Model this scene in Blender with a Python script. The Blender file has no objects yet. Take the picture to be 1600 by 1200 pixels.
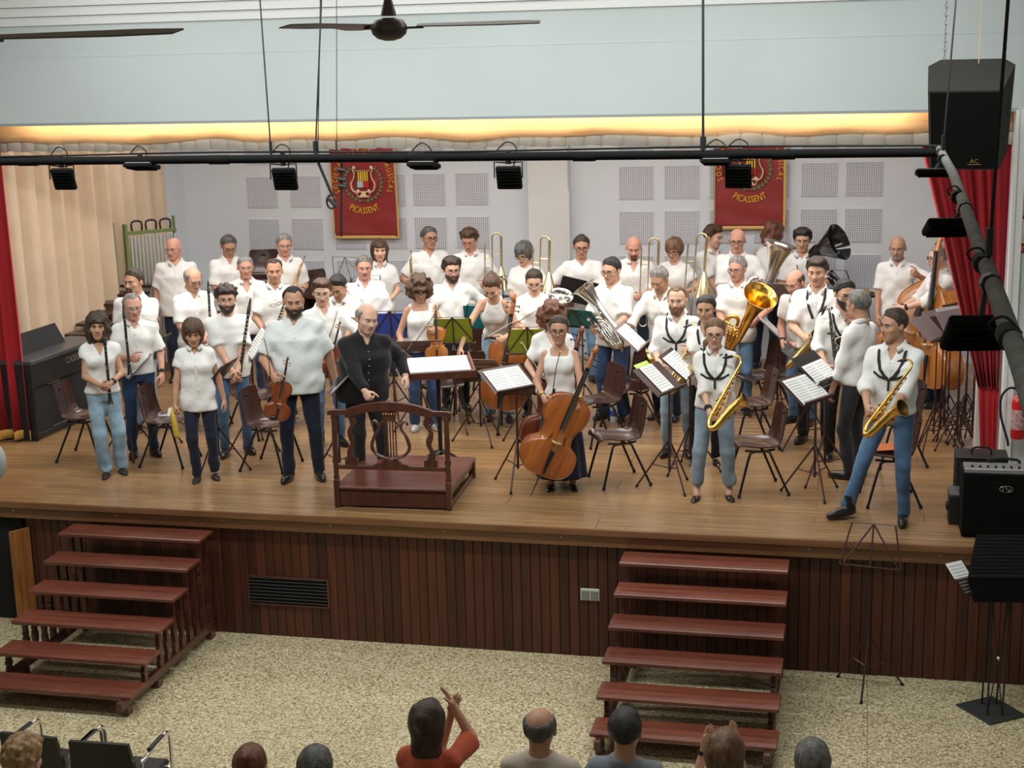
import bpy, math, random
import numpy as np
from mathutils import Vector, Matrix, Euler

random.seed(7)
SC = bpy.context.scene
COL = SC.collection
R = math.radians
ZS = 1.177            # stage floor height above the hall floor

# ------------------------------------------------------------------ camera
cam = bpy.data.objects.new('camera', bpy.data.cameras.new('camera'))
COL.objects.link(cam)
cam.data.sensor_width = 36.0
cam.data.lens = 52.53
cam.data.clip_end = 100
_y, _p, _r = 0.2310, 0.2208, -0.0258
_f = Vector((-math.sin(_y) * math.cos(_p), math.cos(_y) * math.cos(_p), -math.sin(_p)))
_rt = Vector((math.cos(_y), math.sin(_y), 0))
_up = _rt.cross(_f)
_R = _rt * math.cos(_r) + _up * math.sin(_r)
_U = _up * math.cos(_r) - _rt * math.sin(_r)
cam.matrix_world = Matrix((( _R.x, _U.x, -_f.x, 0), (_R.y, _U.y, -_f.y, -11.801), (_R.z, _U.z, -_f.z, 5.134), (0, 0, 0, 1)))
SC.camera = cam

# ------------------------------------------------------------------ world, lights, exposure
SC.view_settings.view_transform = 'Standard'
SC.view_settings.look = 'None'
SC.view_settings.gamma = 1.0
SC.view_settings.use_curve_mapping = False
SC.view_settings.exposure = 0.36
w = bpy.data.worlds.new('hall_ambient')
SC.world = w
w.use_nodes = True
w.node_tree.nodes['Background'].inputs[0].default_value = (0.95, 0.97, 1.0, 1)
w.node_tree.nodes['Background'].inputs[1].default_value = 0.10

def area(name, loc, size, power, color=(1, 1, 1), rot=(0, 0, 0), spread=None):
    d = bpy.data.lights.new(name, 'AREA')
    d.shape = 'RECTANGLE'
    d.size, d.size_y = size
    d.energy = power
    d.color = color
    if spread: d.spread = spread
    o = bpy.data.objects.new(name, d)
    o.location = loc
    o.rotation_euler = rot
    COL.objects.link(o)
    return o
# two battens of stage lights behind the proscenium border, a row of hall lamps under the ceiling
area('stage_batten_lamp', (-3.6, 2.75, 4.85), (9.0, 0.5), 165, (1.0, 0.99, 0.97), (R(-8), 0, 0))
area('stage_batten_lamp', (-4.1, 5.1, 4.85), (10.4, 0.5), 84, (0.97, 0.985, 1.0), (R(-6), 0, 0))
area('border_lamp', (-3.6, 2.42, 4.62), (9.6, 0.10), 44, (1.0, 0.84, 0.62), (R(-40), 0, 0))
area('hall_ceiling_lamp', (-3.4, 0.75, 5.86), (8.5, 0.30), 30, (0.95, 1.0, 0.985), (R(12), 0, 0))
area('hall_ceiling_lamp', (-3.6, -1.9, 5.84), (10.0, 0.35), 225, (0.96, 1.0, 0.985), (R(22), 0, 0))
area('hall_ceiling_lamp', (-3.6, -4.2, 5.84), (9.0, 0.35), 40, (1.0, 0.98, 0.94), (R(0), 0, 0))
area('hall_ceiling_lamp', (-2.0, -9.0, 5.84), (8.0, 0.35), 22, (1.0, 0.98, 0.94), (R(20), 0, 0))

# ------------------------------------------------------------------ materials
_M = {}
def mat(name, color, rough=0.5, metal=0.0, bump=0.0, bscale=40, var=0.0, vscale=6, coat=0.0, spec=0.5, sheen=0.0, emit=None, alpha=1.0, trans=0.0, rnd=0.0, stretch=None):
    """Principled material with optional noise colour variation, noise bump and a per object value shift."""
    if name in _M: return _M[name]
    m = bpy.data.materials.new(name)
    m.use_nodes = True
    nt = m.node_tree
    b = nt.nodes['Principled BSDF']
    c = tuple(color) + (1,)
    b.inputs['Base Color'].default_value = c
    b.inputs['Roughness'].default_value = rough
    b.inputs['Metallic'].default_value = metal
    b.inputs['Coat Weight'].default_value = coat
    b.inputs['Specular IOR Level'].default_value = spec
    b.inputs['Sheen Weight'].default_value = sheen
    b.inputs['Alpha'].default_value = alpha
    b.inputs['Transmission Weight'].default_value = trans
    if emit:
        b.inputs['Emission Color'].default_value = c
        b.inputs['Emission Strength'].default_value = emit
    src = None
    if var or bump:
        tc = nt.nodes.new('ShaderNodeTexCoord')
        src = tc.outputs['Object']
        if stretch:
            mp = nt.nodes.new('ShaderNodeMapping')
            mp.inputs['Scale'].default_value = stretch
            nt.links.new(src, mp.inputs[0]); src = mp.outputs[0]
    last = None
    if var:
        n = nt.nodes.new('ShaderNodeTexNoise'); n.inputs['Scale'].default_value = vscale; n.inputs['Detail'].default_value = 5
        nt.links.new(src, n.inputs['Vector'])
        r = nt.nodes.new('ShaderNodeValToRGB')
        r.color_ramp.elements[0].position = 0.3; r.color_ramp.elements[1].position = 0.7
        r.color_ramp.elements[0].color = tuple(max(0, x * (1 - var)) for x in color) + (1,)
        r.color_ramp.elements[1].color = tuple(min(1, x * (1 + var)) for x in color) + (1,)
        nt.links.new(n.outputs['Fac'], r.inputs[0])
        last = r.outputs[0]
    if rnd:
        oi = nt.nodes.new('ShaderNodeObjectInfo')
        mr = nt.nodes.new('ShaderNodeMapRange')
        mr.inputs['To Min'].default_value = 1 - rnd; mr.inputs['To Max'].default_value = 1 + rnd
        nt.links.new(oi.outputs['Random'], mr.inputs['Value'])
        hs = nt.nodes.new('ShaderNodeHueSaturation')
        hs.inputs['Color'].default_value = c
        if last: nt.links.new(last, hs.inputs['Color'])
        nt.links.new(mr.outputs[0], hs.inputs['Value'])
        last = hs.outputs[0]
    if last: nt.links.new(last, b.inputs['Base Color'])
    if bump:
        n2 = nt.nodes.new('ShaderNodeTexNoise'); n2.inputs['Scale'].default_value = bscale; n2.inputs['Detail'].default_value = 4
        nt.links.new(src, n2.inputs['Vector'])
        bp = nt.nodes.new('ShaderNodeBump'); bp.inputs['Strength'].default_value = bump; bp.inputs['Distance'].default_value = 0.01
        nt.links.new(n2.outputs['Fac'], bp.inputs['Height'])
        nt.links.new(bp.outputs[0], b.inputs['Normal'])
    _M[name] = m
    return m

# ------------------------------------------------------------------ mesh helpers
class MB:
    """Collects vertices and faces of ONE mesh object."""
    def __init__(s): s.v = []; s.f = []; s.mi = []
    def add(s, v, f, mi=0):
        o = len(s.v)
        s.v += [tuple(map(float, p)) for p in v]
        s.f += [tuple(int(i) + o for i in q) for q in f]
        s.mi += [mi] * len(f)
        return s
    def np(s, V, Q, mi=0):
        o = len(s.v)
        s.v += V.tolist(); s.f += (np.asarray(Q) + o).tolist()
        s.mi += (mi.tolist() if hasattr(mi, 'tolist') else [mi] * len(Q))
        return s
    def box(s, c, d, mi=0, rot=None, taper=1.0):
        x, y, z = (k / 2 for k in d)
        v = [(-x, -y, -z), (x, -y, -z), (x, y, -z), (-x, y, -z), (-x * taper, -y * taper, z), (x * taper, -y * taper, z), (x * taper, y * taper, z), (-x * taper, y * taper, z)]
        M = rot if rot is not None else Matrix.Identity(3)
        c = Vector(c)
        v = [M @ Vector(p) + c for p in v]
        return s.add(v, [(0, 3, 2, 1), (4, 5, 6, 7), (0, 1, 5, 4), (1, 2, 6, 5), (2, 3, 7, 6), (3, 0, 4, 7)], mi)
    def box2(s, a, b, mi=0):
        return s.box([(p + q) / 2 for p, q in zip(a, b)], [abs(q - p) for p, q in zip(a, b)], mi)
    def bbox(s, c, d, bev=0.01, mi=0, rot=None):
        """box with chamfered edges"""
        bev = min(bev, min(d) * 0.49)
        x, y, z = (k / 2 for k in d)
        v = []
        for sx in (-1, 1):
            for sy in (-1, 1):
                for sz in (-1, 1):
                    v += [(sx * x, sy * (y - bev), sz * (z - bev)), (sx * (x - bev), sy * y, sz * (z - bev)), (sx * (x - bev), sy * (y - bev), sz * z)]
        M = rot if rot is not None else Matrix.Identity(3)
        c = Vector(c); v = [M @ Vector(p) + c for p in v]
        ix = lambda sx, sy, sz, k: ((sx * 2 + sy) * 2 + sz) * 3 + k
        f = []
        def q(*a): f.append(tuple(a))
        for sx in (0, 1): q(*(ix(sx, a, b, 0) for a, b in ((0, 0), (1, 0), (1, 1), (0, 1))))
        for sy in (0, 1): q(*(ix(a, sy, b, 1) for a, b in ((0, 0), (1, 0), (1, 1), (0, 1))))
        for sz in (0, 1): q(*(ix(a, b, sz, 2) for a, b in ((0, 0), (1, 0), (1, 1), (0, 1))))
        for a in (0, 1):
            for b in (0, 1):
                q(ix(a, b, 0, 0), ix(a, b, 1, 0), ix(a, b, 1, 1), ix(a, b, 0, 1))
                q(ix(a, 0, b, 0), ix(a, 1, b, 0), ix(a, 1, b, 2), ix(a, 0, b, 2))
                q(ix(0, a, b, 1), ix(1, a, b, 1), ix(1, a, b, 2), ix(0, a, b, 2))
                for k in (0, 1): q(ix(a, b, k, 0), ix(a, b, k, 1), ix(a, b, k, 2))
        cen = c
        ff = []
        for t in f:                       # outward winding
            P = [Vector(v[i]) for i in t]
            n = (P[1] - P[0]).cross(P[2] - P[0])
            m = sum(P, Vector()) / len(P) - cen
            ff.append(t if n.dot(m) > 0 else t[::-1])
        return s.add(v, ff, mi)
    def tube(s, pts, r, n=8, mi=0, cap=True, closed=False, flat=1.0, up=None):
        """tube along pts; r a number or a list of radii; flat squashes the second axis"""
        P = [Vector(p) for p in pts]
        if not hasattr(r, '__len__'): r = [r] * len(P)
        m = len(P)
        v, f = [], []
        nrm = Vector(up) if up is not None else None
        for i, p in enumerate(P):
            t = (P[(i + 1) % m] - P[i - 1]) if closed else (P[min(i + 1, m - 1)] - P[max(i - 1, 0)])
            if t.length < 1e-9: t = Vector((0, 0, 1))
            t.normalize()
            if nrm is None:
                nrm = t.orthogonal().normalized()
            else:
                nrm = nrm - t * nrm.dot(t)
                nrm = t.orthogonal().normalized() if nrm.length < 1e-6 else nrm.normalized()
            b = t.cross(nrm)
            for k in range(n):
                a = 2 * math.pi * k / n
                v.append(p + (nrm * math.cos(a) + b * (math.sin(a) * flat)) * r[i])
        for i in range(m if closed else m - 1):
            j = (i + 1) % m
            for k in range(n):
                l = (k + 1) % n
                f.append((i * n + k, i * n + l, j * n + l, j * n + k))
        if cap and not closed:
            f.append(tuple(range(n))[::-1]); f.append(tuple((m - 1) * n + k for k in range(n)))
        return s.add(v, f, mi)
    def lathe(s, prof, c=(0, 0, 0), n=16, mi=0, M=None, cap=True):
        """prof: (radius, z) pairs turned round z"""
        v, f = [], []
        c = Vector(c)
        for r, z in prof:
            for k in range(n):
                a = 2 * math.pi * k / n
                p = Vector((r * math.cos(a), r * math.sin(a), z))
                v.append((M @ p if M is not None else p) + c)
        m = len(prof)
        for i in range(m - 1):
            for k in range(n):
                l = (k + 1) % n
                f.append((i * n + k, i * n + l, (i + 1) * n + l, (i + 1) * n + k))
        if cap:
            f.append(tuple(range(n))[::-1]); f.append(tuple((m - 1) * n + k for k in range(n)))
        return s.add(v, f, mi)
    def ball(s, c, r, n=10, m=6, mi=0, M=None):
        if not hasattr(r, '__len__'): r = (r, r, r)
        v, f = [], []
        c = Vector(c)
        for i in range(1, m):
            th = math.pi * i / m
            for k in range(n):
                a = 2 * math.pi * k / n
                p = Vector((r[0] * math.sin(th) * math.cos(a), r[1] * math.sin(th) * math.sin(a), -r[2] * math.cos(th)))
                v.append((M @ p if M is not None else p) + c)
        for z in (-1, 1):
            p = Vector((0, 0, z * r[2])); v.append((M @ p if M is not None else p) + c)
        A = (m - 1) * n
        for i in range(m - 2):
            for k in range(n):
                l = (k + 1) % n
                f.append((i * n + k, i * n + l, (i + 1) * n + l, (i + 1) * n + k))
        for k in range(n):
            l = (k + 1) % n
            f.append((A, l, k)); f.append((A + 1, (m - 2) * n + k, (m - 2) * n + l))
        return s.add(v, f, mi)
    def prism(s, outline, t, mi=0, M=None, c=(0, 0, 0)):
        """outline (x, z) extruded along y from 0 to t"""
        n = len(outline); c = Vector(c)
        v = [Vector((x, 0, z)) for x, z in outline] + [Vector((x, t, z)) for x, z in outline]
        v = [(M @ p if M is not None else p) + c for p in v]
        f = [tuple(range(n)), tuple(range(2 * n - 1, n - 1, -1))]
        f += [(i + n, (i + 1) % n + n, (i + 1) % n, i) for i in range(n)]
        return s.add(v, f, mi)
    def mesh(s, name, smooth=35):
        me = bpy.data.meshes.new(name)
        me.from_pydata(s.v, [], s.f)
        if any(s.mi): me.polygons.foreach_set('material_index', s.mi)
        if smooth:
            me.shade_smooth()
            if smooth < 180: me.set_sharp_from_angle(angle=R(smooth))
        return me
    def build(s, name, mats, parent=None, smooth=35, loc=None, rot=None, M=None):
        me = s.mesh(name, smooth)
        return obj(name, me, mats, parent, loc, rot, M)

def obj(name, me, mats=None, parent=None, loc=None, rot=None, M=None):
    if mats is not None:
        if not isinstance(mats, (list, tuple)): mats = [mats]
        if not len(me.materials):
            for m in mats: me.materials.append(m)
    o = bpy.data.objects.new(name, me)
    COL.objects.link(o)
    if mats is not None:
        for i, m in enumerate(mats):
            if me.materials[i] != m:
                o.material_slots[i].link = 'OBJECT'
                o.material_slots[i].material = m
    if parent: o.parent = parent
    if M is not None: o.matrix_local = M
    if loc is not None: o.location = loc
    if rot is not None: o.rotation_euler = rot
    return o

def tag(o, label=None, cat=None, group=None, kind=None):
    if label: o['label'] = label
    if cat: o['category'] = cat
    if group: o['group'] = group
    if kind: o['kind'] = kind
    return o

def thing(name, label, cat, loc=(0, 0, 0), rotz=0.0, group=None, M=None):
    o = bpy.data.objects.new(name, None)
    o.empty_display_size = 0.1
    COL.objects.link(o)
    if M is not None: o.matrix_world = M
    else:
        o.location = loc; o.rotation_euler = (0, 0, rotz)
    return tag(o, label, cat, group)

def struct(o):
    o['kind'] = 'structure'
    return o

def stuff(o):
    o['kind'] = 'stuff'
    return o

def copy_tree(o, parent=None):
    c = o.copy(); COL.objects.link(c)
    if parent: c.parent = parent
    for ch in o.children: copy_tree(ch, c)
    return c

def frame(origin, zdir, ydir):
    """4x4 with local z along zdir and local y as near to ydir as can be"""
    z = Vector(zdir).normalized(); y = Vector(ydir); y = (y - z * y.dot(z)).normalized(); x = y.cross(z)
    o = Vector(origin)
    return Matrix(((x.x, y.x, z.x, o.x), (x.y, y.y, z.y, o.y), (x.z, y.z, z.z, o.z), (0, 0, 0, 1)))

def bez(pts, n=6):
    """Catmull-Rom through points"""
    P = [Vector(p) for p in pts]; out = []
    for i in range(len(P) - 1):
        a, b, c, d = P[max(i - 1, 0)], P[i], P[i + 1], P[min(i + 2, len(P) - 1)]
        for k in range(n):
            t = k / n
            out.append(0.5 * ((2 * b) + (c - a) * t + (2 * a - 5 * b + 4 * c - d) * t * t + (3 * b - a - 3 * c + d) * t ** 3))
    return out + [P[-1]]

def lerp_list(vals, n=6):
    out = []
    for i in range(len(vals) - 1):
        out += [vals[i] + (vals[i + 1] - vals[i]) * k / n for k in range(n)]
    return out + [vals[-1]]

_TX = {}
def text_geo(ch, font_size=1.0, depth=0.0):
    """vertices, faces and advance of a text, baseline at the origin, in the xy plane"""
    key = (ch, depth)
    if key not in _TX:
        cu = bpy.data.curves.new('lettering', 'FONT'); cu.body = ch; cu.size = 1.0; cu.extrude = depth; cu.resolution_u = 2
        o = bpy.data.objects.new('lettering', cu); COL.objects.link(o)
        dg = bpy.context.evaluated_depsgraph_get()
        ev = o.evaluated_get(dg); me = ev.to_mesh()
        v = [tuple(p.co) for p in me.vertices]; f = [tuple(p.vertices) for p in me.polygons]
        ev.to_mesh_clear()
        COL.objects.unlink(o); bpy.data.objects.remove(o); bpy.data.curves.remove(cu)
        w_ = max([p[0] for p in v]) if v else 0.3
        _TX[key] = (v, f, w_)
    return _TX[key]

def add_text(mb, s, M, size, mi=0, center=True):
    v, f, w_ = text_geo(s)
    dx = -w_ / 2 if center else 0
    mb.add([M @ Vector(((p[0] + dx) * size, p[1] * size, 0.0)) for p in v], f, mi)

def add_arc_text(mb, s, cx, cz, r, a0, a1, size, y, top=True, mi=0, sq=.72):
    """letters on a circle in the xz plane, facing -y"""
    wd = [(0.45 if ch == ' ' else text_geo(ch)[2] + 0.10) for ch in s]
    tot = sum(wd); run = 0.0
    for ch, w0 in zip(s, wd):
        a = R(a0 + (a1 - a0) * (run + w0 / 2) / tot); run += w0
        if ch == ' ': continue
        p = Vector((cx + r * math.cos(a), y, cz + r * math.sin(a)))
        up = Vector((math.cos(a), 0, math.sin(a))) * (1 if top else -1)
        rt = Vector((up.z, 0, -up.x))
        v, f, w_ = text_geo(ch)
        mb.add([p + rt * ((q[0] - w_ / 2) * size * sq) + up * (q[1] * size) for q in v], f, mi)

# ================================================================== the setting
def wood_mat(name, c1, c2, axis='X', rough=0.35, coat=0.25, rnd=0.12, scale=3.0, scratch=None):
    m = bpy.data.materials.new(name); m.use_nodes = True
    nt = m.node_tree; b = nt.nodes['Principled BSDF']
    tc = nt.nodes.new('ShaderNodeTexCoord'); mp = nt.nodes.new('ShaderNodeMapping')
    k = {'X': (0.6, 9, 9), 'Y': (9, 0.6, 9), 'Z': (9, 9, 0.6)}[axis]
    mp.inputs['Scale'].default_value = k
    oi = nt.nodes.new('ShaderNodeObjectInfo')
    cx = nt.nodes.new('ShaderNodeVectorMath'); cx.operation = 'MULTIPLY_ADD'
    cx.inputs[1].default_value = (13, 7, 5)
    nt.links.new(oi.outputs['Random'], cx.inputs[0]); nt.links.new(tc.outputs['Object'], cx.inputs[2])
    nt.links.new(cx.outputs[0], mp.inputs[0])
    n = nt.nodes.new('ShaderNodeTexNoise'); n.inputs['Scale'].default_value = scale; n.inputs['Detail'].default_value = 7; n.inputs['Distortion'].default_value = 0.6
    nt.links.new(mp.outputs[0], n.inputs['Vector'])
    r = nt.nodes.new('ShaderNodeValToRGB'); r.color_ramp.elements[0].position = 0.32; r.color_ramp.elements[1].position = 0.68
    r.color_ramp.elements[0].color = tuple(c1) + (1,); r.color_ramp.elements[1].color = tuple(c2) + (1,)
    nt.links.new(n.outputs['Fac'], r.inputs[0])
    last = r.outputs[0]
    if scratch:                       # worn, paler patches and scuffs, fixed to the boards
        n3 = nt.nodes.new('ShaderNodeTexNoise'); n3.inputs['Scale'].default_value = 1.1; n3.inputs['Detail'].default_value = 9; n3.inputs['Roughness'].default_value = 0.72
        nt.links.new(tc.outputs['Object'], n3.inputs['Vector'])
        r3 = nt.nodes.new('ShaderNodeValToRGB'); r3.color_ramp.elements[0].position = 0.5; r3.color_ramp.elements[1].position = 0.75
        nt.links.new(n3.outputs['Fac'], r3.inputs[0])
        mx = nt.nodes.new('ShaderNodeMixRGB'); mx.inputs[2].default_value = tuple(scratch) + (1,)
        mu = nt.nodes.new('ShaderNodeMath'); mu.operation = 'MULTIPLY'; mu.inputs[1].default_value = 0.55
        nt.links.new(r3.outputs[0], mu.inputs[0]); nt.links.new(mu.outputs[0], mx.inputs[0]); nt.links.new(last, mx.inputs[1])
        last = mx.outputs[0]
    mr = nt.nodes.new('ShaderNodeMapRange'); mr.inputs['To Min'].default_value = 1 - rnd; mr.inputs['To Max'].default_value = 1 + rnd
    nt.links.new(oi.outputs['Random'], mr.inputs['Value'])
    hs = nt.nodes.new('ShaderNodeHueSaturation'); nt.links.new(mr.outputs[0], hs.inputs['Value']); nt.links.new(last, hs.inputs['Color'])
    nt.links.new(hs.outputs[0], b.inputs['Base Color'])
    b.inputs['Roughness'].default_value = rough; b.inputs['Coat Weight'].default_value = coat; b.inputs['Coat Roughness'].default_value = 0.25
    bp = nt.nodes.new('ShaderNodeBump'); bp.inputs['Strength'].default_value = 0.12; bp.inputs['Distance'].default_value = 0.004
    nt.links.new(n.outputs['Fac'], bp.inputs['Height']); nt.links.new(bp.outputs[0], b.inputs['Normal'])
    return m

M_board = wood_mat('stage_boards', (0.255, 0.138, 0.056), (0.385, 0.225, 0.100), 'X', 0.27, 0.4, 0.07, 2.5, (0.46, 0.29, 0.15))
M_plank = wood_mat('mahogany_planks', (0.048, 0.0105, 0.0045), (0.095, 0.023, 0.009), 'Z', 0.5, 0.1, 0.38, 2.0)
M_mould = wood_mat('dark_stage_moulding', (0.16, 0.070, 0.028), (0.24, 0.11, 0.045), 'X', 0.35, 0.3, 0.05)
M_tread = wood_mat('red_brown_treads', (0.105, 0.026, 0.016), (0.185, 0.050, 0.028), 'X', 0.36, 0.3, 0.22, 2.2, (0.26, 0.105, 0.07))
M_frame = wood_mat('dark_mahogany', (0.055, 0.016, 0.010), (0.11, 0.032, 0.018), 'Z', 0.35, 0.4, 0.1)
M_wallgrey = mat('pale_grey_green_paint', (0.56, 0.61, 0.615), 0.7, var=0.05, vscale=0.7, bump=0.05, bscale=60)
M_white = mat('white_paint', (0.80, 0.81, 0.80), 0.6, var=0.03, vscale=1)
M_stagewall = mat('pale_blue_stage_wall', (0.70, 0.745, 0.80), 0.75, var=0.03, vscale=0.9)
M_pillar = mat('stained_pillar_paint', (0.70, 0.715, 0.71), 0.75, var=0.06, vscale=0.8)
M_panel = mat('acoustic_panel_paint', (0.67, 0.70, 0.76), 0.8)
M_hole = mat('panel_holes', (0.20, 0.19, 0.235), 0.9)
M_black = mat('black_metal', (0.012, 0.012, 0.013), 0.45, bump=0.03, bscale=120)
M_blackmatte = mat('black_matte', (0.010, 0.010, 0.011), 0.8)
M_rubber = mat('black_rubber', (0.008, 0.008, 0.008), 0.9)
M_chrome = mat('chrome', (0.82, 0.82, 0.82), 0.15, 1.0)
M_dark = mat('shade_black', (0.006, 0.005, 0.005), 0.9)  # near-black colour stands in for the shade inside openings

# hall floor: large terrazzo slabs with thin joints
mt = bpy.data.materials.new('terrazzo'); mt.use_nodes = True
nt = mt.node_tree; b = nt.nodes['Principled BSDF']
tc = nt.nodes.new('ShaderNodeTexCoord')
vo = nt.nodes.new('ShaderNodeTexVoronoi'); vo.inputs['Scale'].default_value = 78
geo = nt.nodes.new('ShaderNodeNewGeometry')
nt.links.new(geo.outputs['Position'], vo.inputs['Vector'])
sx = nt.nodes.new('ShaderNodeSeparateColor'); nt.links.new(vo.outputs['Color'], sx.inputs[0])
cr = nt.nodes.new('ShaderNodeValToRGB')
for e, (p, c) in zip([cr.color_ramp.elements[0], cr.color_ramp.elements.new(0.30), cr.color_ramp.elements.new(0.62), cr.color_ramp.elements[-1]],
                     [(0, (0.21, 0.15, 0.065)), (0.3, (0.47, 0.38, 0.20)), (0.62, (0.64, 0.55, 0.34)), (1.0, (0.84, 0.77, 0.56))]):
    e.position = p; e.color = c + (1,)
nt.links.new(sx.outputs[0], cr.inputs[0])
nz = nt.nodes.new('ShaderNodeTexNoise'); nz.inputs['Scale'].default_value = 1.3; nt.links.new(geo.outputs['Position'], nz.inputs['Vector'])
mx = nt.nodes.new('ShaderNodeMixRGB'); mx.blend_type = 'MULTIPLY'; mx.inputs[0].default_value = 0.25
nt.links.new(cr.outputs[0], mx.inputs[1]); nt.links.new(nz.outputs['Fac'], mx.inputs[2])
nt.links.new(mx.outputs[0], b.inputs['Base Color']); b.inputs['Roughness'].default_value = 0.42
fl = MB(); fl.box2((-12, -16, -0.12), (5, 6, -0.012))
floor = struct(fl.build('floor', mat('mortar_joints', (0.22, 0.19, 0.12), 0.9), smooth=0))
sl = MB(); sl.bbox((0, 0, 0), (1.997, 1.997, 0.03), 0.002)
slab = sl.mesh('slab', 0)
for i in range(8):
    for j in range(7):
        obj('slab', slab, mt, floor, (-10.86 + 2.0 * i - (-0.02), -11.4 + 2.0 * j, -0.014))

# stage: deck, boards, moulding, fascia planks
dk = MB(); dk.box2((-10.2, 0.02, 1.02), (4.2, 7.6, ZS - 0.022))
deck = struct(dk.build('floor_stage', M_mould, smooth=0))
rng = random.Random(3)
bw = 0.145
board_meshes = {}
def board(L):
    L = round(L, 2)
    if L not in board_meshes:
        q = MB(); q.bbox((0, 0, 0), (L - 0.003, bw - 0.003, 0.022), 0.002); board_meshes[L] = q.mesh('board', 0)
    return board_meshes[L]
row = 0
y = 0.02
while y < 7.2:
    x = -10.2 + rng.choice((0.0, 0.9, 1.8, 2.7)) - 3.6
    while x < 3.6:
        x0, x1 = max(x, -10.2), min(x + 3.6, 3.6)
        if x1 - x0 > 0.3:
            obj('board', board(x1 - x0), M_board, deck, ((x0 + x1) / 2, y + bw / 2, ZS - 0.011))
        x += 3.6
    y += bw
mo = MB()
prof = [(0.06, 1.035), (0.05, 1.035), (0.045, 1.065), (0.03, 1.075), (0.025, 1.105), (0.0, 1.118), (-0.008, 1.125), (-0.010, 1.160), (-0.004, ZS), (0.02, ZS), (0.06, ZS - 0.002)]
v, f = [], []
for X in (-10.2, 4.2): v += [(X, yy, zz) for yy, zz in prof]
n = len(prof)
f = [(i, i + 1, n + i + 1, n + i) for i in range(n - 1)] + [tuple(range(n))[::-1], tuple(range(n, 2 * n))]
mo.add(v, f)
trim = struct(mo.build('trim_1', M_mould, smooth=40))
for i in range(12):
    s = MB(); s.ball((-9.6 + i * 1.03, 0.024, 1.09), (0.008, 0.006, 0.008), 8, 6); s.build('screw', M_chrome, trim)

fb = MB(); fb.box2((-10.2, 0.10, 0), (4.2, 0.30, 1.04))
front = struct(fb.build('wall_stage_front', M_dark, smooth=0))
pl = MB(); pl.bbox((0, 0, 0), (0.081, 0.022, 1.03), 0.004)
plank = pl.mesh('plank', 0)
door_l, door_r = -8.75, -7.50
vent_x, vent_z = (-5.925, -5.17), (0.405, 0.66)
x = -10.15
while x < 4.1:
    if not (door_l - 0.04 < x + 0.04 < door_r + 0.02):
        obj('plank', plank, M_plank, front, (x + 0.042, 0.089, 0.518), (0, 0, 0))
    x += 0.084
# small service door in the stage front, standing open, black sheet painting the shade of its opening
dd = MB(); dd.box2((door_l - 0.03, 0.074, 0.0), (door_r + 0.0, 0.098, 1.02)); struct(dd.build('opening_shade', M_dark, smooth=0))
d = MB()
d.bbox((0, -0.10, 0.45), (0.022, 0.20, 0.88), 0.003)
door = struct(d.build('door_1', wood_mat('orange_pine_door', (0.24, 0.085, 0.02), (0.42, 0.16, 0.04), 'Z', 0.4, 0.3), loc=(-7.43, 0.07, 0.03), rot=(0, 0, R(-30))))
hd = MB(); hd.ball((-0.02, -0.16, 0.45), 0.014); hd.build('door_handle', M_chrome, door)
# ventilation grille
g = thing('vent_grille', 'dark slatted ventilation grille set in the stage front planks', 'vent', (-4.90, 0.072, 0.435))
q = MB()
for a, c in (((-0.375, 0, 0.125), (0.375, 0, 0.137)), ((-0.375, 0, -0.137), (0.375, 0, -0.125)), ((-0.387, 0, -0.137), (-0.372, 0, 0.137)), ((0.372, 0, -0.137), (0.387, 0, 0.137))):
    q.box2((a[0], -0.012, a[2]), (c[0], 0.012, c[2]))
q.build('frame', M_frame, g, 0)
q = MB(); q.box2((-0.375, 0.0, -0.13), (0.375, 0.008, 0.13)); q.build('backing', M_dark, g, 0)
sm = MB(); sm.box((0, -0.004, 0), (0.75, 0.006, 0.026), rot=Matrix.Rotation(R(35), 3, 'X')); sm = sm.mesh('slat', 0)
for i in range(8): obj('slat', sm, M_black, g, (0, 0, -0.112 + i * 0.032))
# double wall socket
g = thing('wall_socket', 'pale double socket plate on the stage front beside the right stairs', 'socket', (-2.155, 0.070, 0.57))
q = MB(); q.bbox((0, 0, 0), (0.165, 0.018, 0.105), 0.004); q.build('face_plate', mat('pale_plastic', (0.60, 0.60, 0.52), 0.4), g)
for s in (-1, 1):
    q = MB(); q.bbox((s * 0.039, -0.008, 0), (0.068, 0.012, 0.078), 0.004); q.build('socket_cover', mat('grey_plastic', (0.22, 0.24, 0.21), 0.35), g)

# proscenium: wall over the opening, right wall beside it, white jamb post, cornice
YP = 1.95
q = MB(); q.box2((-12, YP, 4.51), (1.31, YP + 0.18, 5.47)); q.box2((1.31, YP, 4.51), (1.40, YP + 0.18, 5.47)); q.box2((1.40, YP, ZS), (5.0, YP + 0.18, 5.47))
pw = struct(q.build('wall_proscenium', M_wallgrey, smooth=0))
q = MB(); q.box2((-12, YP - 0.012, 4.495), (1.31, YP + 0.14, 4.522)); struct(q.build('trim_3', mat('grey_edge_paint', (0.33, 0.36, 0.36), 0.6), smooth=0))
q = MB(); q.box2((1.315, YP - 0.02, ZS), (1.395, YP + 0.30, 4.51)); q.box2((1.30, YP - 0.03, ZS), (1.33, YP - 0.0, 4.51)); struct(q.build('trim_4', M_white, smooth=0))
q = MB(); q.box2((-12, YP - 0.004, 5.16), (5, YP + 0.01, 5.166)); struct(q.build('trim_5', M_wallgrey, smooth=0))
cor = MB()
for z0, z1, dep in ((5.47, 5.552, 0.05), (5.556, 5.64, 0.12), (5.644, 5.72, 0.20), (5.724, 5.80, 0.28), (5.80, 5.92, 0.36)):
    cor.box2((-12, YP - dep, z0), (5.0, YP + 0.1, z1))
struct(cor.build('trim_6', M_white, smooth=0))
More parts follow.
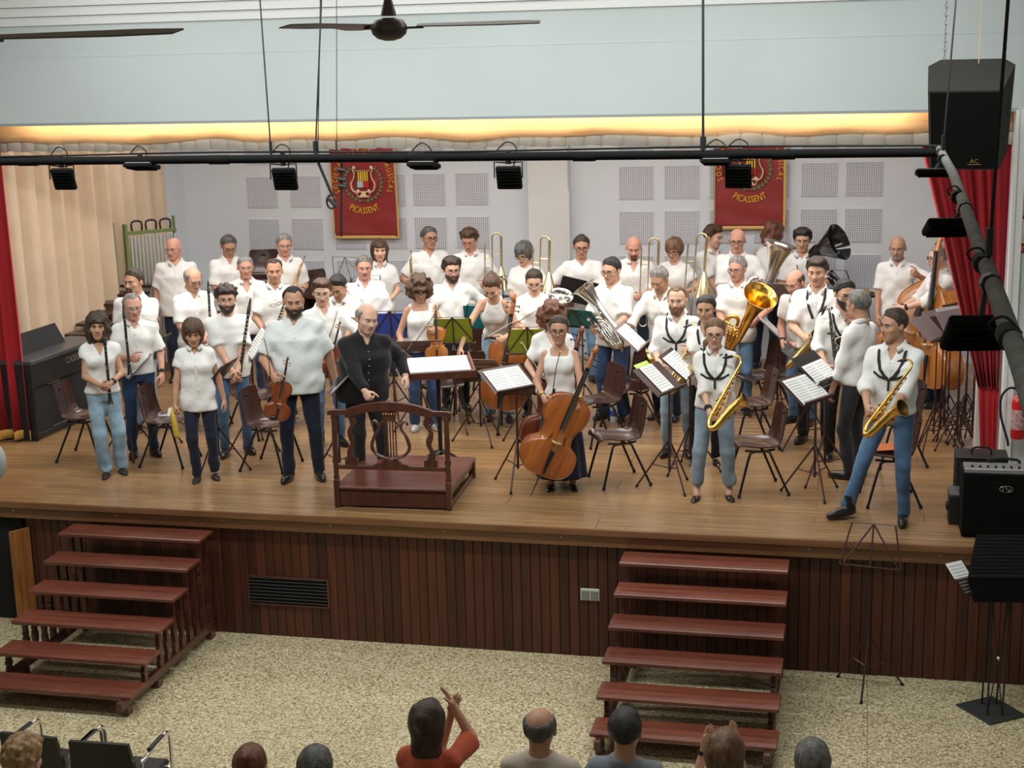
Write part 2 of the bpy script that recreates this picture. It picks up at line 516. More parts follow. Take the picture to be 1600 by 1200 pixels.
q = MB(); q.box2((-12, -16, 5.92), (5, YP + 0.3, 6.05)); struct(q.build('ceiling', M_white, smooth=0))
q = MB(); q.box2((-10.4, YP + 0.18, 5.3), (4.5, 7.6, 5.45)); struct(q.build('ceiling_stage', M_white, smooth=0))
q = MB(); q.box2((-12.2, -16, 0), (-12, YP, 6.0)); struct(q.build('wall_left', M_wallgrey, smooth=0))
q = MB(); q.box2((5, -16, 0), (5.2, YP, 6.0)); struct(q.build('wall_right', M_wallgrey, smooth=0))
q = MB(); q.box2((-12, -16.2, 0), (5, -16, 6.0)); struct(q.build('wall_back', M_white, smooth=0))

# stage back wall, its pillar, side walls and perforated acoustic panels
YB = 7.2
q = MB(); q.box2((-10.0, YB, ZS), (3.6, YB + 0.2, 5.3)); q.box2((-3.62, YB - 0.05, ZS), (3.6, YB + 0.05, 5.3))
bw_ = struct(q.build('wall_stage_back', M_stagewall, smooth=0))
q = MB(); q.bbox((-3.885, YB - 0.04, 3.24), (0.53, 0.36, 4.12), 0.01); q.box2((-3.63, YB - 0.235, ZS), (-3.605, YB - 0.21, 3.35)); q.box2((-4.16, YB - 0.235, ZS), (-4.14, YB - 0.21, 2.6))
struct(q.build('trim_7', M_pillar, smooth=0))
q = MB(); q.box2((-10.0, YP + 0.2, ZS), (-9.7, YB + 0.1, 5.3)); q.box2((-9.7, 6.62, ZS), (-9.0, YB + 0.1, 5.3)); struct(q.build('wall_stage_left', M_stagewall, smooth=0))
q = MB(); q.box2((3.4, YP + 0.2, ZS), (3.6, YB + 0.1, 5.3)); struct(q.build('wall_stage_right', M_stagewall, smooth=0))
q = MB(); q.bbox((0, 0.006, 0), (0.44, 0.014, 0.42), 0.003); panel_me = q.mesh('acoustic_panel', 0)
q = MB()
for i in range(16):
    for j in range(16):
        cx, cz = -0.20 + i * 0.0267, -0.19 + j * 0.0253
        q.add([(cx + 0.0082 * math.cos(a), -0.0022, cz + 0.0082 * math.sin(a)) for a in [k * math.pi / 3 for k in range(6)]], [(0, 1, 2, 3, 4, 5)])
hole_me = q.mesh('perforation', 0)
for xs, dz, yy in (((-7.865, -7.245, -6.635, -6.065, -5.52, -4.94), 0.0, YB), ((-2.77, -2.19, -1.62, -1.06, -0.49, 0.05), 0.045, YB - 0.05)):
    for x in xs:
        for z in (3.95, 3.37, 2.80, 2.23):
            p = obj('acoustic_panel', panel_me, M_panel, bw_, (x, yy - 0.014, z + dz + (x + 4) * 0.012))
            stuff(obj('perforation', hole_me, M_hole, p))

# curtains --------------------------------------------------------------
def cloth_mat(name, c, c2=None, rough=0.8, sheen=0.3):
    return mat(name, c, rough, var=0.08, vscale=2.5, bump=0.15, bscale=180, sheen=sheen)
M_red = cloth_mat('red_velvet', (0.36, 0.003, 0.010), rough=0.75, sheen=0.08)
M_beige = cloth_mat('beige_curtain', (0.62, 0.47, 0.33))
M_gold = mat('gold_fringe', (0.62, 0.33, 0.05), 0.6, var=0.2, vscale=40, sheen=0.3)
M_valance = cloth_mat('beige_valance', (0.60, 0.565, 0.50))
M_goldcloth = mat('golden_border_cloth', (0.90, 0.68, 0.42), 0.7, var=0.06, vscale=8, stretch=(30, 1, 1))
_nt = M_goldcloth.node_tree; _tl = _nt.nodes.new('ShaderNodeBsdfTranslucent'); _tl.inputs[0].default_value = (1.0, 0.80, 0.55, 1)
_mx = _nt.nodes.new('ShaderNodeMixShader'); _mx.inputs[0].default_value = 0.55
_nt.links.new(_nt.nodes['Principled BSDF'].outputs[0], _mx.inputs[1]); _nt.links.new(_tl.outputs[0], _mx.inputs[2]); _nt.links.new(_mx.outputs[0], _nt.nodes['Material Output'].inputs[0])

def drape(top, bot, folds, amp, nrm, n=None, thick=0.006, nz=10, seed=0, zig=0.35):
    """hanging folded cloth: top and bot are (start, end) points, nrm the side its folds swell to"""
    rr = random.Random(seed); nrm = Vector(nrm)
    n = n or folds * 10
    ph = [rr.uniform(-0.5, 0.5) for _ in range(folds + 2)]; am = [rr.uniform(0.6, 1.2) for _ in range(folds + 2)]
    def off(u, t):
        k = u * folds; i = int(min(k, folds - 1e-6)); fr = k - i
        a = am[i] * (1 - fr) + am[i + 1] * fr; p = ph[i] * (1 - fr) + ph[i + 1] * fr
        w_ = math.sin(2 * math.pi * (k + p * 0.6))
        return amp * a * (w_ + zig * math.sin(4 * math.pi * k + p * 3)) * (0.8 + 0.35 * t)
    V, F = [], []
    T0, T1, B0, B1 = (Vector(p) for p in (*top, *bot))
    for side in (0, 1):
        for j in range(nz + 1):
            t = j / nz
            for i in range(n + 1):
                u = i / n
                p = (T0.lerp(T1, u)).lerp(B0.lerp(B1, u), t)
                V.append(p + nrm * (off(u, t) - side * thick))
    w_ = n + 1; H = (nz + 1) * w_
    for j in range(nz):
        for i in range(n):
            a = j * w_ + i
            F.append((a, a + 1, a + w_ + 1, a + w_)); F.append((H + a + w_, H + a + w_ + 1, H + a + 1, H + a))
    for i in range(n):
        a = nz * w_ + i; F.append((a, a + 1, H + a + 1, H + a)); F.append((i + 1, i, H + i, H + i + 1))
    for j in range(nz):
        a = j * w_; F.append((a, a + w_, H + a + w_, H + a)); a += n; F.append((a + w_, a, H + a, H + a + w_))
    return MB().add(V, F)

c = tag(drape(((-9.35, 2.6, 4.9), (-8.93, 6.5, 4.9)), ((-9.35, 2.6, 1.20), (-8.93, 6.5, 1.20)), 13, 0.085, (1, 0.1, 0), nz=6, seed=4).build('side_curtain', M_beige, smooth=180),
        'long pleated beige curtain hanging along the left side of the stage', 'curtain')
c = thing('front_curtain', 'drawn red velvet stage curtain with gold fringe at the left edge of the stage', 'curtain', (-8.9, 2.0, ZS))
drape(((-9.6, 2.02, 4.7), (-8.60, 2.12, 4.7)), ((-9.6, 1.98, 1.29), (-8.53, 2.06, 1.29)), 6, 0.05, (0, -1, 0), nz=6, seed=2).build('cloth', M_red, c, 180, M=Matrix.Translation((8.9, -2.0, -ZS)))
drape(((-9.6, 1.972, 1.30), (-8.525, 2.052, 1.30)), ((-9.6, 1.97, 1.20), (-8.52, 2.05, 1.20)), 6, 0.052, (0, -1, 0), nz=2, seed=2).build('fringe', M_gold, c, 180, M=Matrix.Translation((8.9, -2.0, -ZS)))
c = thing('front_curtain', 'gathered red velvet stage curtain pulled aside behind the white post at the right', 'curtain', (1.2, 2.3, ZS))
Mi = Matrix.Translation((-1.2, -2.3, -ZS))
drape(((0.42, 2.36, 4.6), (1.32, 2.32, 4.6)), ((1.12, 2.36, 1.95), (1.30, 2.30, 1.95)), 7, 0.050, (0, -1, 0), nz=10, seed=8).build('cloth', M_red, c, 180, M=Mi)
drape(((1.12, 2.36, 1.96), (1.30, 2.30, 1.96)), ((1.17, 2.34, 1.22), (1.30, 2.30, 1.22)), 3, 0.02, (0, -1, 0), nz=5, seed=9).build('tail', M_red, c, 180, M=Mi)
q = MB(); q.bbox((1.30, 2.62, 2.0), (0.36, 0.04, 1.65), 0.01)
struct(q.build('wall_wing', mat('wing_flat_white', (0.68, 0.67, 0.64), 0.7, var=0.05, vscale=2), smooth=0))

# lit golden border cloth and pleated beige valance behind the proscenium edge
q = MB(); V, F = [], []
n = 160
for i in range(n + 1):
    u = i / n; X = -9.3 + 10.6 * u
    sag = 0.035 * abs(math.sin(3.1 * u * math.pi * 2 + 0.6)) * (0.4 + 0.6 * math.sin(u * 9) ** 2) + 0.012 * math.sin(u * 63)
    yy = YP + 0.26 + 0.012 * math.sin(u * 90) + 0.02 * math.sin(u * 31)
    for z in (4.75, 4.44 - sag * 0.6, 4.335 - sag): V.append((X, yy, z))
for i in range(n):
    for k in (0, 1):
        a = i * 3 + k; F.append((a, a + 1, a + 4, a + 3))
q.add(V, F)
o = q.build('border_cloth', M_goldcloth, smooth=180); tag(o, 'thin golden border cloth lit from behind under the proscenium edge', 'curtain')
sol = o.modifiers.new('thickness', 'SOLIDIFY'); sol.thickness = 0.004
vb = thing('valance', 'pleated beige valance hanging below the golden border cloth', 'curtain', (-4.0, YP + 0.34, 4.2))
px = -9.3
k = 0
rr = random.Random(11)
while px < 1.25:
    wd = rr.uniform(0.145, 0.185) * (1.0 if px < -2.5 else 1.35)
    q = MB(); V, F = [], []
    for a in range(7):
        t = a / 6
        yy = -0.045 * math.sin(t * 2.6) + 0.03 * t
        for z in (0.19, 0.12, 0.0 + 0.006 * math.sin(t * 5)): V.append((t * (wd + 0.02), yy, z))
    for a in range(6):
        for b_ in (0, 1): F.append((a * 3 + b_, a * 3 + b_ + 1, a * 3 + b_ + 4, a * 3 + b_ + 3))
    q.add(V, F)
    p = q.build('pleat', M_valance, vb, 180, loc=(px + 4.0, 0, (4.215 if px < -2 else 4.19) - 4.2 + rr.uniform(-0.008, 0.008)))
    p.modifiers.new('thickness', 'SOLIDIFY').thickness = 0.005
    px += wd; k += 1

# ================================================================== people: smooth implicit surfaces turned into meshes
A = lambda *p: np.array(p, dtype=np.float64)
def unit(v): return v / max(np.linalg.norm(v), 1e-9)

def snet(fn, lo, hi, h):
    """mesh of fn(points) = 0 inside a box (naive surface nets); returns vertices and quads"""
    lo = np.asarray(lo, float); hi = np.asarray(hi, float)
    n = np.ceil((hi - lo) / h).astype(int) + 1
    ax = [lo[i] + h * np.arange(n[i]) for i in range(3)]
    P = np.stack(np.meshgrid(*ax, indexing='ij'), -1).reshape(-1, 3)
    F = fn(P).reshape(n)
    S = F < 0
    c = np.zeros(n - 1, int)
    for o in np.ndindex(2, 2, 2):
        c += S[o[0]:n[0] - 1 + o[0], o[1]:n[1] - 1 + o[1], o[2]:n[2] - 1 + o[2]]
    act = (c > 0) & (c < 8)
    I = np.argwhere(act)
    idx = -np.ones(n - 1, int); idx[act] = np.arange(len(I))
    acc = np.zeros((len(I), 3)); cnt = np.zeros(len(I))
    for a in range(3):
        e = np.zeros(3, int); e[a] = 1
        for o in np.ndindex(2, 2, 2):
            if o[a]: continue
            o = np.array(o); J = I + o; K = J + e
            f0 = F[J[:, 0], J[:, 1], J[:, 2]]; f1 = F[K[:, 0], K[:, 1], K[:, 2]]
            m = (f0 < 0) != (f1 < 0)
            t = np.where(m, f0 / np.where(m, f0 - f1, 1), 0)
            acc[m] += o + np.outer(t, e)[m]; cnt[m] += 1
    V = lo + (I + acc / np.maximum(cnt, 1)[:, None]) * h
    Q = []
    for a in range(3):
        b, d = (a + 1) % 3, (a + 2) % 3
        s0 = [slice(None)] * 3; s1 = [slice(None)] * 3
        s0[a] = slice(0, n[a] - 1); s1[a] = slice(1, n[a])
        s0[b] = s1[b] = slice(1, n[b] - 1); s0[d] = s1[d] = slice(1, n[d] - 1)
        X0, X1 = S[tuple(s0)], S[tuple(s1)]
        E = np.argwhere(X0 != X1)
        if not len(E): continue
        ins = X0[tuple(E.T)]
        G = E.copy(); G[:, b] += 1; G[:, d] += 1
        eb = np.zeros(3, int); eb[b] = 1; ed = np.zeros(3, int); ed[d] = 1
        q = np.stack([idx[tuple((G - eb - ed).T)], idx[tuple((G - ed).T)], idx[tuple(G.T)], idx[tuple((G - eb).T)]], 1)
        q[~ins] = q[~ins][:, ::-1]
        Q.append(q)
    return V, np.concatenate(Q) if Q else np.zeros((0, 4), int)

def cap(P, a, b, ra, rb=None):
    rb = ra if rb is None else rb
    pa = P - a; ba = b - a
    t = np.clip(pa @ ba / max(ba @ ba, 1e-9), 0, 1)
    return np.linalg.norm(pa - t[:, None] * ba, axis=1) - (ra + (rb - ra) * t)
def ell(P, c, r, Rm=None):
    q = P - c
    if Rm is not None: q = q @ Rm
    k = np.linalg.norm(q / r, axis=1); k2 = np.linalg.norm(q / (np.asarray(r) ** 2), axis=1)
    return k * (k - 1) / np.maximum(k2, 1e-6)
def smin(a, b, k=0.03):
    h = np.clip(0.5 + 0.5 * (b - a) / k, 0, 1)
    return b + (a - b) * h - k * h * (1 - h)
def smax(a, b, k=0.02): return -smin(-a, -b, k)
def loft(P, a, b, side, prof, p=2.35):
    L = np.linalg.norm(b - a); w_ = (b - a) / L
    q = P - a; t = q @ w_
    s_ = unit(side - w_ * (side @ w_)); fr = np.cross(w_, s_)      # fr points back when w_ is up and side is +x
    u = q @ s_; v = q @ fr
    T = [r[0] for r in prof]
    rx = np.interp(t, T, [r[1] for r in prof]); ry = np.interp(t, T, [r[2] for r in prof]); oy = np.interp(t, T, [r[3] for r in prof])
    d = (((np.abs(u) / rx) ** p + (np.abs(v - oy) / ry) ** p) ** (1 / p) - 1) * np.minimum(rx, ry)
    return d, t

# ---- head template: origin between the ears, face towards -y, 0.23 m tall
def head_sdf(P, f=0.0):
    ax_ = np.abs(P[:, 0]); Q = P.copy(); Q[:, 0] = ax_
    d = ell(P, A(0, .012, .032), A(.079, .096, .086))
    d = smin(d, ell(P, A(0, -.030, -.040), A(.065 - .006 * f, .064, .075)), .03)
    d = smin(d, ell(P, A(0, -.066, -.094), A(.030 - .006 * f, .02, .018)), .03)
    d = smin(d, cap(Q, A(.0, -.080, .030), A(.042, -.068, .026), .012 - .003 * f), .015)
    d = smin(d, ell(Q, A(.043, -.062, -.018), A(.025, .022, .020)), .02)
    d = smax(d, -ell(Q, A(.031, -.100, .006), A(.019, .020, .012)), .014)
    d = smin(d, cap(P, A(0, -.086, .012), A(0, -.108, -.026), .007, .012 - .002 * f), .01)
    d = smin(d, ell(Q, A(.010, -.094, -.030), A(.009, .011, .007)), .006)
    d = smin(d, ell(P, A(0, -.086, -.056), A(.023, .012, .0065)), .006)
    d = smin(d, ell(P, A(0, -.085, -.066), A(.019, .012, .007)), .006)
    d = smin(d, ell(Q, A(.082, .008, -.004), A(.010, .019, .031)), .008)
    d = smin(d, cap(P, A(0, .022, -.05), A(0, .036, -.15), .054 - .008 * f, .056 - .008 * f), .03)
    return d
_HT = {}
def head_geo(f):
    if f in _HT: return _HT[f]
    V, Q = snet(lambda P: head_sdf(P, f), (-.11, -.14, -.17), (.11, .13, .135), .0085)
    cen = V[Q].mean(1)
    mi = np.zeros(len(Q), int)
    mi[(np.abs(cen[:, 0]) < .023) & (cen[:, 1] < -.088) & (cen[:, 2] < -.050) & (cen[:, 2] > -.073)] = 1
    # eyes: white, iris and brows
    e = MB()
    for s in (-1, 1):
        e.ball((s * .031, -.0775, .007), (.0145, .012, .0085), 8, 6, 2)
        e.ball((s * .031, -.0865, .007), (.0060, .004, .0062), 8, 4, 3)
        e.tube([(s * .014, -.094, .0235), (s * .031, -.0905, .0285), (s * .047, -.076, .024)], .0042 - .0012 * f, 5, 4)
        e.tube([(s * .017, -.0865, .0135), (s * .031, -.0915, .0175), (s * .045, -.078, .013)], .0024, 4, 3 if f else 0)
    _HT[f] = (V, Q, mi, e)
    return _HT[f]

# ---- hair templates in head space
_HR = {}
def hair_mesh(style):
    if style in _HR: return _HR[style]
    rs = np.random.RandomState(sum(map(ord, style)))
    ph = rs.uniform(0, 6, 12)
    def noise(P, k, a):
        return a * (np.sin(P[:, 0] * k + ph[0] + 1.3 * np.sin(P[:, 1] * k * .7 + ph[1])) + np.sin(P[:, 1] * k * 1.1 + ph[2] + np.sin(P[:, 2] * k * .8)) + np.sin(P[:, 2] * k * .9 + ph[3] + np.sin(P[:, 0] * k)))
    E0 = lambda P, t: ell(P, A(0, .012, .032), A(.079 + t, .096 + t, .086 + t))
    def above(P, kind='full'):
        """distance above the hairline (positive where hair grows)"""
        y = P[:, 1]
        front = {'full': .082, 'low': .068, 'high': .104, 'bald': .140}[kind]
        zl = np.interp(y, [-.10, -.075, -.050, -.028, -.010, .015, .045, .08, .11], [front, front, front * .80, .038, -.016, -.012, -.045, -.072, -.08])
        if kind in ('high', 'bald'): zl = np.maximum(zl, np.interp(y, [-.1, -.02, .0, .11], [front, front * .9, .0, -.2]) - .9 * np.exp(-(P[:, 0] / .022) ** 2) * (.03 if kind == 'high' else 0))
        return (P[:, 2] - zl) * .8 + noise(P, 120, .0022)
    def shell(P, t, kind='full', k=60, a=.0015, w_=.060):
        L = above(P, kind)
        t = t * (1 + .55 * np.exp(-((P[:, 1] + .03) / .045) ** 2 - ((P[:, 2] - .115) / .03) ** 2))
        return np.maximum(E0(P, 0) - .0015 - t * np.clip(L / w_, 0, 1) ** .85 + noise(P, k, a) * np.clip(L / .02, 0, 1), -L)
    def ringf(P, t, ztop=.056):
        L = np.minimum(above(P), (ztop - P[:, 2] + .25 * np.abs(P[:, 0])) * .9)
        return np.maximum(E0(P, 0) - .001 - t * np.clip(L / .03, 0, 1) ** .6 + noise(P, 80, .001), -np.minimum(L, (P[:, 1] + .035)))
    line = lambda P, c, n=(0, .70, .71): -(P @ A(*n)) + c
    def f(P):
        x = np.abs(P[:, 0]); y = P[:, 1]; z = P[:, 2]
        if style == 'short': return shell(P, .013)
        if style == 'crop': return shell(P, .007)
        if style == 'thick': return shell(P, .026, 'low', 75, .0028)
        if style == 'quiff':
            return smin(shell(P, .020, 'low', 80, .0025), ell(P, A(.01, -.055, .104), A(.060, .046, .028)) + noise(P, 90, .0025), .02)
        if style == 'curlytop':
            return smin(shell(P, .028, 'low', 110, .0042), ell(P, A(0, -.058, .095), A(.068, .044, .032)) + noise(P, 110, .004), .02)
        if style == 'receding': return shell(P, .010, 'high')
        if style == 'ring': return ringf(P, .012)
        if style == 'stubble': return ringf(P, .005, .050)
        facebox = np.maximum(np.maximum(x - .060, y + .035), z - .045)
        if style == 'bob':
            d = smin(E0(P, .022), ell(P, A(0, .012, -.02), A(.103, .098, .120)), .02) + noise(P, 55, .0015)
            d = np.maximum(d, -(z + .115))
            return smax(d, -facebox, .012)
        if style == 'wavy':
            d = smin(E0(P, .026), ell(P, A(0, .012, -.045), A(.120, .105, .135)), .02) + noise(P, 62, .006)
            d = np.maximum(d, -(z + .155))
            return smax(d, -facebox, .012)
        if style == 'bunch':          # frizzy, shoulder-free curls
            d = smin(E0(P, .034), ell(P, A(0, .012, .0), A(.130, .118, .135)), .02) + noise(P, 75, .0075)
            d = np.maximum(d, -(z + .12))
            return smax(d, -facebox, .012)
        if style == 'shortwomen':
            d = smin(E0(P, .024), ell(P, A(0, .03, -.0), A(.098, .092, .1)), .02) + noise(P, 60, .003)
            d = np.maximum(d, -(z + .085))
            return smax(d, -facebox, .012)
        if style == 'long':
            d = smin(E0(P, .018), cap(P * A(.85, 1.35, 1), A(0, .045, .02), A(0, .065, -.25), .085, .07), .03) + noise(P, 50, .003)
            return smax(d, -np.maximum(facebox, z - .055), .012)
        if style == 'longcurly':
            d = smin(E0(P, .024), cap(P * A(.85, 1.3, 1), A(0, .045, .02), A(0, .065, -.26), .10, .09), .03) + noise(P, 70, .006)
            return smax(d, -np.maximum(facebox, z - .055), .012)
        tight = shell(P, .011, 'full', 50, .0008)
        if style == 'bun': return smin(tight, ell(P, A(0, .085, .085), A(.042, .042, .04)) + noise(P, 90, .003), .012)
        if style == 'tail': return smin(tight, cap(P, A(0, .11, .03), A(.01, .125, -.16), .028, .016) + noise(P, 60, .003), .012)
        if style == 'sidetail': return smin(tight, smin(cap(P, A(0, .105, .0), A(-.07, .05, -.10), .026, .026), cap(P, A(-.07, .05, -.10), A(-.085, -.045, -.22), .026, .014), .02) + noise(P, 60, .003), .012)
        if style == 'low': return smin(tight, ell(P, A(0, .10, -.03), A(.035, .03, .035)), .012)
        # beards
        jaw = smin(ell(P, A(0, -.030, -.040), A(.065, .064, .075)), ell(P, A(0, -.066, -.094), A(.030, .02, .018)), .03)
        if style == 'beard':
            d = np.maximum(np.maximum(jaw - .009 + noise(P, 120, .0008), z + .036 + .5 * np.maximum(0, .045 - x)), y - .012)
            return np.minimum(smax(d, -ell(P, A(0, -.095, -.0615), A(.024, .022, .009)), .004), ell(P, A(0, -.096, -.0465), A(.026, .010, .0055)))
        if style == 'goatee':
            d = np.maximum(np.maximum(np.maximum(jaw - .007, z + .042), x - .034), y + .03)
            return np.minimum(smax(d, -ell(P, A(0, -.095, -.0615), A(.022, .022, .009)), .004), ell(P, A(0, -.096, -.0465), A(.026, .009, .005)))
        if style == 'moustache': return ell(P, A(0, -.094, -.046), A(.028, .011, .006))
        raise KeyError(style)
    lo, hi = (-.15, -.13, -.14), (.15, .16, .20)
    if style in ('long', 'longcurly'): lo = (-.15, -.13, -.36)
    if style in ('wavy',): lo = (-.15, -.13, -.18)
    if style in ('sidetail', 'tail'): lo = (-.15, -.13, -.26); hi = (.15, .18, .16)
    h = .0075
    if style in ('beard', 'goatee', 'moustache'): lo, hi, h = (-.085, -.12, -.13), (.085, .03, -.02), .006
    V, Q = snet(f, lo, hi, h)
    me = bpy.data.meshes.new('hair'); me.from_pydata(V.tolist(), [], Q.tolist()); me.shade_smooth()
    _HR[style] = me
    return me

# ---- hands: wrist at the origin, fingers to -z, palm facing -x, thumb to -y (left hand; the right one is mirrored)
_HD = {}
def hand_geo(pose):
    if pose in _HD: return _HD[pose]
    curl = {'relaxed': (18, 26, 18), 'grip': (58, 72, 40), 'flat': (4, 6, 4), 'half': (38, 42, 25)}[pose]
    bones = []
    for k, (y, L) in enumerate(((-.030, .074), (-.010, .082), (.011, .076), (.030, .060))):
        p = A(0.002, y, -.088 + .006 * abs(k - 1)); a = 0.0
        d0 = A(0, y * .5, -.03)
        for j, (c, fr) in enumerate(zip(curl, (.45, .32, .23))):
            a += R(c) * (1 + .10 * k)
            q = p + A(-math.sin(a), y * .9, -math.cos(a)) * L * fr
            bones.append((p, q, .0092 - .0008 * j - .0006 * (k == 3), .0086 - .0008 * j))
            p = q
    tb = A(-.006, -.028, -.030); t1 = tb + A(-.016, -.030, -.030); t2 = t1 + A(-.010 - (.012 if pose == 'grip' else 0), -.006, -.030); t3 = t2 + A(-.008 - (.010 if pose == 'grip' else 0), .004, -.020)
    bones += [(tb, t1, .015, .0115), (t1, t2, .0105, .0095), (t2, t3, .0095, .008)]
    def f(P):
        d = ell(P, A(0, 0, -.052), A(.017, .043, .052))
        d = smin(d, cap(P * A(1.25, .9, 1), A(0, 0, .03), A(0, 0, -.03), .027, .028), .02)
        for a, b_, r0, r1 in bones:
            d = smin(d, cap(P, a, b_, r0, r1), .005)
        return d
    V, Q = snet(f, (-.115, -.11, -.195), (.04, .075, .045), .0062)
    _HD[pose] = (V, Q)
    return V, Q

def shoe_mesh(kind):
    key = 'shoe_' + kind
    if key in _HR: return _HR[key]
    def f(P):
        x, y, z = P.T
        d = ell(P, A(0, -.045, .030), A(.043, .135, .045))
        d = smin(d, ell(P, A(0, .045, .045), A(.036, .055, .06)), .03)
        if kind == 'boot': d = smin(d, cap(P, A(0, .045, .05), A(0, .05, .15), .042, .044), .02)
        if kind in ('flat', 'sandal'):
            d = np.maximum(ell(P, A(0, -.03, .018), A(.041, .13, .030)), -ell(P, A(0, -.02, .060), A(.030, .085, .042)))
        if kind == 'sandal':
            s_ = np.minimum(np.abs(y + .095) - .016, np.abs(y + .03) - .014)
            d = np.minimum(np.maximum(ell(P, A(0, -.03, .02), A(.044, .13, .05)), s_), np.maximum(ell(P, A(0, -.03, .018), A(.043, .132, .034)), z - .02))
        sole = np.maximum(ell(P * A(1, 1, 0), A(0, -.032, 0), A(.046, .143, 1)), np.maximum(z - .018, -z + .0))
        return np.maximum(np.minimum(d, sole), -z)
    V, Q = snet(f, (-.06, -.20, -.012), (.06, .13, .17), .0105)
    me = bpy.data.meshes.new(key); me.from_pydata(V.tolist(), [], Q.tolist()); me.shade_smooth(); me.set_sharp_from_angle(angle=R(50))
    _HR[key] = me
    return me

def glasses_mesh(kind):
    key = 'glasses_' + kind
    if key in _HR: return _HR[key]
    q = MB(); rr = .0026 if kind != 'thin' else .0017
    for s in (-1, 1):
        pts = []
        for k in range(14):
            a = 2 * math.pi * k / 14
            rx, rz = (.024, .021) if kind == 'round' else (.025, .0165)
            e = 1.0 if kind == 'round' else 0.7
            cx = math.copysign(abs(math.cos(a)) ** e, math.cos(a)) * rx; cz = math.copysign(abs(math.sin(a)) ** e, math.sin(a)) * rz
            pts.append((s * .032 + cx, -.106 + .010 * ((s * cx) / .025 + .3) ** 2, .003 + cz))
        q.tube(pts, rr, 5, closed=True)
        q.tube([(s * .056, -.096, .008), (s * .074, -.07, .008), (s * .080, -.01, .010), (s * .079, .015, .0)], rr * .9, 5)
    q.tube([(-.009, -.107, .006), (0, -.110, .009), (.009, -.107, .006)], rr * .9, 5)
    _HR[key] = q.mesh(key, 60)
    return _HR[key]

# ---- skeleton ------------------------------------------------------------------
def rotz(a): c, s = math.cos(a), math.sin(a); return np.array(((c, -s, 0), (s, c, 0), (0, 0, 1.)))
def rotx(a): c, s = math.cos(a), math.sin(a); return np.array(((1, 0, 0), (0, c, -s), (0, s, c)))
def roty(a): c, s = math.cos(a), math.sin(a); return np.array(((c, 0, s), (0, 1, 0), (-s, 0, c)))

def skeleton(p):
    """joints of one person in local space (face to -y); lengths follow the standing height"""
    h = p.get('h', 1.72); s = h / 1.75; fem = p.get('sex', 'm') == 'f'; g = p.get('g', 1.0)
    J = {'s': s, 'fem': fem, 'g': g}
    seat = p.get('seat')
    hx, hy = p.get('hip', (0, 0))
    P0 = A(hx * s, hy * s, (.93 * s if seat is None else seat + .10))
    lean, tilt, twist = (R(v) for v in p.get('lean', (0, 0, 0)))
    up = rotx(lean) @ roty(tilt) @ A(0, 0, 1.)
    ax = rotz(twist) @ roty(tilt) @ A(1., 0, 0)
    NB = P0 + up * .55 * s
    J['P0'], J['NB'], J['up'], J['ax'] = P0, NB, up, unit(ax)
    sw = (.142 if fem else .166) * s * (1 + (g - 1) * .35)
    J['sw'] = sw
    for k, sg in (('A', -1), ('B', 1)):
        J['S' + k] = NB - up * .096 * s + ax * sw * sg
    hy_, hp, hr = (R(v) for v in p.get('head', (0, 0, 0)))
    RH = rotz(twist * .5 + hy_) @ rotx(lean * .6 + hp) @ roty(tilt * .5 + hr)
    nk = unit(up + A(0, 0, .6))
    J['HC'] = NB + nk * .098 * s + RH @ A(0, -.018, .055) * s
    J['RH'] = RH; J['hs'] = s ** .4 * p.get('hsize', 1.10)
    L1, L2 = .285 * s, .250 * s
    for k, sg in (('A', -1), ('B', 1)):
        S = J['S' + k]
        T = p.get('hand' + k, 'side')
        if isinstance(T, str):
            T = {'side': (sg * (.265 + .05 * (g - 1)), -.03, .86), 'front': (sg * .035, -.24 - .1 * (g - 1), .90), 'back': (sg * .12, .19, .92), 'low': (sg * .20, -.16, .82),
                 'hip': (sg * .20, -.05, 1.02), 'belly': (sg * .06, -.25, 1.06), 'chest': (sg * .08, -.24, 1.22)}[T]
        T = A(*T) * s
        d = T - S; D = np.linalg.norm(d)
        if D > (L1 + L2) * .995: T = S + d / D * (L1 + L2) * .995; d = T - S; D = np.linalg.norm(d)
        hint = p.get('elbow' + k)
        hint = A(*hint) if hint else A(sg * .75, .75, -.45)
        a = (L1 ** 2 - L2 ** 2 + D * D) / (2 * D); hh = math.sqrt(max(L1 ** 2 - a * a, 0))
        u = d / D; e = unit(hint - u * (hint @ u))
        J['E' + k] = S + u * a + e * hh; J['W' + k] = T
        # hips, knees, ankles
        H = P0 + A(sg * .088 * s, 0, -.03 * s)
        ft = p.get('foot' + k, (sg * .11, 0))
        fa = A(ft[0] * s, ft[1] * s, (.075 if len(ft) < 3 else ft[2]))
        K1, K2 = .425 * s, .415 * s
        d = fa - H; D = min(np.linalg.norm(d), (K1 + K2) * .999); u = unit(d); fa = H + u * D if np.linalg.norm(d) > (K1 + K2) * 1.05 else fa
        d = fa - H; D = np.linalg.norm(d); D = min(D, (K1 + K2) * .9995)
        a = (K1 ** 2 - K2 ** 2 + D * D) / (2 * D); hh = math.sqrt(max(K1 ** 2 - a * a, 0))
        kh = A(sg * .12, -1, .1 if seat is None else .6); e = unit(kh - u * (kh @ u))
        J['H' + k], J['K' + k], J['F' + k] = H, H + u * a + e * hh, fa
    return J

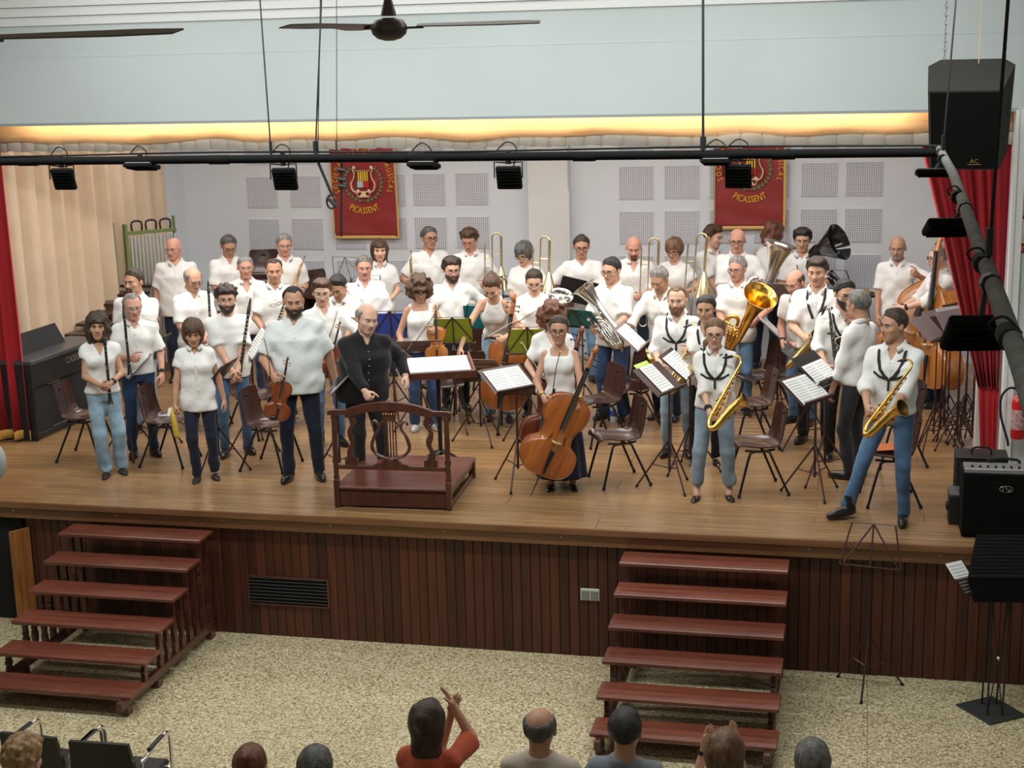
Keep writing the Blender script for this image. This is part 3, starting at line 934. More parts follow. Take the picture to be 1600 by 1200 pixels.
SKIN = {'fair': (0.66, 0.40, 0.29), 'light': (0.60, 0.345, 0.235), 'tan': (0.50, 0.27, 0.17), 'ruddy': (0.60, 0.31, 0.225), 'dark': (0.34, 0.17, 0.10)}
HAIRC = {'black': (0.018, 0.014, 0.012), 'darkbrown': (0.042, 0.025, 0.016), 'brown': (0.075, 0.036, 0.018), 'auburn': (0.14, 0.045, 0.018), 'blond': (0.32, 0.19, 0.085), 'lightbrown': (0.16, 0.085, 0.04),
         'grey': (0.22, 0.205, 0.19), 'darkgrey': (0.085, 0.078, 0.072), 'white': (0.55, 0.53, 0.50), 'salt': (0.14, 0.13, 0.12)}
CLOTH = {'white': (0.76, 0.755, 0.735), 'cream': (0.75, 0.74, 0.68), 'palegrey': (0.66, 0.70, 0.69), 'black': (0.010, 0.010, 0.012), 'orange': (0.42, 0.075, 0.030), 'beige': (0.52, 0.45, 0.37), 'grey': (0.20, 0.22, 0.25),
         'jeans': (0.075, 0.15, 0.27), 'lightjeans': (0.25, 0.37, 0.47), 'midjeans': (0.13, 0.23, 0.36), 'darkjeans': (0.028, 0.055, 0.125), 'navy': (0.010, 0.014, 0.030), 'blacktrousers': (0.011, 0.011, 0.013), 'charcoal': (0.030, 0.031, 0.034),
         'greyjeans': (0.22, 0.29, 0.35), 'khaki': (0.34, 0.29, 0.19), 'brown': (0.08, 0.03, 0.02)}
def skin_mat(k): return mat('skin_' + k, SKIN[k], 0.5, var=0.10, vscale=14, spec=0.35)
def hair_mat(k): return mat('hair_' + k, HAIRC[k], 0.5, var=0.55, vscale=38, bump=0.6, bscale=120, stretch=(1, 1, 0.3))
def cloth_of(k):
    jean = 'jeans' in k
    return mat('cloth_' + k, CLOTH[k], 0.85, var=0.42 if jean else 0.03, vscale=5 if jean else 4, bump=0.55 if not jean else .4, bscale=16 if not jean else 30, sheen=0.15, spec=0.25)
M_lip = mat('lips', (0.40, 0.165, 0.125), 0.45)
M_eye = mat('eye_white', (0.50, 0.48, 0.45), 0.3)
M_iris = mat('eye_iris', (0.02, 0.012, 0.008), 0.25)
M_shoe = {'boot': mat('black_leather', (0.012, 0.011, 0.011), 0.3, coat=0.3), 'shoe': mat('black_leather', (0.012, 0.011, 0.011), 0.3), 'flat': mat('black_patent', (0.008, 0.008, 0.009), 0.12, coat=0.6), 'sandal': mat('sandal_leather', (0.02, 0.016, 0.014), 0.5),
          'brownshoe': mat('brown_leather', (0.09, 0.035, 0.018), 0.35), 'trainer': mat('white_trainer', (0.6, 0.6, 0.58), 0.6)}
M_strap = mat('black_webbing', (0.012, 0.012, 0.013), 0.8)
M_glass = {'dark': mat('glasses_dark', (0.015, 0.012, 0.012), 0.3), 'thin': mat('glasses_metal', (0.25, 0.24, 0.23), 0.3, 0.8), 'round': mat('glasses_dark', (0.015, 0.012, 0.012), 0.3)}

PM = [(-.13, .166, .112, 0), (0, .172, .118, 0), (.12, .158, .110, -.004), (.25, .164, .112, -.008), (.37, .172, .118, -.008), (.44, .158, .102, 0), (.515, .095, .074, .006), (.565, .062, .060, .01), (.62, .058, .058, .01)]
PF = [(-.13, .166, .112, .01), (0, .170, .116, .008), (.13, .128, .092, 0), (.25, .140, .100, -.004), (.35, .152, .116, -.014), (.43, .146, .096, -.002), (.50, .095, .068, .006), (.555, .052, .050, .01), (.62, .048, .048, .01)]

def person(p):
    J = skeleton(p); s, fem, g = J['s'], J['fem'], J['g']
    yaw = R(p['yaw'])
    root = thing('person', p['label'], 'person', (p['at'][0], p['at'][1], p.get('z', ZS)), yaw, p.get('group'))
    P0, NB, up, ax = J['P0'], J['NB'], J['up'], J['ax']
    belly = p.get('belly', 0.0)
    base = PF if fem else PM
    prof = []
    for t, rx, ry, oy in base:
        k = 1 + (g - 1) * (1.0 if t < .4 else .5 if t < .5 else .25)
        b = belly * math.exp(-((t - .13) / .13) ** 2)
        prof.append((t * s, rx * s * k + b * .35, ry * s * k + b * .5, oy * s - b * .5))
    grow = lambda e: [(t, rx + e, ry + e, oy) for t, rx, ry, oy in prof]
    side_f = unit(np.cross(ax, up)); front = -unit(np.cross(up, ax)) if True else 0
    # np.cross(up, ax) points back (+y); front is the way the chest faces
    arms = [(J['S' + k], J['E' + k], J['W' + k]) for k in 'AB']
    ar = (.046 if fem else .052) * s * (1 + (g - 1) * .4)
    top = p.get('top', 'polo'); bot = p.get('bot', 'trousers')
    skinm = skin_mat(p.get('skin', 'light'))
    # ---------------- body: arms, neck and upper chest in one surface, then head and hands joined on
    hz = p.get('vox', .016)
    chest = NB - up * .20 * s
    def body(P):
        d, t = loft(P, P0, NB, ax, grow(-.010))
        d = np.maximum(d, (.20 * s) - t)
        for S, E_, W in arms:
            d = smin(d, smin(cap(P, S, E_, ar * .90, ar * .80), cap(P, E_, W, ar * .82, ar * .56), .015), .015)
            d = smin(d, cap(P, NB - up * .02 * s, S, .036 * s, ar * .8), .02)
        hn = J['HC'] + J['RH'] @ A(0, .03, -.10) * J['hs']
        d = smin(d, cap(P, NB - up * .03 * s, hn, (.050 if fem else .058) * s, (.046 if fem else .056) * s), .03)
        return d
    pts = np.array([q for a in arms for q in a] + [J['HC'], chest])
    V, Q = snet(body, pts.min(0) - .17, np.minimum(pts.max(0) + .13, [9, 9, max(J['HC'][2] - .03, pts[:-2, 2].max() + .1)]), hz)
    m = MB(); m.np(V, Q)
    HV, HQ, hmi, eyes = head_geo(1.0 if fem else 0.0)
    hs = J['hs']
    m.np((HV * hs) @ J['RH'].T + J['HC'], HQ, hmi)
    ev = np.array(eyes.v) @ J['RH'].T * hs + J['HC']
    m.add(ev, eyes.f); m.mi[-len(eyes.f):] = eyes.mi
    for k, sg in (('A', -1), ('B', 1)):
        pose = p.get('grip' + k, 'relaxed')
        HVh, HQh = hand_geo(pose)
        fd = unit(J['W' + k] - J['E' + k])
        if p.get('dir' + k): fd = unit(A(*p['dir' + k]))
        W = J['W' + k]
        n = p.get('palm' + k)
        if n is None:
            n = (-sg * .8, .7, 0) if W[1] < -.12 * s else (-sg, .25, 0)
        n = A(*n); n = n - fd * (n @ fd); n = unit(n)
        yv = np.cross(-fd, -n) if sg > 0 else np.cross(-fd, n)     # keeps the thumb side right for each hand
        if sg > 0: Mx = np.stack([-n, np.cross(-fd, -n), -fd], 1)
        else: Mx = np.stack([n, np.cross(-fd, n), -fd], 1)
        VV = HVh * A(1 if sg > 0 else -1, 1, 1) * (s * (.93 if fem else 1.02))
        QQ = HQh if sg > 0 else HQh[:, ::-1]
        m.np(VV @ Mx.T + W, QQ)
    if p.get('bare'):                                     # bare lower legs under a skirt or shorts
        for k in 'AB':
            V, Q = snet(lambda P: smin(cap(P, J['K' + k], J['K' + k] * .45 + J['F' + k] * .55, .056 * s, .052 * s), cap(P, J['K' + k] * .45 + J['F' + k] * .55, J['F' + k] + A(0, 0, -.03), .052 * s, .036 * s), .02), np.minimum(J['K' + k], J['F' + k]) - .09, np.maximum(J['K' + k], J['F' + k]) + .09, .016)
            m.np(V, Q)
    if bot == 'ankle' or p.get('ankles'):
        for k in 'AB': m.tube([J['F' + k] + A(0, 0, .09), J['F' + k] + A(0, 0.005, -.01), J['F' + k] + A(0, -.05, -.045)], [.034, .033, .028], 10)
    m.build('body', [skinm, M_lip, M_eye, M_iris, hair_mat(p.get('brow', p.get('hairc', 'darkbrown')))], root, 180)
    # ---------------- hair, beard, glasses
    MH = np.eye(4); MH[:3, :3] = J['RH'] * hs; MH[:3, 3] = J['HC']
    MHb = Matrix(MH.tolist())
    if p.get('hair'): obj('hair', hair_mesh(p['hair']), hair_mat(p.get('hairc', 'darkbrown')), root, M=MHb)
    if p.get('beard'): obj('beard', hair_mesh(p['beard']), hair_mat(p.get('beardc', p.get('hairc', 'darkbrown'))), root, M=MHb)
    if p.get('glasses'): obj('glasses', glasses_mesh(p['glasses']), M_glass[p['glasses']], root, M=MHb)
    # ---------------- top
    ease = {'tank': .006, 'halter': .006}.get(top, .016) + p.get('loose', 0)
    tuck = p.get('tuck', False)
    hem = (-.02 if tuck else -.115) * s
    if p.get('hem') is not None: hem = p['hem'] * s
    slv = p.get('sleeve', {'tank': 0, 'halter': 0}.get(top, .62))
    rs = np.random.RandomState(int(abs(p['at'][0] * 100) + 7)); ph = rs.uniform(0, 6.28, 8)
    def wr(P, a):
        q = P @ rotz(.5)
        cr = np.abs(np.sin(P[:, 2] * 13 + P[:, 0] * 7 * np.sin(P[:, 1] * 5 + ph[5]) + ph[6] + 1.2 * np.sin(P[:, 0] * 8 + ph[7])))
        return np.minimum(a * 1.1 * (.5 - cr ** .5), .003) + a * (np.sin(P[:, 2] * 34 + P[:, 0] * 16 + ph[0] + 1.6 * np.sin(P[:, 0] * 9 + ph[1])) * .5 + np.sin(P[:, 0] * 38 - P[:, 2] * 22 + ph[2] + 1.5 * np.sin(P[:, 2] * 11 + ph[3])) * .5 + np.sin(P[:, 2] * 15 + q[:, 1] * 21 + ph[4]) * .6)
    sx_ = max(0, ar - .050 * s) + .004
    def shirt(P):
        pr = grow(ease)
        if not tuck and not fem: pr = [(t, rx + .012 * max(0, 1 - max(t, 0) / .2 / s), ry + .012 * max(0, 1 - max(t, 0) / .2 / s), oy) for t, rx, ry, oy in pr]
        if fem and top in ('blouse', 'tee', 'polo'): pr = [(t, max(rx, (.150 + (.02 if t < .1 * s else 0)) * s + ease) if t < .3 * s else rx, ry + (.012 if t < .3 * s else 0), oy) for t, rx, ry, oy in pr]
        d, t = loft(P, P0, NB, ax, pr)
        if fem:
            for sg in (-1, 1):
                c = NB - up * .215 * s + ax * sg * .068 * s + front * (.088 * s)
                d = smin(d, ell(P, c, A(.064, .052, .064) * s), .035)
        d = smax(d, t - (.555 if top != 'tank' else .52) * s, .012)
        if slv > 0:
            for S, E_, W in arms:
                d = smin(d, cap(P, NB - up * .030 * s, S, .046 * s, (.050 if fem else .057) * s + sx_), .03)
                if slv <= 1:
                    e = S + (E_ - S) * slv; w_ = unit(E_ - S)
                    c = cap(P, S, S + (E_ - S) * (slv + .25), (.052 if fem else .058) * s + sx_, (.064 if fem else .074) * s + sx_)
                    d = smin(d, smax(c, (P - e) @ w_, .008), .04)
                else:
                    e = E_ + (W - E_) * (slv - 1); w_ = unit(W - E_)
                    sr = max(.054 * s, ar * .82 + .014)
                    c = smin(cap(P, S, E_, (.050 if fem else .057) * s + sx_, sr), smax(cap(P, E_, E_ + (W - E_) * (slv - .85), sr, (.045 if slv > 1.6 else .056) * s + (ar - .05 * s) * .5), (P - e) @ w_, .006), .02)
                    d = smin(d, c, .04)
        else:
            for S, E_, W in arms:
                d = smin(d, cap(P, NB - up * .02 * s + unit(S - NB) * .03, S + (NB - S) * (.28 if top == 'tank' else .5) + up * .014 * s, .036 * s, .034 * s), .02) if top == 'tank' else d
        d = d + wr(P, p.get('wrinkle', .0072))
        d = smax(d, hem - t, .006)
        if tuck: d = np.maximum(d, 0 * d - 9)
        q = P - NB; u = q @ ax; v = q @ front; z_ = q @ up
        neck = cap(P, NB - up * .02 * s + front * .015, NB + up * .2 + front * .03, .060 * s, .085 * s)
        d = smax(d, -neck, .01)
        vd = p.get('vneck', {'polo': .07, 'shirt': .10, 'henley': .09, 'blouse': .10, 'vee': .16, 'tee': .02, 'tank': .10, 'halter': .0}.get(top, .05)) * s
        if vd > .03:
            if top == 'tank': cut = np.maximum(np.maximum(np.abs(u) - .085 * s, -(z_ + vd)), -v + .0)
            else: cut = np.maximum(np.abs(u) - np.maximum((z_ + vd) * .42, -.01), -v + .02)
            d = smax(d, -np.maximum(cut, (-z_ - vd) * 1), .006)
        if top == 'halter':
            for sg in (-1, 1):
                d = smax(d, -ell(P, NB - up * .05 * s + ax * sg * .165 * s, A(.085, .2, .15) * s), .01)
        return d
    pts = np.array([P0 - up * .14 * s, NB] + [q for a in arms for q in (a if slv > 1 else a[:2] if slv > 0 else a[:1])])
    V, Q = snet(shirt, pts.min(0) - .20, pts.max(0) + A(.20, .22, .12), hz)
    m = MB(); m.np(V, Q)
    topc = p.get('topc', 'white')
    dr = lambda c, d0, n_=14: _march(shirt, c, d0, n_)
    if top in ('polo', 'shirt', 'blouse'):               # turned-down collar
        cv, cf = [], []
        n_ = 22; r0 = .068 * s if not fem else .060 * s
        fold = .040 * s
        for i in range(n_ + 1):
            a = R(28) + (2 * math.pi - R(56)) * i / n_      # 0 = front
            dirv = ax * math.sin(a) + front * math.cos(a)
            rise = .012 * s - .030 * s * math.cos(a)
            b_ = NB + up * rise + dirv * r0 + front * .008
            pt = 1 + .5 * math.exp(-((min(i, n_ - i)) / 2.0) ** 2)
            th = min(1, .12 + min(i, n_ - i) / 3)
            for rr_, dz in ((0, 0.0), (.006, .016), (.020, .006), (.034 * pt, -fold * .75 * pt), (.024, -fold * .7), (.0, -.012)):
                cv.append(b_ + dirv * rr_ * s * (th if dz > -.02 else .6 + .4 * th) + up * (dz * s * (th if dz > 0 else 1)))
        for i in range(n_):
            for k in range(6):
                l = (k + 1) % 6
                cf.append((i * 6 + k, i * 6 + l, (i + 1) * 6 + l, (i + 1) * 6 + k))
        cf += [tuple(range(6))[::-1], tuple(n_ * 6 + k for k in range(6))]
        m.add(cv, cf)
    sh = m.build('shirt' if top in ('shirt', 'polo', 'henley') else 'blouse' if top == 'blouse' else 'top', cloth_of(topc), root, 180)
    if top in ('shirt', 'blouse', 'polo', 'henley'):     # placket with small buttons lying on the chest
        zz = [-.11, -.13, -.19, -.26, -.33, -.40, -.47] if top in ('shirt', 'blouse') else [-.09, -.12, -.155]
        line_ = [dr(NB + up * (z * s) + front * .30, -front) for z in zz]
        line_ = [q for q in line_ if q is not None]
        if len(line_) > 2:
            b_ = MB(); b_.tube([q + front * .001 for q in line_], .014, 6, flat=.16, up=ax)
            o = b_.build('placket', cloth_of(topc), sh)
            bt = MB()
            for q in line_[1:]: bt.ball(q + front * .004, .0055, 6, 4)
            bt.build('buttons', mat('shirt_buttons', (0.62, 0.6, 0.56), 0.35), sh)
    # ---------------- trousers, skirt or shorts
    botc = p.get('botc', 'jeans')
    kw = p.get('legw', 1.0)
    if bot == 'skirt':
        prs = [(-.80, .26, .22, 0), (-.5, .235, .19, 0), (-.2, .20, .145, 0), (-.05, .178, .125, .004), (.06, .150, .108, .004), (.12, .134, .096, .004)]
        prs = [(t * s, a * s, b_ * s, o_) for t, a, b_, o_ in prs]
        def leg(P):
            d, t = loft(P, P0, P0 + A(0, 0, .5), ax, prs, 2.0)
            an = np.arctan2(P[:, 1] - P0[1], P[:, 0] - P0[0])
            d = d + .010 * np.sin(an * 11 + ph[0]) * np.clip((P0[2] - P[:, 2]) / .7, 0, 1)
            return np.maximum(np.maximum(d, t - .10 * s), -(P[:, 2] - .11))
        lo, hi = P0 + A(-.34, -.34, -.9), P0 + A(.34, .34, .16)
    else:
        def leg(P):
            pr = [(t, rx + .003, ry + .003, oy) for t, rx, ry, oy in prof]
            d, t = loft(P, P0, NB, ax, pr)
            d = smax(d, t - (.075 if tuck or fem else .03) * s, .006)
            d = np.maximum(d, -t - .10 * s)
            for k in 'AB':
                H, K, F_ = J['H' + k], J['K' + k], J['F' + k]
                end = F_ + A(0, 0, p.get('cuff', -.015))
                th = .088 * s * (1 + (g - 1) * .7)
                c = cap(P, H, K, th, .060 * s * kw * (1 + (g - 1) * .4))
                if bot == 'shorts': c = smax(c, (P - (H + (K - H) * .80)) @ unit(K - H), .006)
                else: c = smin(c, smax(cap(P, K, end + unit(end - K) * .04, .059 * s * kw * (1 + (g - 1) * .4), .051 * s * kw * kw), (P - end) @ unit(end - K), .006), .02)
                d = smin(d, c, .016)
            return d + wr(P * A(1, 1, 1.0), .0028 if 'trousers' in botc else .0036) * (1 + 1.2 * np.clip(1 - np.abs(P[:, 2] - .15) / .15, 0, 1) + .3 * np.clip(1 - np.abs(P[:, 2] - .47) / .1, 0, 1))
        pts = np.array([P0 + up * .1 * s, P0 - up * .1 * s] + [J[a + k] for a in 'HKF' for k in 'AB'])
        lo, hi = pts.min(0) - A(.19, .19, .06), pts.max(0) + A(.19, .19, .06)
        lo[2] = max(lo[2], -.01)
    V, Q = snet(leg, lo, hi, p.get('lvox', hz * 1.12))
    m = MB(); m.np(V, Q)
    lg = m.build({'skirt': 'skirt', 'shorts': 'shorts'}.get(bot, 'jeans' if 'jeans' in botc else 'trousers'), cloth_of(botc), root, 180)
    if tuck and p.get('belt', True):
        pts_ = []
        for i in range(28):
            a = 2 * math.pi * i / 28
            dirv = ax * math.sin(a) + front * math.cos(a)
            qs = [_march(fn, P0 + up * .045 * s + dirv * .4, -dirv, 16) for fn in ((leg, shirt) if slv > 3 else (leg,))]
            q = qs[0]
            if q is not None: pts_.append(q + dirv * .002)
        if len(pts_) > 20:
            b_ = MB(); b_.tube(pts_, .019, 6, closed=True, flat=.22, up=up)
            b_.build('belt', M_strap if p.get('beltc', 'black') == 'black' else mat('brown_belt', (0.10, 0.04, 0.02), 0.5), root)
    # ---------------- shoes
    kind = p.get('shoe', 'shoe')
    if kind and p.get('seat') is None or p.get('shoes_seated'):
        for k, sg in (('A', -1), ('B', 1)):
            ft = p.get('toe' + k, sg * 14)
            F_ = J['F' + k]
            Ms = Matrix.Translation((F_[0], F_[1] - .035, max(F_[2] - .075, 0.001))) @ Matrix.Rotation(R(ft), 4, 'Z')
            lift = F_[2] - .075
            if lift > .02: Ms = Ms @ Matrix.Rotation(R(min(40, lift * 220)), 4, 'X')
            sc = s * (.9 if fem else 1.0)
            obj('shoe', shoe_mesh(kind if kind in ('boot', 'flat', 'sandal') else 'shoe'), M_shoe[kind], root, M=Ms @ Matrix.Scale(sc, 4))
    # ---------------- harness, strap, watch, spectacles in the neckline
    if p.get('harness') == 'cross':
        b_ = MB()
        mid = dr(NB - up * .27 * s + front * .3, -front)
        for sg in (-1, 1):
            line_ = [NB + ax * sg * .10 * s + up * .012 * s - front * .03 * s]
            for q, z in ((.105, -.05), (.100, -.12), (.075, -.19), (.035, -.245)):
                h_ = dr(NB + ax * sg * q * s + up * z * s + front * .3, -front)
                if h_ is not None: line_.append(h_)
            if mid is not None: line_.append(mid)
            b_.tube([q + front * .006 for q in line_], .0125 * s, 6, flat=.25, up=ax)
            line_ = [mid] if mid is not None else []
            for q, z in ((.08, -.25), (.13, -.22)):
                h_ = dr(NB + ax * sg * q * s + up * z * s + front * .3, -front)
                if h_ is not None: line_.append(h_)
            h_ = _march(shirt, NB - up * .22 * s + ax * sg * .35 * s, -ax * sg, 16)
            if h_ is not None: line_.append(h_)
            if len(line_) > 2: b_.tube([q + front * .005 for q in line_], .010 * s, 6, flat=.3, up=up)
        if mid is not None: b_.tube([mid + front * .008, mid + front * .02 - up * .09 * s], .010, 6, flat=.4, up=ax)
        b_.build('harness', M_strap, root)
    elif p.get('harness') == 'neck':
        b_ = MB(); line_ = []
        for sg in (-1, 1):
            l_ = []
            for q, z in ((.075, .0), (.080, -.08), (.06, -.17), (.02, -.27)):
                h_ = dr(NB + ax * sg * q * s + up * z * s + front * .3, -front)
                if h_ is not None: l_.append(h_ + front * .005)
            l_ = [NB + ax * sg * .065 * s + up * .03 * s - front * .04 * s] + l_
            if len(l_) > 2: b_.tube(l_, .013 * s, 6, flat=.3, up=ax)
        b_.build('neck_strap', M_strap, root)
    for k in 'AB':
        if p.get('watch') and k in p['watch']:
            W, E_ = J['W' + k], J['E' + k]; w_ = unit(W - E_)
            b_ = MB(); b_.lathe([(.034 * s, -.011), (.036 * s, -.011), (.036 * s, .011), (.034 * s, .011)], n=14, cap=False)
            b_.bbox((0, -.037 * s, 0), (.03, .010, .034), .004)
            z_ = Vector(w_); M_ = frame(W - w_ * .03, z_, (0, 1, 0.2))
            b_.build('watch', M_strap if p.get('watchc', 'black') == 'black' else mat('gold_bracelet', (0.6, 0.42, 0.12), 0.3, 0.9), root, M=M_)
    if p.get('hung_glasses'):
        q = dr(NB - up * .17 * s + front * .3, -front)
        if q is not None:
            obj('hung_glasses', glasses_mesh('dark'), M_glass['dark'], root, M=frame(q + front * .11, Vector(ax) , Vector(-front)) @ Matrix.Rotation(R(75), 4, 'Y'))
    return root, J

def _march(fn, p, d, n=16):
    p = np.array(p, float)
    for _ in range(n):
        k = float(fn(p[None])[0])
        if k < .0015: return p
        p = p + d * k * .9
    return p if k < .01 else None

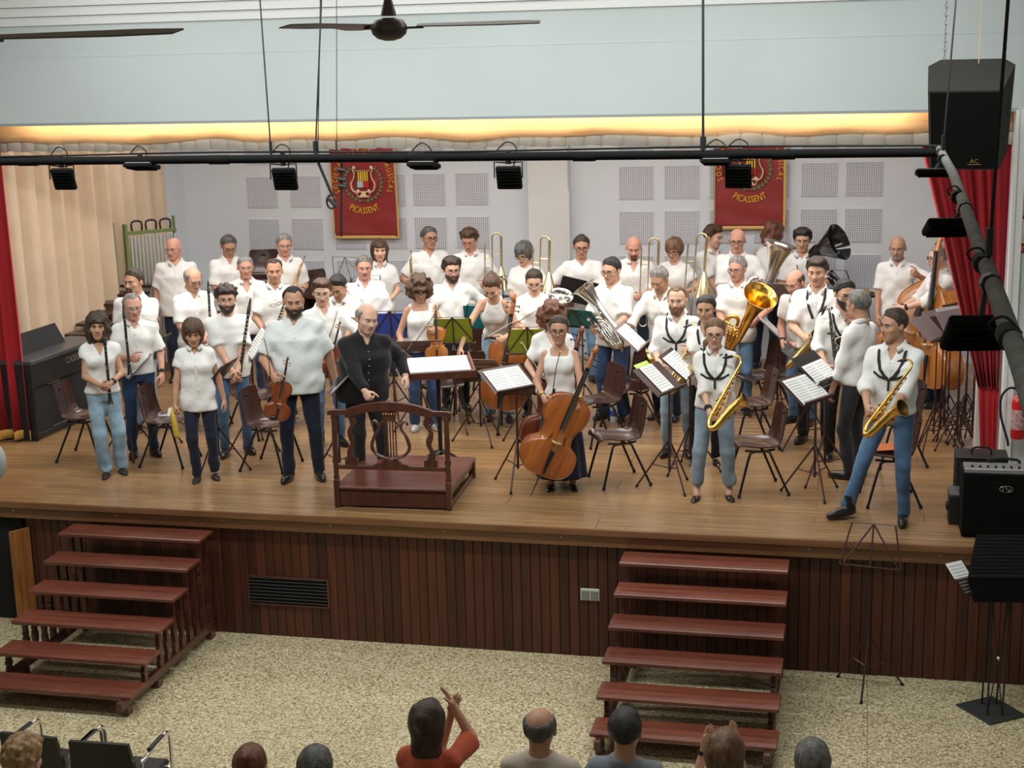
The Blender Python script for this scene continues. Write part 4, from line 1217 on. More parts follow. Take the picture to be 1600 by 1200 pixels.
# ================================================================== the people
PEOPLE = [
dict(id='w1',h=1.575,sex='f',label='woman with wavy dark brown hair and white wrap top holding a clarinet, nearest the piano',hair='wavy',hairc='darkbrown',top='vee',sleeve=0.32,tuck=True,belt=False,bot='trousers',botc='lightjeans',legw=1.22,shoe='sandal',handA=(-0.03,-0.26,1.04),handB=(0.08,-0.27,1.06),gripA='half',gripB='half',watch='B',footA=(-0.04,-0.06),footB=(0.13,0.03),skin='tan',head=(-3,3,2),at=(-7.071,1.004),yaw=30.9),
dict(id='m2',h=1.652,label='balding man in tucked shirt with dark watch holding a clarinet upright',hair='receding',hairc='grey',glasses='thin',top='shirt',sleeve=0.9,tuck=True,bot='trousers',botc='darkjeans',handA=(-0.08,-0.24,1.12),gripA='grip',handB=(0.24,-0.14,0.9),watch='B',skin='ruddy',head=(6,10,0),at=(-7.059,1.705),yaw=33.6),
dict(id='m3',h=1.75,g=1.16,label='big man with dark hair and goatee turned aside, behind the balding clarinet player',hair='short',hairc='darkbrown',beard='goatee',top='polo',sleeve=0.75,bot='trousers',botc='lightjeans',handA='low',handB=(0.1,-0.3,0.92),gripB='half',skin='tan',head=(-12,5,0),belly=0.03,at=(-7.511,2.686),yaw=2.5),
dict(id='w4',h=1.536,sex='f',g=1.06,label='woman with brown bob and eyes cast down in loose white blouse holding a yellow cloth',hair='bob',hairc='brown',top='blouse',sleeve=0.45,hem=-0.16,bot='trousers',botc='navy',shoe='sandal',handA=(-0.26,-0.12,0.8),gripA='grip',handB=(0.28,-0.02,0.84),skin='tan',head=(-2,16,0),footA=(-0.07,-0.05),footB=(0.12,0),at=(-6.079,0.995),yaw=25.4),
dict(id='m5',h=1.691,label='balding grey man bowing his head over a clarinet behind the bobbed woman',hair='ring',hairc='grey',glasses='dark',top='shirt',sleeve=0.9,bot='trousers',botc='darkjeans',handA=(-0.06,-0.26,1.0),handB=(0.06,-0.28,1.0),gripB='half',skin='light',head=(12,24,0),at=(-7.152,3.307),yaw=39.3),
dict(id='m6',h=1.78,g=1.18,belly=0.03,label='large bald smiling man in white polo in front of the green slatted rack',hair=None,hairc='grey',glasses='thin',top='polo',sleeve=0.8,bot='trousers',botc='navy',handA='side',handB='low',skin='ruddy',head=(-22,8,0),at=(-8.207,5.128),yaw=19.9),
dict(id='m7',h=1.711,label='bearded man with curly dark hair and pale glasses in white t-shirt',hair='curlytop',hairc='darkbrown',beard='beard',glasses='thin',top='tee',sleeve=0.85,hem=-0.1,bot='trousers',botc='jeans',handA=(-0.01,-0.27,0.92),handB=(0.04,-0.29,0.9),skin='light',head=(-2,4,0),shoe='boot',footA=(-0.12,0),footB=(0.13,0.05),at=(-6.117,1.879),yaw=28.1),
dict(id='m8',h=1.76,g=1.1,label='man with dark grey crew cut and dark glasses looking down beside the piled brown chairs',hair='short',hairc='darkgrey',glasses='dark',top='shirt',sleeve=0.9,bot='trousers',botc='navy',handA=(-0.1,-0.26,0.98),handB=(0.05,-0.27,0.98),skin='tan',head=(4,26,0),at=(-7.715,5.613),yaw=31.9),
dict(id='m9',h=1.672,label='man with cropped grey hair, glasses and deep open collar behind the curly bearded man',hair='crop',hairc='grey',glasses='thin',top='shirt',vneck=0.17,sleeve=1.3,bot='trousers',botc='darkjeans',handA='low',handB='low',skin='ruddy',head=(4,6,0),at=(-6.936,4.297),yaw=25.3),
dict(id='m10',h=1.73,label='dark receding haired man smiling with spectacles hung in his white polo collar',hair='receding',hairc='darkbrown',top='polo',sleeve=0.8,bot='trousers',botc='jeans',hung_glasses=True,handA=(-0.14,-0.24,0.98),handB=(0.02,-0.28,0.94),gripA='grip',skin='tan',head=(4,6,0),beard=None,at=(-6.321,3.661),yaw=22.2),
dict(id='m11',h=1.77,label='grey haired man with glasses holding a small trumpet in front of the brown chair pile',hair='short',hairc='grey',glasses='thin',top='polo',sleeve=0.85,bot='trousers',botc='darkjeans',handA=(0.0,-0.26,1.1),handB=(0.17,-0.22,1.08),gripA='grip',gripB='grip',skin='ruddy',head=(0,10,0),watch='B',elbowA=(-0.2,0.1,-1),elbowB=(0.25,0.1,-1),at=(-6.957,5.595),yaw=27.8),
dict(id='m12',h=1.84,g=1.2,belly=0.035,label='heavy bearded man in pale grey polo holding a violin near the stage front',hair='receding',hairc='black',beard='beard',top='polo',topc='palegrey',sleeve=0.85,hem=-0.12,bot='trousers',botc='navy',shoe='boot',handA=(-0.2,-0.26,1.02),gripA='grip',handB=(0.33,0.06,0.88),skin='tan',head=(6,10,0),footA=(-0.13,-0.02),footB=(0.15,0),at=(-5.118,1.144),yaw=17.6),
dict(id='m13',h=1.711,label='man with swept brown hair and long white sleeves behind the heavy violinist',hair='quiff',hairc='brown',glasses='thin',top='shirt',sleeve=1.92,tuck=True,bot='trousers',botc='jeans',handA=(-0.1,-0.22,1.0),handB=(0.3,-0.3,1.06),gripA='grip',gripB='half',watch='B',skin='fair',head=(-10,8,0),shoe='boot',elbowB=(1,0.3,-0.2),at=(-5.283,2.362),yaw=28.5),
dict(id='m14',h=1.652,label='dark haired man bending forward with bowed head between two taller players',hair='short',hairc='black',top='polo',bot='trousers',botc='navy',lean=(16,0,0),handA=(-0.1,-0.4,0.9),handB=(0.1,-0.4,0.9),skin='tan',head=(0,28,0),at=(-5.437,3.521),yaw=-5.2),
dict(id='m15',h=1.72,g=1.12,belly=0.02,label='sturdy grey haired man with moustache, arms at his sides, behind the conductor',hair='short',hairc='salt',beard='moustache',glasses='thin',top='shirt',sleeve=0.95,bot='trousers',botc='charcoal',handA='side',handB='side',skin='ruddy',head=(3,6,0),at=(-5.392,4.029),yaw=18.8),
dict(id='w16',h=1.68,sex='f',label='young woman with long brown hair and white blouse beneath the first banner',hair='long',hairc='brown',top='blouse',sleeve=0.7,bot='trousers',botc='darkjeans',handA=(-0.02,-0.26,1.0),handB=(0.1,-0.24,1.02),skin='fair',head=(2,4,0),at=(-5.76,5.72),yaw=20.2),
dict(id='m17',h=1.68,g=1.34,hsize=1.16,belly=0.03,label='balding conductor in black shirt and trousers beside the podium',hair='ring',hairc='grey',top='shirt',topc='black',sleeve=1.93,hem=-0.12,bot='trousers',botc='blacktrousers',shoe='boot',lean=(10,3,0),handA=(-0.08,-0.42,0.97),handB=(0.4,-0.14,1.02),gripA='grip',elbowA=(-1,0.3,-0.3),skin='fair',head=(10,4,4),footA=(-0.06,0),footB=(0.18,0),at=(-4.505,1.219),yaw=32.8),
dict(id='w18',h=1.633,sex='f',label='woman with curly brown hair in sleeveless white top holding a violin upright',hair='bunch',hairc='brown',glasses='dark',top='tank',tuck=True,bot='trousers',botc='darkjeans',legw=1.1,handA=(-0.22,-0.18,0.93),handB=(0.14,-0.3,1.19),gripA='grip',gripB='grip',watch='B',skin='tan',head=(2,22,0),shoe='trainer',at=(-4.486,3.132),yaw=20.7),
dict(id='m19',h=1.8,g=1.15,label='large man with dark grey hair and glasses looking aside, trumpet in hand',hair='short',hairc='darkgrey',glasses='dark',top='henley',sleeve=0.8,hem=-0.13,bot='trousers',botc='darkjeans',handA=(-0.24,-0.22,1.08),handB='low',gripA='grip',skin='tan',head=(16,4,0),at=(-5.226,6.078),yaw=24.3),
dict(id='m20',h=1.8,label='man with thick brown hair looking down beside an upright trombone at the back',hair='thick',hairc='brown',glasses='thin',top='polo',sleeve=1.2,bot='trousers',botc='jeans',handA='low',handB=(0.2,-0.26,1.12),gripB='grip',skin='ruddy',head=(-14,26,0),at=(-4.669,6.015),yaw=10.7),
dict(id='m21',h=1.7,g=1.12,belly=0.02,label='bearded man with dark glasses in white shirt with one hand on his hip',hair='thick',hairc='darkbrown',beard='beard',glasses='dark',top='shirt',sleeve=1.25,tuck=True,bot='trousers',botc='blacktrousers',shoe='boot',handA='low',handB=(0.27,-0.02,1.02),elbowB=(1,0.5,0),skin='light',head=(8,8,0),at=(-4.39,4.063),yaw=19.5),
dict(id='w22',h=1.76,sex='f',label='woman with brown bun and white halter top stooping towards the conductor desk',hair='bun',hairc='brown',top='halter',tuck=True,bot='trousers',botc='lightjeans',legw=1.15,lean=(34,2,0),handA=(-0.36,-0.55,0.78),handB=(0.16,-0.5,1.0),gripB='grip',gripA='half',elbowA=(-0.6,0.2,0.3),skin='light',head=(-8,20,0),shoe='sandal',hip=(0,0.05),at=(-3.776,3.623),yaw=3.9),
dict(id='w23',h=1.7,sex='f',g=1.15,label='woman with wavy dark grey hair and glasses looking down with a trombone by the pillar',hair='shortwomen',hairc='darkgrey',glasses='dark',top='tee',sleeve=0.8,bot='trousers',botc='navy',handA=(0.0,-0.28,1.1),handB=(0.22,-0.24,1.24),gripB='grip',skin='fair',head=(-8,24,0),at=(-3.859,5.479),yaw=-9.4),
dict(id='w24',h=1.614,sex='f',label='woman with drawn-back dark hair and glasses looking down at a silver euphonium',hair='low',hairc='darkbrown',glasses='thin',top='tee',sleeve=0.85,bot='trousers',botc='navy',handA=(-0.06,-0.26,1.06),handB=(0.14,-0.26,1.1),gripB='grip',skin='fair',head=(4,24,0),at=(-3.412,3.876),yaw=8.3),
dict(id='m25',h=1.76,label='man with short dark hair and glasses holding an open black folder',hair='short',hairc='darkbrown',glasses='dark',top='henley',sleeve=0.95,bot='trousers',botc='midjeans',handA=(-0.3,-0.22,1.16),handB=(0.1,-0.3,1.14),gripA='half',gripB='half',skin='tan',head=(-2,12,0),at=(-3.211,5.639),yaw=14.4),
dict(id='w26',h=1.594,sex='f',label='woman with frizzy auburn hair and glasses looking down behind the front cellist',hair='bunch',hairc='auburn',glasses='dark',top='vee',sleeve=0.75,bot='trousers',botc='navy',handA=(-0.18,-0.22,1.0),handB=(0.08,-0.24,1.12),gripA='half',skin='fair',head=(0,24,0),at=(-2.8,1.813),yaw=15.6),
dict(id='w27',h=1.58,sex='f',label='woman with round glasses, white top and long dark skirt holding the front cello',hair='tail',hairc='darkbrown',glasses='round',top='tank',tuck=True,belt=False,bot='skirt',botc='navy',bare=True,shoe='flat',handA=(-0.16,-0.3,1.02),handB=(0.2,-0.33,0.98),gripA='half',gripB='half',watch='AB',watchc='gold',skin='tan',head=(-4,2,0),at=(-2.603,1.18),yaw=9.3),
dict(id='m28',h=1.75,label='tall man with black hair and glasses in white polo playing position with a silver euphonium',hair='short',hairc='black',glasses='dark',top='polo',sleeve=0.85,bot='trousers',botc='darkjeans',legw=1.15,handA=(-0.1,-0.32,1.06),handB=(0.1,-0.34,1.02),gripA='half',gripB='grip',skin='light',head=(-8,12,0),at=(-2.537,3.816),yaw=-16.7),
dict(id='m29',h=1.74,g=1.12,label='bald man with brown goatee looking down at his trombone in the back row',hair=None,hairc='brown',beard='goatee',top='shirt',sleeve=1.3,vneck=0.15,bot='trousers',botc='navy',handA='low',handB=(0.08,-0.28,1.08),gripB='grip',skin='ruddy',head=(0,22,0),at=(-2.601,5.766),yaw=8.4),
dict(id='m30',h=1.711,g=1.1,label='grey haired man in rolled sleeves leaning over to reach a music stand',hair='short',hairc='grey',top='shirt',sleeve=1.35,bot='trousers',botc='navy',lean=(18,0,0),handA=(-0.34,-0.5,0.92),handB=(0.16,-0.3,0.94),gripB='grip',elbowA=(-0.8,0.3,0.3),skin='tan',head=(-6,20,0),at=(-1.964,3.909),yaw=-14.6),
dict(id='w31',h=1.68,sex='f',g=1.08,label='woman with short fair brown hair and dark glasses holding a tall trombone at the back',hair='shortwomen',hairc='lightbrown',glasses='dark',top='tee',sleeve=0.6,bot='trousers',botc='navy',handA=(0.02,-0.28,1.08),handB=(0.2,-0.26,1.14),gripB='grip',skin='light',head=(-6,18,0),at=(-2.138,6.002),yaw=-7.1),
dict(id='m32',h=1.66,label='young man with cropped fair hair and short beard, black harness and saxophone, loose white shirt',hair='receding',hairc='lightbrown',beard='beard',beardc='lightbrown',top='shirt',sleeve=1.22,hem=-0.13,loose=0.008,bot='trousers',botc='greyjeans',harness='cross',handA=(-0.14,-0.3,1.0),handB=(0.16,-0.28,1.16),gripA='grip',gripB='grip',skin='fair',head=(-4,6,0),at=(-1.687,2.45),yaw=0.8),
dict(id='m33',h=1.76,label='young man with thick brown hair turned sideways beneath the second banner',hair='thick',hairc='brown',top='shirt',sleeve=0.9,bot='trousers',botc='darkjeans',handA='front',handB='low',skin='fair',head=(20,14,0),at=(-1.762,6.613),yaw=45.4),
dict(id='m34',h=1.83,g=1.12,label='bald man with heavy dark glasses holding a large silver tuba in the back row',hair=None,hairc='brown',glasses='dark',top='polo',sleeve=0.9,bot='trousers',botc='navy',handA=(0.0,-0.28,1.08),handB=(0.22,-0.3,1.14),gripB='grip',skin='ruddy',head=(-6,12,0),at=(-1.377,5.772),yaw=4.5),
dict(id='w35',h=1.83,sex='f',label='woman with long curly dark red hair turned away in a sleeveless white top',hair='wavy',hairc='auburn',lean=(14,0,0),top='tank',bot='trousers',botc='navy',handA=(0.0,-0.3,1.05),handB=(0.1,-0.3,1.05),skin='light',head=(0,18,0),at=(-1.11,6.55),yaw=153.2),
dict(id='w36',h=1.614,sex='f',label='smiling woman with black drawn-back hair and white t-shirt directly behind the front saxophonist',hair='low',hairc='black',top='vee',sleeve=0.7,bot='trousers',botc='blacktrousers',harness='neck',handA='front',handB='front',skin='tan',head=(-6,6,0),shoe='flat',at=(-1.385,2.21),yaw=-0.3),
dict(id='w37',h=1.6,sex='f',g=1.06,label='young woman with glasses and black harness clasping a saxophone at the stage front',hair='sidetail',hairc='lightbrown',glasses='dark',top='blouse',sleeve=1.3,tuck=True,belt=False,vneck=0.08,bot='trousers',botc='greyjeans',legw=1.12,cuff=0.05,ankles=True,shoe='flat',harness='cross',handA=(-0.04,-0.32,0.86),handB=(0.07,-0.32,0.88),gripA='half',gripB='half',watch='A',skin='fair',head=(-3,6,0),footA=(-0.17,-0.04),footB=(0.14,0),brow='brown',at=(-1.197,1.074),yaw=5.3),
dict(id='m38',h=1.7,label='smiling grey haired man with glasses hugging a big brass tuba',hair='short',hairc='grey',glasses='dark',top='polo',sleeve=0.85,bot='trousers',botc='midjeans',legw=1.1,shoe='boot',handA=(-0.08,-0.3,1.0),handB=(0.24,-0.3,1.1),gripB='grip',elbowB=(1,0.4,0.1),skin='ruddy',head=(-18,8,0),at=(-1.251,4.3),yaw=-3.5),
dict(id='m39',h=1.77,label='young man with black hair and thin glasses inside a black sousaphone',hair='thick',hairc='black',glasses='thin',top='polo',sleeve=0.85,bot='trousers',botc='navy',handA=(-0.1,-0.28,1.06),handB=(0.16,-0.3,1.12),gripB='grip',skin='light',head=(0,8,0),at=(-0.645,6.21),yaw=0.1),
dict(id='m40',h=1.672,label='bald man with thin glasses looking aside, half hidden by the young man with thick hair',hair='stubble',hairc='brown',glasses='thin',top='polo',bot='trousers',botc='jeans',handA=(-0.1,-0.3,0.95),handB=(0.1,-0.3,0.95),watch='A',skin='ruddy',head=(-10,14,0),lean=(16,0,0),at=(-0.523,3.885),yaw=-27.7),
dict(id='m41',h=1.86,label='tall young man with thick dark fringe and neck strap holding a tenor saxophone',hair='quiff',hairc='darkbrown',top='polo',sleeve=0.85,tuck=True,bot='trousers',botc='blacktrousers',harness='neck',handA=(-0.08,-0.3,1.06),handB=(0.1,-0.3,1.08),gripA='grip',gripB='grip',skin='light',head=(-6,8,0),at=(-0.383,3.137),yaw=-4.5),
dict(id='m42',h=1.73,g=1.1,label='man with dark beard and glasses, black harness over white shirt, two saxophone bells before him',hair='short',hairc='black',beard='beard',glasses='dark',top='shirt',sleeve=1.3,tuck=True,bot='trousers',botc='blacktrousers',harness='cross',handA=(-0.2,-0.28,0.98),handB=(0.12,-0.3,1.0),gripA='grip',gripB='grip',skin='light',head=(14,12,0),at=(-0.126,2.574),yaw=10.5),
dict(id='m43',h=1.73,label='grey haired man seen from behind in white shirt and charcoal trousers raising one hand',hair='short',hairc='salt',glasses='dark',top='shirt',sleeve=1.6,tuck=True,bot='trousers',botc='charcoal',handA=(-0.3,-0.22,1.36),handB='low',watch='A',elbowA=(-0.4,0.6,-1),skin='tan',head=(-5,6,0),harness='neck',at=(0.031,1.88),yaw=-120.0),
dict(id='m44',h=1.78,label='young man in blue jeans stepping forward with a gold alto saxophone beside the amplifier',hair='short',hairc='darkbrown',top='shirt',sleeve=1.35,tuck=True,vneck=0.13,bot='trousers',botc='jeans',shoe='boot',harness='cross',handA=(-0.14,-0.32,1.02),handB=(0.08,-0.36,0.98),gripA='grip',gripB='grip',skin='tan',head=(-34,4,0),footA=(-0.36,-0.1,0.1),footB=(0.1,-0.02),toeA=-40,hip=(-0.03,0.02),at=(0.341,0.64),yaw=-17.4),
dict(id='m45',h=1.74,label='bald man with grey goatee and glasses behind a double bass whose scroll rises above him',hair=None,hairc='grey',beard='goatee',glasses='thin',top='polo',sleeve=0.85,bot='trousers',botc='navy',handA='low',handB=(0.26,-0.3,1.36),gripB='grip',elbowB=(0.8,0.4,-0.6),skin='tan',head=(-4,10,0),at=(0.447,5.776),yaw=-7.4),
dict(id='m46',h=1.76,label='grey haired man in profile with rolled white shirt standing behind the second double bass',hair='crop',hairc='grey',glasses='dark',top='shirt',sleeve=1.25,bot='trousers',botc='navy',hem=-0.15,handA=(-0.22,-0.34,1.06),handB=(0.0,-0.4,1.1),gripA='half',gripB='grip',watch='AB',skin='fair',head=(-6,8,0),at=(0.874,4.859),yaw=-68.9),
dict(id='a1',label='listener with short curly sandy hair in the corner of the audience',hair='curlytop',hairc='blond',top='tee',topc='grey',skin='fair',head=(0,12,0),seat=0.45,h=1.72,bot='trousers',botc='navy',footA=(-0.14,-0.48),footB=(0.14,-0.48),handA=(-0.14,-0.32,0.66),handB=(0.14,-0.32,0.66),z=0.0,shoes_seated=True,at=(-4.572,-4.816),yaw=180.0),
dict(id='a2',sex='f',label='listener with curly auburn hair gathered on top',hair='bun',hairc='auburn',top='tee',topc='navy',skin='light',head=(0,6,0),seat=0.45,h=1.66,bot='trousers',botc='navy',footA=(-0.14,-0.48),footB=(0.14,-0.48),handA=(-0.14,-0.32,0.66),handB=(0.14,-0.32,0.66),z=0.0,shoes_seated=True,at=(-3.262,-4.621),yaw=180.0),
dict(id='a3',label='listener with short black hair beside the auburn haired listener',hair='short',hairc='darkgrey',top='tee',topc='charcoal',skin='tan',head=(0,6,0),seat=0.45,h=1.72,bot='trousers',botc='navy',footA=(-0.14,-0.48),footB=(0.14,-0.48),handA=(-0.14,-0.32,0.66),handB=(0.14,-0.32,0.66),z=0.0,shoes_seated=True,at=(-2.867,-4.63),yaw=186.0),
dict(id='a4',sex='f',label='woman with long dark straight hair and orange top clapping in the audience',hair='long',hairc='darkbrown',top='tee',topc='orange',sleeve=0.9,skin='light',handA=(-0.09,-0.24,1.3),handB=(-0.06,-0.28,1.22),gripA='flat',gripB='flat',elbowA=(-0.4,0.1,-1),elbowB=(0.3,0.1,-1),g=1.1,seat=0.45,h=1.66,bot='trousers',botc='navy',footA=(-0.14,-0.48),footB=(0.14,-0.48),z=0.0,shoes_seated=True,at=(-2.436,-3.878),yaw=176.0),
dict(id='a5',label='man with thinning grey hair and beige t-shirt in the audience',hair='ring',hairc='darkgrey',top='tee',topc='beige',sleeve=0.9,skin='tan',g=1.08,seat=0.45,h=1.72,bot='trousers',botc='navy',footA=(-0.14,-0.48),footB=(0.14,-0.48),handA=(-0.14,-0.32,0.66),handB=(0.14,-0.32,0.66),z=0.0,shoes_seated=True,at=(-1.745,-3.907),yaw=180.0),
dict(id='a6',label='man with short black hair and grey striped t-shirt, one bare knee raised',hair='short',hairc='black',top='tee',topc='grey',sleeve=0.9,skin='tan',bot='shorts',botc='khaki',bare=True,footA=(-0.1,-0.36,0.36),footB=(0.14,-0.5),seat=0.45,h=1.72,handA=(-0.14,-0.32,0.66),handB=(0.14,-0.32,0.66),z=0.0,shoes_seated=True,at=(-1.248,-3.856),yaw=180.0),
dict(id='a7',sex='f',label='woman with long dark blond hair clapping with raised hands',hair='long',hairc='lightbrown',top='tee',topc='white',skin='light',handA=(-0.05,-0.3,1.2),handB=(0.15,-0.3,1.16),gripA='flat',gripB='flat',watch='B',elbowA=(-0.2,0.1,-1),elbowB=(0.25,0.1,-1),seat=0.45,h=1.66,bot='trousers',botc='navy',footA=(-0.14,-0.48),footB=(0.14,-0.48),z=0.0,shoes_seated=True,at=(-0.662,-3.969),yaw=180.0),
dict(id='a8',label='listener with dark greying hair apart from the others',hair='short',hairc='salt',top='tee',topc='navy',skin='tan',seat=0.45,h=1.72,bot='trousers',botc='navy',footA=(-0.14,-0.48),footB=(0.14,-0.48),handA=(-0.14,-0.32,0.66),handB=(0.14,-0.32,0.66),z=0.0,shoes_seated=True,at=(-0.173,-4.067),yaw=184.0),
]

# ================================================================== instruments
M_brass = mat('lacquered_brass', (0.78, 0.50, 0.13), 0.2, 1.0)
M_palebrass = mat('pale_brass', (0.72, 0.60, 0.36), 0.22, 1.0)
M_oldbrass = mat('old_brass', (0.56, 0.42, 0.18), 0.28, 1.0)
M_silver = mat('silver_plate', (0.80, 0.79, 0.76), 0.16, 1.0)
M_ebony = mat('ebony', (0.012, 0.011, 0.011), 0.3)
M_glossblack = mat('gloss_black', (0.010, 0.010, 0.011), 0.12, coat=0.5)
M_bellin = mat('bell_inside_brass', (0.50, 0.30, 0.07), 0.35, 1.0)
M_string = mat('strings', (0.55, 0.54, 0.52), 0.3, 0.9)
M_maple = mat('bridge_maple', (0.72, 0.50, 0.24), 0.5)
M_hairbow = mat('bow_hair', (0.75, 0.70, 0.58), 0.6)
def varnish(name, c1, c2): return wood_mat(name, c1, c2, 'Z', 0.22, 0.6, 0.05, 2.0)
M_vio = varnish('red_brown_varnish', (0.15, 0.032, 0.010), (0.30, 0.075, 0.018))
M_cel1 = varnish('orange_brown_varnish', (0.25, 0.062, 0.012), (0.42, 0.13, 0.025))
M_cel2 = varnish('dark_red_varnish', (0.13, 0.028, 0.010), (0.24, 0.058, 0.016))
M_bass = varnish('golden_brown_varnish', (0.30, 0.095, 0.018), (0.50, 0.19, 0.035))
M_vio2 = varnish('amber_varnish', (0.30, 0.088, 0.015), (0.46, 0.16, 0.03))

def bell_prof(r0, r1, L, n=12, k=3.2):
    return [(r0 + (r1 - r0) * (i / n) ** k, L * i / n) for i in range(n + 1)]

def clarinet(label, M, group=None, bass=False):
    t = thing('bass_clarinet' if bass else 'clarinet', label, 'clarinet', M=M, group=group)
    q = MB(); q.tube([(0, 0, z) for z in (.10, .35, .56)], [.0155, .0135, .0125], 10)
    q.build('body', M_ebony, t)
    q = MB(); q.lathe([(.030, 0), (.026, .012), (.019, .045), (.016, .10), (.0155, .11)], n=14); q.build('bell', M_ebony, t)
    q = MB(); q.lathe([(.0165, .55), (.0165, .62), (.012, .63), (.011, .67), (.006, .705)], n=10); q.build('mouthpiece', M_ebony, t)
    q = MB()
    for z in (.105, .335, .345, .55, .63): q.lathe([(.017, z), (.017, z + .008)], n=10)
    o = q.build('rings', M_silver, t); stuff(o)
    q = MB()
    for i in range(11): q.lathe([(.0085, 0), (.0085, .004)], (0, 0, 0), 8, M=(Matrix.Translation((.004 * (i % 2), -.0155, .15 + .036 * i)) @ Matrix.Rotation(R(90), 4, 'X')))
    for sx, a, b_ in ((.013, .14, .33), (-.013, .16, .36), (.011, .36, .54)): q.tube([(sx, -.009, a), (sx, -.009, b_)], .0024, 5)
    for z in (.16, .22, .4): q.tube([(-.013, -.008, z), (-.022, -.004, z - .03)], .003, 5)
    stuff(q.build('keys', M_silver, t))
    return t

def sax_path(k):
    p = [(0, 0, .30), (0, 0, .15), (0, .0, -.02), (0, .0, -.22)]
    bow = [(0, -.015, -.285), (0, -.050, -.318), (0, -.088, -.300), (0, -.108, -.245)]
    bell = [(0, -.122, -.17), (0, -.150, -.07), (0, -.178, -.01)]
    return [Vector(q) * k for q in p + bow + bell]
def saxophone(label, M, k=1.0, m=None, kind='alto', group=None):
    """local z along the body (crook at the top), bell opening to -y"""
    m = m or M_brass
    t = thing('saxophone', label, 'saxophone', M=M, group=group)
    P = bez(sax_path(k), 5); n = len(P)
    rad = [(.0115 + .030 * (i / (n - 1)) ** 1.15) * k for i in range(n)]
    q = MB(); q.tube(P, rad, 14, cap=False); q.build('body', m, t, 60)
    e = P[-1]; d = (P[-1] - P[-2]).normalized(); d = (d + Vector((0, -.55, .25))).normalized()
    F_ = frame(e - d * .01 * k, d, (1, 0, 0))
    q = MB(); pr = [(.040, 0), (.046, .03), (.055, .055), (.066, .072), (.074, .080), (.0755, .083), (.071, .0825)]
    q.lathe([(r * k, z * k) for r, z in pr], n=22, M=F_, cap=False); q.build('bell', m, t, 60)
    q = MB(); q.lathe([(.071 * k, .0822 * k), (.060 * k, .066 * k), (.048 * k, .040 * k), (.034 * k, .0), (.012 * k, -.03 * k)], n=20, M=F_, cap=False); q.build('bell_bore', mat('shaded_brass_bore', (.10, .058, .016), .55, .7) if m != M_silver else mat('shaded_bore', (.06, .055, .05), .5, .7), t)  # bore colour darkened to paint the shade inside the bell
    q = MB(); q.tube(bez([Vector(p) * k for p in ((0, 0, .29), (0, .004, .335), (0, .035, .372), (0, .085, .372), (0, .12, .352))], 4), [.0115 * k] * 9 + [.0095 * k] * 8, 10); q.build('neck', m, t, 60)
    q = MB(); q.tube([Vector(p) * k for p in ((0, .105, .361), (0, .15, .333), (0, .19, .308))], [.0135 * k, .014 * k, .006 * k], 10); q.build('mouthpiece', M_ebony, t)
    q = MB()
    for i in range(9):
        z = (.24 - .052 * i) * k; r_ = (.011 + .0016 * i) * k
        q.lathe([(r_, 0), (r_, .006 * k), (r_ * .5, .009 * k)], n=10, M=Matrix.Translation((.006 * k * (-1) ** i, -(.016 + .0024 * i) * k, z)) @ Matrix.Rotation(R(90), 4, 'X'))
    for i, (yy, zz) in enumerate(((-.14, -.16), (-.165, -.08))):
        q.lathe([(.024 * k, 0), (.024 * k, .008 * k), (.01 * k, .012 * k)], n=12, M=Matrix.Translation((.036 * k, yy * k + .01, zz * k)) @ Matrix.Rotation(R(90), 4, 'Y'))
    stuff(q.build('keys', m, t))
    q = MB()
    for sx in (-1, 1): q.tube([(sx * .020 * k, -.012 * k, .24 * k), (sx * .026 * k, -.014 * k, 0), (sx * .030 * k, -.016 * k, -.2 * k)], .0030 * k, 6)
    q.tube([(.012 * k, -.05 * k, -.22 * k), (.012 * k, -.05 * k, -.03 * k), (.012 * k, -.03 * k, .05 * k)], .0032 * k, 6)
    q.tube([(-.02 * k, -.04 * k, -.18 * k), (-.016 * k, -.045 * k, -.04 * k)], .003 * k, 6)
    stuff(q.build('rods', m, t))
    q = MB(); q.tube([(0, -.02 * k, -.06 * k), (0, -.12 * k, -.10 * k)], .005 * k, 6); q.lathe([(.016 * k, 0), (.016 * k, .01 * k)], n=12, M=Matrix.Translation((0, .034 * k, -.06 * k)) @ Matrix.Rotation(R(90), 4, 'X')); q.build('brace', m, t)
    return t

